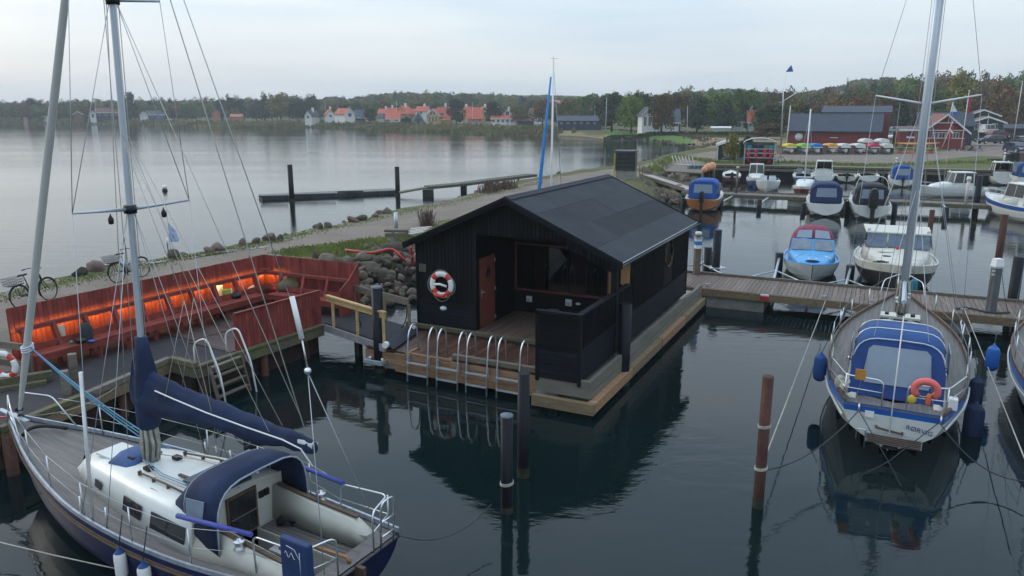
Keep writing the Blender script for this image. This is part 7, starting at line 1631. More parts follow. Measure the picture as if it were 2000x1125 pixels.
REDW = mat('falun_red_boards', (.165, .028, .030), .75, var=.2, scale=2, stretch=(6, 1, 1), fine=.12); WHW = mat('white_house_wall', (.60, .60, .57), .8, var=.08); YEW = mat('yellow_house_wall', (.46, .31, .10), .8, var=.1); PKW = mat('pink_house_wall', (.36, .24, .20), .8, var=.1); GRW = mat('dark_green_wall', (.03, .045, .04), .8); NVW = mat('dark_blue_wall', (.025, .035, .06), .8, var=.2)
# red barn with two-level dark roof
D0 = 128.0; pxm = D0 / CF * 1.02
def mset(px, row, D): p = AT(px, row, D); return (p.x, p.y, p.z)
bx = AT(1624, 281, 126); o = thing('red_barn', 'long red timber barn with big dark roof behind the dinghy rack', 'barn', bx, -.455)
hW = AT(1708, 281, 126).x - AT(1541, 281, 126).x
h1 = AT(1624, 257, 126).z - bx.z; h2 = AT(1624, 224, 131).z - bx.z; h3 = AT(1640, 209, 136).z - bx.z
MB().b2(-hW / 2, hW / 2, 0, 12, -1.5, h1).build('wall', REDW, o)
rfo = MB().slab([(-hW / 2 - .2, -.5, h1 - .1), (hW / 2 + .3, -.5, h1 - .1), (hW / 2 + .3, 5.2, h2), (-hW / 2 - .2, 5.2, h2)], (0, 0, .18)).build('roof', NAVR, o)
for k in range(24): x = -hW / 2 + hW * (k + .5) / 24; MB().beam((x, -.5, h1 + .1), (x, 5.2, h2 + .2), .05, .05).build('roof_rib', NAVR, rfo)
x0 = AT(1577, 224, 131).x - bx.x
MB().slab([(x0, 5.2, h2 + .25), (hW / 2 + 1.4, 5.2, h2 + .25), (hW / 2 + 1.4, 10.2, h3), (x0, 10.2, h3)], (0, 0, .18)).build('upper_roof', NAVR, o)
MB().slab([(x0, 5.3, 0), (hW / 2 + 1.2, 5.3, 0), (hW / 2 + 1.2, 5.3, h2 + .2), (x0, 5.3, h2 + .2)], (0, 8, 0)).build('wall', REDW, o); MB().slab([(-hW / 2 - .2, 5.2, h2), (hW / 2 + .3, 5.2, h2), (hW / 2 + .3, 12, h1), (-hW / 2 - .2, 12, h1)], (0, 0, .15)).build('rear_roof', NAVR, o)
for k in range(-2, 3): MB().b2(k * 2.9 - .03, k * 2.9 + .03, -.05, 0, -.3, h1 - .2).build('cover_strip', REDW, o)
MB().lathe([(.001, 0), (.62, 0), (.62, .05), (.001, .05)], (AT(1564, 268, 126).x - bx.x, -.06, AT(1564, 268, 126).z - bx.z), 18, axis='Y').build('round_sign', TR, o)
MB().b2(-.3, .9, -.05, 0, .95, 1.05).build('handle_bar', TR, o)
# club house
bx = AT(1842, 290, 118); o = thing('club_house', 'red timber club house with white gable trim, white windows and small left wing', 'house', bx, -.30); sc_ = 118 / CF * 1.02
w = 82 * sc_; h = AT(1842, 256, 118).z - bx.z; rh = AT(1842, 224, 118).z - bx.z - h
house_body(o, w - .8, 9, h, rh, REDW, mat('faded_red_roof', (.19, .065, .055), .8, var=.2, rnd=.1), .5, True, TR)
MB().b2(-w / 2 + .6, w / 2 - .6, -.08, 0, h + .05, h + .17).build('gable_band', TR, o); MB().b2(-1.7, 1.7, -.08, 0, h + rh * .48, h + rh * .48 + .12).build('gable_band', TR, o)
windows(o, [(-1.35, h - 1.25, .85, 1.05), (-.4, h - 1.25, .85, 1.05), (.55, h - 1.25, .85, 1.05), (1.5, h - 1.25, .85, 1.05)], TR)
MB().b2(-w / 2 - .2, w / 2 - .9, -1.25, -1.17, -1, 1.55).build('deck_screen', REDW, o); MB().b2(-w / 2 - .2, w / 2 - .9, -1.3, -1.15, 1.55, 1.63).build('screen_rail', TR, o)
wx = AT(1783, 290, 118).x - bx.x; MB().b2(wx - 1.6, wx + 1.7, .2, 6, -1, 2.3).build('side_wing', REDW, o); MB().slab([(wx - 1.8, -.2, 2.75), (wx + 1.7, -.2, 2.75), (wx + 1.7, 6, 3.1), (wx - 1.8, 6, 3.1)], (0, 0, .12)).build('wing_roof', mat('grey_felt', (.1, .08, .08), .8), o)
MB().b2(wx - 1.8, wx + 1.7, -.28, -.2, 2.62, 2.85).build('eave_board', TR, o); MB().b2(wx - .6, wx + .6, .1, .2, 1.5, 1.75).build('name_board', TR, o)
bx = AT(1846, 262, 132); o = thing('boat_store', 'dark blue roofed store behind the club house', 'shed', bx, -.3); house_body(o, 8.2, 5, 1.5, 2.0, NVW, NAVR, .3, False)
# small cottages on the right
bx = AT(1926, 263, 150); o = thing('green_cottage', 'small dark cottage with white trimmed gable and white windows behind the parked cars', 'cottage', bx, -.42); house_body(o, 5.4, 7, 2.35, 1.0, GRW, mat('brown_felt', (.12, .07, .06), .8), .5, True, TR); windows(o, [(-1.6, .9, 1.0, 1.25), (1.2, .9, 1.0, 1.25)], TR)
bx = AT(1917, 252, 163); o = thing('rear_cottage', 'second cottage gable peeping over the green cottage', 'cottage', bx, -.42); house_body(o, 5.6, 7, 2.8, 1.1, GRW, mat('brown_felt', (.1, .1, .1)), .5, True, TR)
bx = AT(1985, 272, 140); o = thing('dark_hut', 'dark brown hut at the right picture edge beyond the cars', 'hut', bx, -.5); house_body(o, 3.8, 4, 1.9, .6, mat('dark_brown_wall', (.03, .025, .025), .8), NAVR, .3, False)
# sheds by the shore
bx = AT(1420, 307, 92); o = thing('black_shed', 'small black shed with white gabled roof near the dinghy platform', 'shed', bx, -.25); house_body(o, 2.35, 2.6, 1.45, .42, mat('black_shed_board', (.014, .015, .018), .7), mat('white_corrugated_roof', (.46, .45, .42), .7, var=.15), .18, True, TR)
for s_ in (-1, 1): MB().b2(s_ * 1.12 - .05, s_ * 1.12 + .05, -.06, 0, -.5, 1.45).build('corner_board', TR, o)
bx = AT(1446, 309, 91); o = thing('leaning_boards', 'stack of weathered boards leaning beside the black shed', 'boards', bx)
for k in range(6): MB().beam((k * .22 - .6, -.1, -.3), (k * .22 - .35, .5, 1.6), .18, .04).build('board', M_GREYW, o)
bx = AT(1462, 308, 91); o = thing('dark_store', 'narrow dark cupboard between the boards and the kayak shed', 'cupboard', bx); MB().b2(-.35, .35, 0, 1.2, -.5, 2.1).build('cupboard_body', M_BLACK, o); MB().b2(-.42, .42, -.1, 1.3, 2.1, 2.2).build('lid', NAVR, o)
bx = AT(1482, 317, 84); o = thing('vest_shed', 'open fronted shed with curved clear roof holding rows of red life vests', 'shed', bx, -.29); sc_ = 84 / CF * 1.02
for s_ in (-1, 1): MB().b2(s_ * 1.55 - .06, s_ * 1.55 + .06, 0, 2.0, -.5, 2.1).build('side_panel', mat('pale_teal_panel', (.26, .33, .34), .6), o)
MB().b2(-1.5, 1.5, 1.9, 2.0, -.5, 2.1).build('back_panel', mat('pale_teal_panel', (.1, .1, .1)), o)
rings = [[(1.75 * cos(a), y, 1.95 + .62 * sin(a)) for a in [pi * i / 10 for i in range(11)]] for y in (-.2, 2.1)]
q = MB().loft(rings, closed=False).build('curved_roof', mat('grey_perspex_roof', (.20, .24, .27), .3, var=.2), o); q.modifiers.new('t', 'SOLIDIFY').thickness = .03
for k in range(6): y = -.2 + k * .46; MB().tube([(1.76 * cos(a), y, 1.97 + .62 * sin(a)) for a in [pi * i / 10 for i in range(11)]], .02, 4).build('roof_rib', M_GALV, o)
for z in (.45, .95, 1.4): MB().b2(-1.45, 1.45, .1, 1.2, z, z + .05).build('shelf', TR, o)
for k, (x, z) in enumerate([(x, z) for z in (.52, 1.02) for x in (-1.15, -.35, .55, 1.2)] + [(-1.1, .0), (0, -.05), (1.1, -.05)]):
    v_ = MB().lathe([(.001, 0), (.27, .02), (.34, .30), (.36, .32)] if z < .2 else [(.22, 0), (.24, .15), (.18, .36), (.001, .38)], (x, .25, z), 10).build('tub' if z < .2 else 'life_vest', mat('crimson_plastic', (.40, .015, .035), .5, var=.2), o)
for x, m_ in ((-1.1, mat('teal_cloth', (.02, .22, .30), .7)), (-.5, M_BLACK), (.1, NVW), (.7, mat('olive_cloth2', (.12, .13, .03), .8)), (1.2, mat('teal_cloth', (.1, .1, .1)))): MB().b2(x - .25, x + .25, .2, .6, 1.47, 1.85).build('hanging_vest', m_, o, bevel=.04)
bx = AT(1424, 315, 88); o = thing('boat_trailer', 'white upturned tender on a small trailer beside the black shed', 'trailer', bx, .3); MB().ball((0, 0, .75), .5, 12, 7, sq=(1.5, .8, .7)).build('tender', TR, o); MB().tube([(.35 * cos(a) + .1, -.55, .33 + .33 * sin(a)) for a in [2 * pi * i / 12 for i in range(12)]], .06, 5, closed=True).build('wheel', M_GREYW, o); MB().beam((-.9, 0, .35), (.9, 0, .4), .1, .08).build('frame', M_GALV, o)
bx = AT(1516, 318, 84); o = thing('cargo_bike', 'dark bicycle leaning at the right of the vest shed', 'bicycle', bx, 0)
for x in (-.55, .55): MB().tube([(x + .33 * cos(a), 0, .33 + .33 * sin(a)) for a in [2 * pi * i / 14 for i in range(14)]], .03, 5, closed=True).build('wheel', M_BLACK, o)
mb = MB(); mb.tube([(-.55, 0, .33), (-.1, 0, .35), (.4, 0, .8), (.55, 0, .33)], .025); mb.tube([(-.1, 0, .35), (-.25, 0, .85)], .02); mb.tube([(.4, 0, .8), (.35, 0, 1.05)], .02); mb.build('frame', M_BLACK, o); MB().b2(-.4, -.1, -.07, .07, .86, .93).build('saddle', M_BLACK, o)
# dinghies on the rack
bx = AT(1635, 302, 104); o = thing('dinghy_stand', 'long low timber stand carrying upturned dinghies in front of the barn', 'stand', bx, 0); sw = 104 / CF * 1.02
for z in (.15, .85): MB().b2(-106 * sw, 108 * sw, -.1, .1, z, z + .12).build('beam', M_GREYW, o); MB().b2(-106 * sw, 108 * sw, 1.6, 1.8, z, z + .12).build('beam', M_GREYW, o)
for k in range(8): x = (-104 + k * 30) * sw; MB().b2(x - .07, x + .07, -.08, 1.8, -.8, .85).build('post', M_GREYW, o)
cols = [(1546, 'yellow', (.52, .42, .03)), (1573, 'lime green', (.20, .42, .03)), (1595, 'blue', (.01, .16, .48)), (1624, 'orange', (.60, .28, .03)), (1648, 'white', (.55, .56, .53)), (1676, 'plain white', (.54, .55, .52)), (1703, 'crimson', (.42, .03, .07)), (1728, 'cream white', (.52, .52, .46))]
dsh = {}
for i, (px, nm, cc) in enumerate(cols):
    x = (px - 1635) * sw; w = .70
    t_ = thing('dinghy', 'upturned ' + nm + ' dinghy on the timber stand', 'dinghy', (bx.x + x, bx.y + .2, bx.z + .98), 0)
    rings = [[(w * k_ * c_, y, s_ * h_) for c_, s_ in ((-1, 0), (-.95, .5), (-.75, .9), (0, 1.0), (.75, .9), (.95, .5), (1, 0))] for y, k_, h_ in ((-.6, .88, .42), (-.55, .95, .50), (.6, 1, .52), (1.6, .9, .45), (2.3, .3, .25))]
    MB().loft(rings).build('hull', mat(nm.replace(' ', '_') + '_dinghy', cc, .45, var=.1), t_); MB().b2(-w * .96, w * .96, -.66, -.6, -.06, .03).build('rubbing_strip', TR, t_)
    t2 = thing('dinghy', 'pale dinghy stored below the upturned ' + nm + ' one', 'dinghy', (bx.x + x + .05, bx.y + .1, bx.z + .28), 0)
    MB().loft([[(w * .85 * k_ * c_, y, s_) for c_, s_ in ((-1, .45), (-.8, .12), (0, 0), (.8, .12), (1, .45), (0, .5))] for y, k_ in ((-.5, .35), (-.2, .7), (.6, 1), (2, .9))]).build('hull', mat('dull_white_hull', (.40, .42, .42), .5), t2)
for px, row in ((1698, 277), (1729, 276)):
    x = (px - 1635) * sw; t_ = thing('dinghy', 'white dinghy stacked on top behind the ' + ('crimson' if px == 1698 else 'cream white') + ' one', 'dinghy', (bx.x + x, bx.y + 1.6, bx.z + 1.55), 0); MB().loft([[(.75 * k_ * c_, y, s_ * h_) for c_, s_ in ((-1, 0), (-.95, .5), (-.75, .9), (0, 1.0), (.75, .9), (.95, .5), (1, 0))] for y, k_, h_ in ((-.6, .9, .5), (.6, 1, .55), (2.0, .5, .3))]).build('hull', MATS['white_dinghy'], t_)
for px in (1609, 1660): x = (px - 1635) * sw; o2 = tag(MB().b2(-.35, .35, -.3, .3, 0, 1.25).build('pallet_stack', mat('brown_pallet', (.11, .07, .06), .8)), 'brown wooden box standing between the dinghies, ' + ('left' if px == 1609 else 'right') + ' one', 'box'); o2.location = (bx.x + x, bx.y, bx.z)
# kayak rack
bx = AT(1790, 299, 106); sw = 106 / CF * 1.02; o = thing('kayak_rack', 'timber rack holding long kayaks in front of the club house', 'rack', bx, 0)
for k in (-1, 0, 1): MB().b2(k * 2.1 - .06, k * 2.1 + .06, -.2, 1.0, -.8, 1.25).build('post', M_GREYW, o)
def kayak(nm, cc, x, y, z, L2, lab):
    t_ = thing('kayak', lab, 'kayak', (bx.x + x, bx.y + y, bx.z + z), 0); rings = [[(xx, .30 * k * cos(a), .17 * k * sin(a) + (1 - k) * .16) for a in [2 * pi * i / 10 for i in range(10)]] for xx, k in ((-L2, .03), (-L2 * .8, .45), (-L2 * .4, .9), (0, 1), (L2 * .4, .9), (L2 * .8, .45), (L2, .03))]
    MB().loft(rings).build('hull', mat(nm, cc, .35, var=.15), t_); MB().lathe([(.25, 0), (.26, .03)], (.2, 0, .16), 12).build('cockpit_rim', M_BLACK, t_)
kayak('orange_kayak', (.60, .27, .05), -.1, -.1, 1.25, 3.25, 'orange and white kayak on top of the kayak rack'); kayak('green_kayak', (.22, .40, .04), 1.0, .2, .55, 2.3, 'bright green kayak on the lower level of the rack'); kayak('red_kayak', (.48, .06, .04), -.1, -.2, .05, 3.1, 'red kayak at the bottom of the kayak rack'); kayak('dull_green_kayak', (.12, .22, .04), -1.4, .3, .62, 2.0, 'dull green kayak on the left of the rack')
# picnic tables, bollards
for i, (px, row) in enumerate(((1887, 298), (1860, 301), (1905, 295))):
    bx = AT(px, row, 112); o = thing('picnic_table', ['dark picnic table in front of the club house flagpole', 'dark picnic table left of the flagpole', 'dark picnic table nearest the parked car'][i], 'table', bx, .1 * i); MB().b2(-.9, .9, -.35, .35, .70, .75).build('tabletop', mat('dark_picnic_wood', (.035, .03, .027), .8), o)
    for s_ in (-1, 1): MB().b2(-.9, .9, s_ * .75 - .12, s_ * .75 + .12, .42, .46).build('seat', mat('dark_picnic_wood', (.1, .1, .1)), o); MB().beam((s_ * .65, -.7, -.05), (s_ * .65, .2, .72), .08, .05).build('leg', M_BLACK, o); MB().beam((s_ * .65, .7, -.05), (s_ * .65, -.2, .72), .08, .05).build('leg', M_BLACK, o)
for i, (px, row) in enumerate(((1750, 323), (1961, 313))): bx = AT(px, row, 84 if i == 0 else 80); o = thing('white_marker_post', 'short white marker post on the grass ' + ('above the blue canopy boat' if i == 0 else 'near the right edge'), 'post', bx); MB().cyl(0, 0, -.3, .85, .09, 8).build('post', TR, o); MB().cyl(0, 0, .55, .68, .095, 8).build('red_band', M_REDP, o)
# flag poles and signal mast
def flagpole(px, rb, pxt, rt, D, label, r_=.07):
    a, b = AT(px, rb, D), AT(pxt, rt, D); o = thing('flagpole', label, 'flagpole', a, 0); d = b - a; MB().tube([(0, 0, -1), tuple(d)], [r_, r_ * .6], 8).build('pole', TR, o); MB().ball(tuple(d), r_ * 1.4, 6, 4).build('knob', TR, o); return o, a, d
o, a, d = flagpole(1877, 292, 1893, 177, 113, 'white flagpole with long red pennant at the club house'); MB().slab([(d.x * .9 + .06, 0, d.z * .94), (d.x * .9 + .55, 0, d.z * .86), (d.x * .9 + .45, .1, d.z * .62), (d.x * .9 + .15, 0, d.z * .55)], (0, .02, 0)).build('red_pennant', mat('red_flag_cloth', (.36, .02, .04), .8), o)
flagpole(1981, 262, 1997, 160, 128, 'white flagpole leaning at the right picture edge'); flagpole(1928, 258, 1931, 222, 148, 'short white flagpole before the green cottage', .05)
flagpole(1183, 249, 1185, 192, 185, 'white flagpole on the lawn left of the bright green tree'); flagpole(1342, 251, 1343, 208, 180, 'white flagpole on the lawn right of the white house'); flagpole(661, 235, 660, 208, 330, 'white flagpole in front of the gabled houses, leftmost'); flagpole(774, 225, 774, 197, 330, 'white flagpole above the low red roofed house'); flagpole(923, 238, 923, 200, 320, 'white flagpole before the pink walled house'); flagpole(1162, 226, 1162, 205, 260, 'thin pole at the long dark house'); flagpole(635, 218, 635, 200, 350, 'thin flagpole at the left end of the far houses'); flagpole(186, 246, 186, 200, 400, 'thin white flagpole on the far left shore')
a, b = AT(1526, 287, 107), AT(1530, 176, 107); o = thing('signal_mast', 'tall signal mast with slanting yard beside the red barn', 'mast', a, 0); d = b - a; MB().tube([(0, 0, -1), (d.x * .6, 0, d.z * .6)], .11, 8).build('lower_mast', mat('olive_painted_pole', (.16, .16, .12), .7), o); MB().tube([(d.x * .6, 0, d.z * .58), tuple(d)], .07, 8).build('topmast', TR, o)
q = AT(1560, 178, 107) - a; MB().tube([(d.x * .85, 0, AT(1530, 198, 107).z - a.z), tuple(q)], .06, 6).build('yard', TR, o); MB().beam((d.x - .5, 0, d.z * .79), (d.x + .3, 0, d.z * .79), .05, .05).build('cross_tree', TR, o)
a2, b2 = AT(1536, 283, 106), AT(1544, 206, 106); MB().tube([a2 - a, b2 - a], .06, 6).build('side_pole', TR, o)
p, q = AT(1530, 176, 107), AT(1545, 134, 107); o = thing('pennant', 'small blue pennant flying high above the signal mast', 'flag', q, 0); MB().slab([(-.7, 0, -.45), (.35, 0, -.4), (0, 0, .5)], (0, .02, 0)).build('cloth', mat('blue_flag_cloth', (.04, .11, .32), .8), o); MB().tube([(-.5, 0, -.3), tuple(p - q)], .012, 4).build('halyard', M_WIRE, o)
a = AT(1853, 228, 117); o = thing('club_flag', 'white and blue club pennant on a short staff at the club house gable', 'flag', a, 0); MB().tube([(0, 0, -1), (.35, 0, 2.1)], .035, 6).build('staff', TR, o)
for z0, z1, mm in ((.75, 1.9, mat('white_flag_cloth', (.55, .60, .66), .8)), (.3, .75, mat('blue_flag_cloth', (.1, .1, .1)))): MB().slab([(.1 + z0 * .16, -.01, z0), (.3 + (1.9 - z0) * .95 * .9, .1, z0), (.3 + (1.9 - z1) * .9 * .95, .1, z1), (.1 + z1 * .16, -.01, z1)], (0, .02, 0)).build('cloth', mm, o)
a = AT(1848, 283, 116); o = thing('split_flag', 'red and white flag hanging before the club house windows', 'flag', a, 0); MB().tube([(-.6, 0, -.5), (.6, 0, 3.6)], .04, 6).build('staff', TR, o); MB().slab([(.4, 0, 3.3), (.9, .1, 2.7), (.75, .1, 1.0), (.05, 0, .8)], (0, .02, 0)).build('red_cloth', MATS['red_flag_cloth'], o); MB().slab([(.38, -.02, 2.3), (.85, .08, 1.9), (.83, .08, 1.6), (.3, -.02, 2.0)], (0, -.02, 0)).build('white_stripe', TR, o)
# ================================================================ CARS
def car(label, px, row, D, rz, body, L_=4.5, kind='estate', lights=True, W=1.78):
    p = AT(px, row, D); o = thing('parked_car', label, 'car', p, rz); hw = W / 2
    prof = {'estate': [(-2.2, .32), (-2.25, .75), (-2.12, .98), (-1.95, 1.42), (-1.1, 1.50), (.2, 1.47), (.95, 1.0), (2.0, .86), (2.25, .62), (2.25, .32)], 'van': [(-2.2, .35), (-2.25, 1.0), (-2.1, 1.85), (.8, 1.9), (1.5, 1.15), (2.2, .95), (2.3, .4)]}[kind]
    low = [(x, min(z, .95)) for x, z in prof]
    MB().loft([[(x, y, z if abs(y) < hw * .99 else z) for x, z in low] for y in (-hw, -hw * .96, hw * .96, hw)], smooth=False).build('body', body, o, bevel=.05)
    cab = [(x, z) for x, z in prof if z > .9]
    cabp = [(cab[0][0] + .02, .93)] + cab + [(cab[-1][0], .93)]
    MB().loft([[(x * .99, y * (1 - .16 * max(0, (z - .93) / .6)), z) for x, z in cabp] for y in (-hw * .97, hw * .97)], smooth=False).build('cabin', body, o, bevel=.03)
    top = max(z for x, z in prof)
    for s in (-1, 1):
        for (xa, xb) in ((-1.85, -1.05), (-.98, -.05), (.02, .72)): MB().slab([(xa + .05, s * hw * .975, 1.0), (xb + .05, s * hw * .975, 1.0), (xb - .12, s * hw * .865, top - .13), (xa, s * hw * .865, top - .13)], (0, s * .012, 0)).build('side_window', M_GLASS, o)
        for x in (-1.38, 1.38):
            wl_ = MB().lathe([(.001, -.1), (.31, -.1), (.33, -.07), (.33, .07), (.31, .1), (.001, .1)], (x, s * (hw - .08), .33), 16, axis='Y').build('wheel', M_BLACK, o); MB().lathe([(.001, 0), (.19, 0), (.20, .02)], (x, s * (hw + .025), .33), 12, axis='Y').build('rim', M_GALV, wl_)
    MB().slab([(.98, -hw * .86, 1.02), (.98, hw * .86, 1.02), (.27, hw * .76, top - .08), (.27, -hw * .76, top - .08)], (.02, 0, .015)).build('windscreen', M_GLASS, o)
    if lights:
        for s in (-1, 1): MB().box((2.2, s * hw * .72, .70), (.12, .34, .14)).build('headlight', mat('headlight_glass', (.5, .52, .55), .2), o); MB().box((-2.22, s * hw * .80, .85), (.08, .18, .25)).build('tail_light', mat('tail_light_red', (.3, .01, .01), .3), o)
        MB().box((2.27, 0, .5), (.02, .5, .11)).build('number_plate', TR, o); MB().box((2.24, 0, .65), (.04, .8, .12)).build('grille', M_BLACK, o)
CARN = mat('dark_car_paint', (.018, .022, .032), .25, spec=.6, coat=.5, var=.1); CARB = mat('navy_car_paint', (.03, .045, .08), .25, coat=.5, var=.1); CARG = mat('grey_car_paint', (.22, .24, .25), .3, coat=.3, var=.1); CARR = mat('dark_red_car_paint', (.07, .012, .018), .3, coat=.3)
car('dark estate car parked side-on right of the club house', 1934, 281, 129, pi + .05, CARN); car('navy car facing us at the right picture edge', 1986, 299, 107, -pi / 2 - .1, CARB); car('dark red car behind the dark estate car', 1950, 270, 140, .2, CARR); car('white van roof showing behind the dark red car', 1936, 262, 150, .1, TR, kind='van')
car('silver grey car parked behind the right end of the barn', 1728, 269, 150, pi + .1, CARG); car('pale blue grey car in the row beyond the barn', 1745, 261, 165, pi, mat('pale_car_paint', (.16, .20, .21), .3)); car('dark car at the far right behind the fence posts', 1992, 283, 128, 1.3, CARN)
bx = AT(1745, 273, 140); o = thing('laid_up_boat', 'white upturned boat lying on the grass beyond the barn', 'boat', bx); MB().ball((0, 0, .4), .5, 12, 6, sq=(4, 1.5, 1)).build('hull', TR, o)
bx = AT(1987, 316, 88); o = thing('timber_stack', 'dark stack of timber and bins near the right edge', 'stack', bx)
for k in range(5): MB().b2(-1.4 + k * .7, -.85 + k * .7, -.3, .5, -.5, .9 + .15 * (k % 2)).build('bin' if k < 2 else 'timber_bundle', M_BLACK if k < 2 else mat('brown_pallet', (.1, .1, .1)), o)
bx = AT(1942, 314, 88); o = tag(MB().box((0, 0, .1), (1.3, .8, .3)).build('manhole_slab', mat('dark_slab', (.05, .045, .035), .9), bevel=.05), 'low dark slab lying on the grass near the right edge', 'slab'); o.location = bx
# fence rails of the car park and white table set
# ================================================================ FAR HOUSES
def fhouse(name, label, px0, px1, rt, re, rb, D, wall, roof, gf, depth=8, trim=None, wins=(), yaw=0.0, chimney=None, cat='house'):
    a, b = AT(px0, rb, D), AT(px1, rb, D); w = b.x - a.x; o = thing(name, label, cat, (a + b) / 2, yaw - .8 * atan2((a.x + b.x) / 2, D)); z0 = a.z
    h = AT(px0, re, D).z - z0; rh = AT(px0, rt, D).z - z0 - h; house_body(o, w, depth, h, rh, wall, roof, .45, gf, trim, base=-4); windows(o, wins, trim or TR)
    if chimney is not None: MB().b2(chimney - .4, chimney + .4, depth / 2 - .4, depth / 2 + .4, h + rh * .6, h + rh + 1.3).build('chimney', TR, o)
    return o
T = TR
fhouse('gabled_house', 'white gabled house with red roof, leftmost of the red roofs by the bay', 673, 694, 212, 222, 233, 330, WHW, REDT, True, 10, T, ((0, 1.0, 1.6, 1.6), (0, 4.2, 1.0, 1.2)), .5)
fhouse('dark_roof_house', 'dark roofed house beside the leftmost white gable', 694, 722, 215, 229, 234, 335, NVW, NAVR, False, 9, T, ((0, .8, 1.4, 1.1),))
fhouse('beige_house', 'beige gabled house right of the dark roofed house', 718, 738, 217, 224, 235, 330, mat('beige_wall', (.38, .33, .25), .8), REDT, True, 9, None, ((0, 1, 1.5, 1.3),), .2)
fhouse('blue_roof_house', 'small blue grey roofed house next to the beige gable', 736, 748, 222, 230, 235, 334, WHW, NAVR, False, 7)
fhouse('low_red_roof_house', 'low house with bright red roof and pale bay windows', 755, 780, 222, 232, 238, 325, WHW, REDT, False, 8, T, ((-2, .3, 1.4, 1.1), (1.5, .3, 1.4, 1.1)))
fhouse('red_roof_house', 'broad red roofed house behind the low red roof', 760, 800, 211, 222, 236, 340, PKW, REDT, False, 9, None, (), 0, -3); fhouse('red_roof_house', 'red roofed house left of the dark A-frame', 790, 814, 213, 224, 237, 345, PKW, REDT, False, 9, None, (), .1)
fhouse('a_frame_house', 'dark A-frame house with white edge boards', 806, 829, 217, 237, 240, 320, NVW, NAVR, True, 10, T, ((0, 2.0, 1.6, 1.8), (-1.6, .3, 1.2, 1.5), (1.6, .3, 1.2, 1.5)))
fhouse('yellow_house', 'bright yellow gabled house with blue grey windows and red roof', 834, 857, 213, 226, 240, 318, YEW, REDT, True, 12, T, ((-1.3, .4, .9, 2.2), (0, .4, .9, 2.2), (1.3, .4, .9, 2.2), (-.6, 3.2, .9, 1.5), (.6, 3.2, .9, 1.5)), -.1)
fhouse('yellow_wing', 'yellow wing with long red roof and dormer joining the yellow gable', 855, 884, 210, 232, 240, 326, YEW, REDT, False, 10, T, ((-1.5, 3.0, 2.0, 1.1),))
fhouse('white_bay_house', 'white fronted house with dark windows half hidden behind a pine', 892, 903, 224, 230, 241, 318, WHW, NAVR, True, 8, T, ((0, .5, 1.4, 2),))
fhouse('pink_house', 'pinkish walled house with tall red roof behind a flagpole', 914, 942, 210, 231, 239, 330, PKW, REDT, False, 9, None, ((-1, .4, 1.2, 1.0), (2, .4, 1.2, 1.0)), .15)
fhouse('ochre_house', 'ochre walled house between the trees left of the long white house', 942, 958, 218, 224, 240, 335, YEW, REDT, True, 8, T, ((0, .4, 1.2, 1.2),))
fhouse('long_white_house', 'long white house with red roof and row of windows facing the bay', 960, 1008, 226, 232, 242, 300, WHW, REDT, False, 8, T, tuple((x, .5, 1.0, 1.2) for x in (-4, -2.2, -.4, 1.4, 3.2)))
fhouse('arched_gable_house', 'white gable with tall arched windows rising behind the long white house', 984, 998, 215, 222, 240, 306, WHW, REDT, True, 10, T, ((0, 2.8, 1.4, 1.8), (0, .2, 2.0, 1.8)), 0, .5)
fhouse('white_end_house', 'white gabled house with red roof right of the long white house', 1028, 1045, 212, 226, 240, 305, WHW, REDT, True, 9, T, ((0, 2.5, .9, 1.3),), -.4)
fhouse('dark_boat_shed', 'dark brown shed with reddish roof beside the white end house', 1010, 1042, 230, 236, 243, 296, mat('dark_brown_wall', (.1, .1, .1)), mat('dull_red_roof', (.12, .045, .04), .8), False, 7)
fhouse('hill_house', 'white and red roofed house high among the trees left of the long blue roof', 1075, 1092, 196, 199, 208, 420, WHW, REDT, False, 9, T, ((-1, .6, 1.2, 1.2), (1.5, .6, 1.2, 1.2))); fhouse('hill_house', 'larger red roofed house high on the wooded slope', 1090, 1118, 197, 207, 212, 430, WHW, REDT, False, 10, None, (), .1)
fhouse('wood_house', 'red roofed house between trees above the long dark house', 1130, 1160, 209, 216, 222, 350, PKW, REDT, False, 9, None, (), 0, 2)
fhouse('long_dark_house', 'long low dark blue house with many small windows on the bay side', 1090, 1174, 227, 236, 246, 235, NVW, NAVR, False, 8, None, tuple((x, .6, .8, .9) for x in (-5.5, -3.5, -1.5, .5, 2.5, 4.5)))
fhouse('white_villa', 'white villa with dark roof and tall glazed gable behind a dark tree', 1254, 1283, 209, 224, 248, 190, WHW, NAVR, True, 9, T, ((-1.1, .2, .7, 2.3), (0, .2, .7, 2.3), (1.1, .2, .7, 2.3), (0, 3.1, 1.2, 1.4)), .1)
fhouse('white_villa_wing', 'long white wing with dark roof to the right of the villa gable', 1283, 1325, 214, 238, 249, 194, WHW, NAVR, False, 9, T, ((2.0, .2, 1.2, .9),))
fhouse('red_roof_cottage', 'white cottage with steep red roof half behind trees', 1462, 1490, 216, 238, 250, 200, mat('grey_white_wall', (.42, .41, .40), .8), REDT, False, 8, T, ((-1.3, .3, .5, 1.5), (-.5, .3, .5, 1.5), (2.2, .1, .9, .7)), 0, -1.2)
fhouse('garden_room', 'white glazed garden room at the left end of the red roofed cottage', 1432, 1450, 234, 238, 250, 205, WHW, NAVR, False, 5, T, ((0, .3, 1.6, 1.5),)); fhouse('red_gable_house', 'tall narrow red gable seen between the trees', 1375, 1384, 196, 208, 215, 260, mat('red_brick', (.26, .07, .05), .8), REDT, True, 6)
fhouse('white_wall', 'low white garden wall in front of the trees', 1392, 1424, 248, 249, 252, 190, WHW, T, False, .5, cat='wall')
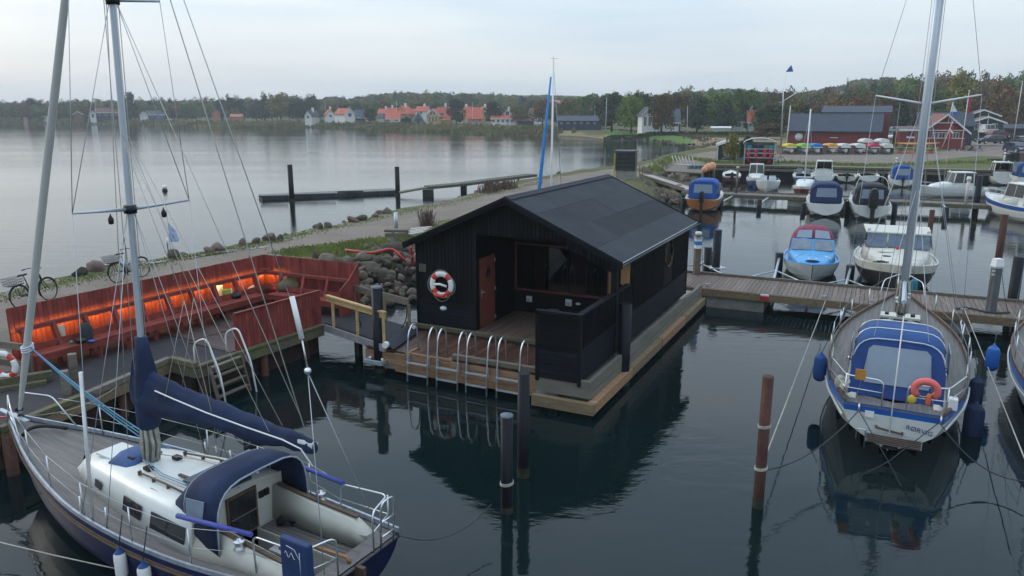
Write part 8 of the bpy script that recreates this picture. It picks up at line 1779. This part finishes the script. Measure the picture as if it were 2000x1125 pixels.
for i_, (px, rt, w, rm) in enumerate(((646, 214, 16, REDT), (748, 213, 20, REDT), (783, 207, 18, REDT), (822, 208, 22, REDT), (866, 207, 16, NAVR), (903, 209, 18, REDT), (950, 209, 18, REDT), (972, 213, 14, REDT), (1014, 211, 16, REDT), (1052, 214, 16, REDT), (1068, 222, 14, REDT), (1120, 206, 18, REDT), (602, 216, 14, NAVR))):
    fhouse('village_house', ('steep red roof' if rm is REDT else 'dark roof') + ' house half hidden by garden trees, ' + ['behind the first flagpole', 'just left of the low red roof', 'highest of the left group', 'behind the A-frame', 'behind the yellow gable', 'right of the pine', 'left of the arched gable', 'behind the long white house', 'between the white houses', 'left of the blue sail', 'right of the blue sail', 'above the long dark house', 'at the left wood end'][i_], px - w / 2, px + w / 2, rt, rt + 9, rt + 20, 343, (WHW, PKW, YEW)[i_ % 3], rm, i_ % 2 == 0, 8, None, ((0, 1, 1.2, 1.2),), R.uniform(-.4, .4), .5)
# left shore
fhouse('white_hut', 'small white hut far left on the opposite shore', 46, 52, 228, 230, 232, 420, PKW, NAVR, True, 5); fhouse('pink_red_house', 'long pinkish red roofed house far left on the opposite shore', 86, 104, 224, 228, 232, 425, WHW, REDT, False, 8, T, ((1, .4, 1.4, .8),)); fhouse('brown_house', 'brown gabled house on the far left shore', 145, 161, 218, 223, 233, 420, mat('brown_brick_wall', (.16, .09, .06), .8), NAVR, True, 8, T)
fhouse('blue_hall', 'long dark blue hall with reddish band on the far left shore', 190, 232, 212, 220, 233, 420, NVW, mat('dull_red_roof', (.1, .1, .1)), False, 10, T, tuple((x, 2.0, 1.6, .8) for x in (-4, -1, 2, 4.5))); fhouse('white_gable_annex', 'white gabled annex at the left end of the dark blue hall', 177, 187, 217, 223, 232, 415, WHW, NAVR, True, 6, T, ((0, .5, 1.2, 2),))
fhouse('pale_blue_house', 'pale house with blue roof further right on the far left shore', 274, 288, 218, 224, 231, 425, WHW, NAVR, True, 8, T); fhouse('blue_roof_hall', 'blue roofed hall with white boats before it on the far shore', 288, 320, 217, 224, 232, 430, mat('mid_blue_wall', (.05, .09, .16), .8), NAVR, False, 8, T, ((-2, .6, 2, .8), (2, .6, 2, .8)))
fhouse('orange_gable', 'orange red gable between trees on the far shore', 416, 428, 216, 222, 230, 400, mat('orange_brick', (.34, .13, .07), .8), REDT, True, 7); fhouse('orange_roof_house', 'low orange roofed house right of the orange gable', 452, 472, 223, 228, 234, 395, mat('orange_brick', (.1, .1, .1)), mat('orange_roof', (.34, .13, .08), .8), False, 8)

# ================================================================ TREES
def crown_mesh(seed, n=26, q=95, size=.055, shape=(1, 1, 1), low=.0):
    r = random.Random(seed); rs = np.random.RandomState(seed)
    lob = []
    for i in range(n):
        a = r.uniform(0, 2 * pi); zz = r.uniform(-.75, .95); rad = sqrt(max(0, 1 - zz * zz)) * r.uniform(.35, .8)
        lob.append((rad * cos(a) * .5 * shape[0], rad * sin(a) * .5 * shape[1], .5 + zz * .42 * shape[2], r.uniform(.12, .22)))
    V = []; Fc = []
    k = 0
    for (x, y, z, s) in lob:
        d = rs.normal(size=(q, 3)); d /= np.linalg.norm(d, axis=1)[:, None]; rr_ = s * (rs.uniform(.72, 1.12, size=(q, 1)))
        c = np.array([x, y, z]) + d * rr_; c[:, 2] = np.maximum(c[:, 2], low)
        nrm = d + rs.normal(size=(q, 3)) * .55; nrm /= np.linalg.norm(nrm, axis=1)[:, None]
        t1 = np.cross(nrm, rs.normal(size=(q, 3))); t1 /= np.linalg.norm(t1, axis=1)[:, None]; t2 = np.cross(nrm, t1)
        sz = size * rs.uniform(.6, 1.3, size=(q, 1))
        for e1, e2 in ((-1, -.7), (1, -.5), (.8, .9), (-.7, .8)): V.append(c + t1 * sz * e1 * .5 + t2 * sz * e2 * .5)
    A = [np.stack(V[i * 4:i * 4 + 4], 1).reshape(-1, 3) for i in range(n)]
    allv = np.concatenate(A); nf = len(allv) // 4
    me = bpy.data.meshes.new('crown'); me.from_pydata(allv.tolist(), [], [(4 * i, 4 * i + 1, 4 * i + 2, 4 * i + 3) for i in range(nf)]); return me
def leafmat(name, c1, c2, autumn=None):
    m = bpy.data.materials.new(name); m.use_nodes = True; N, Lk = m.node_tree.nodes, m.node_tree.links; b = N['Principled BSDF']; b.inputs['Roughness'].default_value = .75; b.inputs['Specular IOR Level'].default_value = .15
    tc = N.new('ShaderNodeTexCoord'); n = N.new('ShaderNodeTexNoise'); n.inputs['Scale'].default_value = 5; n.inputs['Detail'].default_value = 5; oi = N.new('ShaderNodeObjectInfo'); va = N.new('ShaderNodeVectorMath'); va.operation = 'MULTIPLY_ADD'; va.inputs[1].default_value = (11, 7, 5); Lk.new(oi.outputs['Random'], va.inputs[0]); Lk.new(tc.outputs['Object'], va.inputs[2]); Lk.new(va.outputs[0], n.inputs['Vector'])
    r_ = N.new('ShaderNodeValToRGB'); r_.color_ramp.elements[0].position = .35; r_.color_ramp.elements[0].color = (*c1, 1); r_.color_ramp.elements[1].position = .66; r_.color_ramp.elements[1].color = (*c2, 1)
    if autumn: e_ = r_.color_ramp.elements.new(.56); e_.color = (*autumn, 1)
    Lk.new(n.outputs['Fac'], r_.inputs[0]); mr = N.new('ShaderNodeMapRange'); mr.inputs[3].default_value = .9; mr.inputs[4].default_value = 1.75; Lk.new(oi.outputs['Random'], mr.inputs[0])
    sc = N.new('ShaderNodeVectorMath'); sc.operation = 'SCALE'; Lk.new(r_.outputs[0], sc.inputs[0]); Lk.new(mr.outputs[0], sc.inputs['Scale']); Lk.new(sc.outputs[0], b.inputs['Base Color']); b.inputs['Subsurface Weight'].default_value = 0
    return m
LEAF = {'dark': leafmat('dark_green_leaves', (.014, .026, .010), (.034, .050, .016)), 'green': leafmat('green_leaves', (.032, .062, .012), (.070, .105, .022)), 'olive': leafmat('olive_leaves', (.062, .062, .014), (.125, .110, .026)),
        'brown': leafmat('autumn_brown_leaves', (.060, .044, .018), (.115, .085, .030), (.095, .050, .018)), 'willow': leafmat('bright_yellow_green_leaves', (.065, .10, .014), (.105, .145, .022)), 'rust': leafmat('rust_red_leaves', (.085, .045, .016), (.15, .085, .026)), 'pine': leafmat('pine_needles', (.012, .020, .011), (.025, .036, .017))}
ROUND = [crown_mesh(i) for i in range(6)]; TALL = [crown_mesh(20 + i, 24, 95, .055, (.75, .75, 1.12)) for i in range(3)]; PINE = [crown_mesh(40 + i, 13, 110, .05, (1.15, 1.15, .75), .15) for i in range(3)]; LOWC = [crown_mesh(60 + i, 22, 80, .07, (1, 1, .8), .02) for i in range(3)]
for me_ in ROUND + TALL + PINE + LOWC: me_.materials.append(LEAF['green'])
BARK = mat('tree_bark', (.045, .035, .026), .9, var=.3, scale=3)
def trunk_mesh(seed):
    r = random.Random(seed); mb = MB(); mb.tube([(0, 0, -.12), (.01, 0, .2), (-.01, .01, .5), (0, 0, .8)], [.035, .026, .018, .006], 6)
    for k in range(5): a = r.uniform(0, 6.28); z = r.uniform(.2, .5); mb.tube([(0, 0, z), (.15 * cos(a), .15 * sin(a), z + .14), (.3 * cos(a), .3 * sin(a), z + .22)], [.014, .009, .003], 5)
    return mb.mesh('trunk', BARK)
TRUNKS = [trunk_mesh(i) for i in range(3)]
TLAB = {'dark': 'dark green round tree', 'green': 'mid green leafy tree', 'olive': 'olive tinted leafy tree', 'brown': 'autumn brown tree', 'willow': 'bright yellow green willow', 'rust': 'rust red autumn tree', 'pine': 'dark scots pine with open crown'}
LM = [(60, 'left of the white hut'), (130, 'above the pink house'), (190, 'by the brown house'), (235, 'above the blue hall'), (330, 'by the blue roof'), (410, 'left of the orange gable'), (480, 'by the scots pines'), (560, 'right of the pines'), (670, 'before the first gable'), (740, 'by the first gables'), (800, 'above the red roofs'), (850, 'by the A-frame'), (910, 'by the yellow house'),
      (960, 'by the pink wall'), (1020, 'by the arched gable'), (1080, 'by the blue sail'), (1180, 'above the long dark house'), (1260, 'left of the villa'), (1330, 'by the villa'), (1390, 'left of the garden wall'), (1440, 'by the garden wall'), (1500, 'by the red roofed cottage'), (1560, 'left of the barn'), (1640, 'above the barn left half'), (1720, 'above the barn right half'), (1800, 'left of the tall mast'), (1880, 'above the club house'), (1950, 'above the green cottage'), (9999, 'at the right edge')]
def interp_lm(px): return next(b for a, b in LM if px < a)
def tree(px, D, rt, wpx, kind, group, zone, shape=None, label=None, sink=0.0):
    p = AT(px, rt, D); gz = hgt(p.x, p.y); H_ = max(3.0, p.z - gz); W = wpx * D / CF; n = R.randrange(6)
    lm = interp_lm(px); t_ = thing('tree', label or (TLAB[kind] + ' ' + zone + ', ' + lm), 'tree', (p.x, p.y, gz), R.uniform(0, 6.28), None if label else group + ', ' + kind + ', ' + lm)
    shape = shape or ('pine' if kind == 'pine' else ('tall' if H_ > W * 1.3 else 'round'))
    me_ = {'pine': PINE, 'tall': TALL, 'round': ROUND, 'low': LOWC}[shape]; me_ = me_[n % len(me_)]
    c = bpy.data.objects.new('crown', me_); COL.objects.link(c); c.parent = t_
    z0 = .35 if shape == 'pine' else (.0 if shape == 'low' else .10)
    c.location = (0, 0, H_ * z0 * .9); c.scale = (W * 1.05, W * 1.05, H_ * (1 - z0 * .9) * 1.02); c.rotation_euler = (0, 0, R.uniform(0, 6)); c.material_slots[0].link = 'OBJECT'; c.material_slots[0].material = LEAF[kind]
    tk = bpy.data.objects.new('trunk', TRUNKS[n % 3]); COL.objects.link(tk); tk.parent = t_; tk.scale = (H_, H_, H_)
    return t_
def band(px0, px1, D0, D1, tops, step, wmul, kinds, group, zone, jit=4, seed=1):
    r = random.Random(seed); px = px0
    while px < px1:
        D = r.uniform(D0, D1); rt = interp(tops, px) + r.uniform(-jit, jit); w = step * wmul * r.uniform(.8, 1.3)
        tree(px, D, rt, w, r.choice(kinds), group, zone); px += step * r.uniform(.7, 1.3)
K1 = ['dark', 'green', 'olive', 'brown', 'dark', 'green', 'brown', 'olive']; K2 = ['brown', 'rust', 'olive', 'green', 'dark', 'brown', 'dark']
# far left shore, two depths
band(-20, 660, 455, 520, [(-20, 203), (70, 197), (150, 199), (240, 198), (300, 195), (400, 196), (520, 190), (660, 196)], 15, 1.7, K1, 'far left shore wood', 'in the far shore wood', 3, 11)
band(-20, 640, 425, 450, [(-20, 208), (640, 208)], 21, 1.5, K1, 'far left shore front row', 'in the far wood edge', 5, 12)
band(640, 1140, 430, 520, [(640, 196), (700, 190), (800, 183), (900, 186), (980, 186), (1060, 195), (1140, 196)], 15, 1.7, K1, 'wood behind the red roofed houses', 'in the wood', 3, 13)
band(650, 1130, 350, 400, [(650, 204), (760, 200), (860, 203), (960, 205), (1130, 204)], 24, 1.3, K1, 'garden trees among the red roofed houses', 'in the gardens', 5, 14)
band(1080, 1560, 260, 320, [(1080, 204), (1150, 190), (1220, 184), (1290, 190), (1340, 175), (1400, 182), (1450, 186), (1500, 180), (1560, 184)], 22, 1.7, K1, 'wood behind the white villa', 'in the villa wood', 4, 15)
band(1480, 2060, 225, 300, [(1480, 188), (1560, 178), (1640, 178), (1740, 160), (1820, 150), (1900, 150), (1960, 153), (2060, 150)], 24, 1.8, K2, 'autumn wood behind the barn', 'in the autumn wood', 5, 16)
band(1500, 2060, 185, 215, [(1500, 205), (1600, 196), (1740, 185), (1850, 178), (2060, 175)], 27, 1.6, K2, 'front row of the autumn wood', 'in the autumn wood front row', 7, 17)
# hill woods as one mass beyond
def wood_mass(name, label, spots):
    rs = np.random.RandomState(5); V = []
    for (x, y, z, w, h) in spots:
        q = 160; d = rs.normal(size=(q, 3)); d /= np.linalg.norm(d, axis=1)[:, None]; d[:, 2] = abs(d[:, 2]); c = np.array([x, y, z]) + d * np.array([w, w, h]) * rs.uniform(.8, 1.1, size=(q, 1)); nrm = d + rs.normal(size=(q, 3)) * .5; t1 = np.cross(nrm, rs.normal(size=(q, 3))); t1 /= np.linalg.norm(t1, axis=1)[:, None]; t2 = np.cross(nrm, t1); t2 /= np.linalg.norm(t2, axis=1)[:, None]; sz = rs.uniform(.7, 1.6, size=(q, 1)) * w * .14
        V.append(np.stack([c - t1 * sz - t2 * sz, c + t1 * sz - t2 * sz * .8, c + t1 * sz * .9 + t2 * sz, c - t1 * sz * .8 + t2 * sz], 1).reshape(-1, 3))
    A = np.concatenate(V); me = bpy.data.meshes.new(name); me.from_pydata(A.tolist(), [], [(4 * i, 4 * i + 1, 4 * i + 2, 4 * i + 3) for i in range(len(A) // 4)]); m_ = leafmat('distant_wood_leaves', (.028, .044, .015), (.075, .075, .026), (.06, .052, .020)); m_.node_tree.nodes['Noise Texture'].inputs['Scale'].default_value = .03; me.materials.append(m_); o = bpy.data.objects.new(name, me); COL.objects.link(o); tag(o, label, 'wood', kind='stuff')
r = random.Random(9); sp = []
for px0, px1, D0, D1, tops in ((-60, 700, 560, 640, [(-60, 204), (300, 200), (700, 194)]), (640, 1200, 560, 660, [(640, 192), (800, 182), (900, 184), (1040, 186), (1200, 196)]), (1180, 1560, 400, 520, [(1180, 200), (1300, 186), (1400, 174), (1450, 178), (1560, 188)]), (1540, 1860, 430, 520, [(1540, 190), (1600, 178), (1660, 160), (1720, 153), (1780, 158), (1860, 170)]), (1800, 2100, 330, 400, [(1800, 165), (1900, 160), (2100, 156)])):
    n = int((px1 - px0) / 3.2)
    for k in range(n):
        px = r.uniform(px0, px1); D = r.uniform(D0, D1); p = AT(px, interp(tops, px) + r.uniform(-1, 9), D); h = r.uniform(4, 7); sp.append((p.x, p.y, p.z - h, r.uniform(4.5, 8), h))
        sp.append((p.x + r.uniform(-4, 4), p.y - 6, p.z - h - r.uniform(3, 6), r.uniform(5, 8), h))
wood_mass('distant_wood', 'distant wooded hills behind the far shore and behind the autumn wood', sp)
# individual trees read off the photograph
for px, D, rt, w, kd, sh, lab in (
    (1235, 205, 188, 56, 'willow', 'round', 'bright yellow green round tree left of the white villa'), (1294, 184, 186, 54, 'brown', 'round', 'dark brownish tree standing right in front of the white villa'), (1197, 215, 184, 70, 'dark', None, 'large dark green tree left of the bright green one'),
    (1255, 225, 182, 60, 'dark', None, 'dark tree crown behind the bright green tree'), (1330, 215, 184, 60, 'brown', None, 'tall brown tree right of the white villa'), (1365, 200, 190, 55, 'dark', 'tall', 'dark narrow tree before the narrow red gable'),
    (1405, 205, 184, 75, 'green', None, 'large green tree left of the red roofed cottage'), (1452, 208, 176, 72, 'green', None, 'tall green tree overhanging the red roofed cottage'), (1418, 196, 200, 50, 'dark', None, 'dark round tree before the garden wall'),
    (1505, 178, 208, 60, 'dark', None, 'dark tree right of the red roofed cottage'), (1500, 160, 238, 70, 'brown', 'low', 'brown bushes at the foot of the dark tree by the cottage'), (1545, 178, 200, 60, 'olive', None, 'olive tree just left of the barn roof'),
    (891, 312, 196, 40, 'pine', 'round', 'dark round pine in front of the red roofed houses'), (963, 306, 200, 40, 'dark', 'round', 'dark spreading tree left of the arched gable house'), (722, 318, 212, 26, 'dark', 'round', 'dark bush crown between the leftmost gables'),
    (1060, 285, 198, 44, 'brown', None, 'brown tree behind the white mast with blue sail'), (1100, 280, 208, 44, 'green', None, 'green tree left of the long dark house'), (1015, 300, 205, 40, 'olive', None, 'olive tree between the white houses'),
    (447, 405, 182, 22, 'pine', 'pine', 'tallest scots pine on the far shore'), (430, 408, 190, 24, 'pine', 'pine', 'scots pine left of the tallest one'), (470, 408, 190, 30, 'pine', 'pine', 'scots pine right of the tallest one'), (515, 402, 184, 16, 'pine', 'tall', 'narrow dark conifer right of the scots pines'),
    (545, 395, 186, 50, 'olive', None, 'big rounded tree right of the narrow conifer'), (580, 395, 195, 40, 'dark', None, 'dark tree right of the big rounded one'), (608, 392, 188, 34, 'pine', 'round', 'dark domed tree at the end of the left wood'), (510, 400, 198, 44, 'dark', None, 'dark thicket tree below the narrow conifer'),
    (250, 410, 184, 28, 'pine', 'round', 'tall dark tree just right of the mast on the far left shore'), (792, 308, 227, 22, 'dark', 'low', 'clipped dark hedge mass before the A-frame house'), (1655, 300, 162, 10, 'dark', None, 'slim tree on the far hill'),
    (1430, 88, 262, 34, 'olive', 'low', 'small olive bush behind the black shed'), (1456, 90, 268, 26, 'dark', 'low', 'dark bush right of the olive one by the shed'), (1640, 175, 196, 70, 'rust', None, 'rust coloured tree above the barn roof'), (1690, 180, 186, 60, 'brown', None, 'brown tree above the right end of the barn'),
    (1880, 190, 150, 70, 'olive', None, 'tall yellowish green tree behind the club house'), (1825, 185, 165, 60, 'green', None, 'green tree behind the yacht mast'), (1960, 180, 165, 70, 'rust', None, 'rust brown tree at the right edge')):
    tree(px, D, rt, w, kd, '', '', sh, lab)
# hedges and shore scrub
def scrub(name, label, line, n, hgts, m_, w=1.6, size=.3, seed=2):
    rs = np.random.RandomState(seed); V = []; L_ = [Vector(p) for p in line]
    for i in range(n):
        k = rs.uniform(0, len(L_) - 1); a = L_[int(k)].lerp(L_[min(int(k) + 1, len(L_) - 1)], k % 1); x = a.x + rs.normal() * w * .4; y = a.y + rs.normal() * w * .4; z = hgt(x, y) if abs(x) < 880 else 1.3
        h = rs.uniform(*hgts); s = size * rs.uniform(.6, 1.4); an = rs.uniform(0, 3.14); dx, dy = cos(an) * s, sin(an) * s; lx, ly = rs.normal() * h * .15, rs.normal() * h * .15
        V += [(x - dx, y - dy, z - .05), (x + dx, y + dy, z - .05), (x + dx * .5 + lx, y + dy * .5 + ly, z + h), (x - dx * .5 + lx, y - dy * .5 + ly, z + h * .9)]
    me = bpy.data.meshes.new(name); me.from_pydata(V, [], [(4 * i, 4 * i + 1, 4 * i + 2, 4 * i + 3) for i in range(n)]); me.materials.append(m_); o = bpy.data.objects.new(name, me); COL.objects.link(o); return tag(o, label, 'plants', kind='stuff')
REEDM = mat('reed_stems', (.125, .112, .045), .9, var=.4, scale=.05); GRASSM = mat('tuft_grass', (.15, .18, .045), .9, var=.35, scale=.8); DRYM_ = mat('dry_weeds', (.10, .065, .045), .9, var=.3, scale=1.0)
scrub('reeds', 'reed belt along the far shore of the bay', bay_far[7:], 9000, (.6, 1.9), REEDM, 9, .8, 3)
scrub('dark_hedge', 'dark clipped hedge along the lawn edge before the white villa', [tuple(AT(px, 250, 186))[:2] for px in (1185, 1260, 1330, 1400, 1500)], 1800, (.4, 1.0), LEAF['dark'], 1.2, .35, 4)
P2z = lambda l: [tuple(GL(*q))[:2] for q in l]
scrub('verge_grass', 'tufted green grass along the bay side of the causeway path', P2z([(0, 584), (110, 556), (200, 536), (340, 507), (430, 490), (520, 474), (620, 450), (740, 425), (850, 404), (950, 380), (1060, 355)]), 5200, (.02, .07), GRASSM, .9, .03, 5)
scrub('verge_grass', 'tufted green grass between the red fence and the causeway path near the house', P2z([(565, 494), (620, 488), (680, 479), (735, 470)]), 4200, (.03, .11), GRASSM, 1.0, .035, 6)
scrub('verge_grass', 'grass on the causeway beyond the cabinet and above the rocks', P2z([(1262, 336), (1290, 330), (1320, 322), (1400, 318), (1550, 323), (1700, 324), (1900, 318), (2000, 322)]), 4000, (.08, .35), GRASSM, 1.2, .07, 7)
scrub('brown_weeds', 'tall brown weeds on the causeway edge left of the roof ridge', P2z([(826, 441), (834, 440), (842, 442)]), 260, (.4, .9), DRYM_, .35, .012, 8)
scrub('brown_weeds', 'dry brown weeds by the old jetty and along the inlet', P2z([(945, 378), (975, 370), (1000, 366)]), 400, (.3, .8), DRYM_, .8, .03, 9)
scrub('brown_weeds', 'low dry scrub on the bank of the inlet', P2z([(1150, 262), (1240, 271), (1320, 279), (1400, 283), (1480, 282)]), 900, (.15, .5), DRYM_, 2, .2, 10)
scrub('dry_field', 'dry yellow meadow grass behind the inlet', P2z([(1310, 272), (1400, 268), (1500, 266)]), 1800, (.15, .3), REEDM, 5, .25, 11)

byl = {}
for o in COL.objects:
    if o.parent is None and o.get('category') == 'tree': byl.setdefault(o['label'], []).append(o)
for lb, l in byl.items():
    if 1 < len(l) < 5:
        l.sort(key=lambda o: o.location.x / o.location.y)
        for o, w_ in zip(l, {2: ('left', 'right'), 3: ('leftmost', 'middle', 'rightmost'), 4: ('leftmost', 'second', 'third', 'rightmost')}[len(l)]): o['label'] = w_ + ' ' + lb
scrub('rock_weeds', 'weeds and grass tufts growing between the boulders left of the house', P2z([(640, 500), (690, 492), (735, 488), (775, 478), (800, 470)]), 1500, (.05, .2), GRASSM, 1.1, .03, 15)
# ================================================================ HAZE
hz = bpy.data.materials.new('haze_air'); hz.use_nodes = True; _n = hz.node_tree.nodes; _l = hz.node_tree.links
for n in list(_n): _n.remove(n)
_o = _n.new('ShaderNodeOutputMaterial'); _v = _n.new('ShaderNodeVolumePrincipled'); _v.inputs['Density'].default_value = .0004; _v.inputs['Color'].default_value = (.88, .94, .97, 1); _v.inputs['Anisotropy'].default_value = .0
_l.new(_v.outputs[0], _o.inputs['Volume'])
haze = MB().b2(-1000, 1500, -60, 1650, -3, 60).build('haze', hz); haze['kind'] = 'stuff'; haze['label'] = 'thin pale haze over the bay'
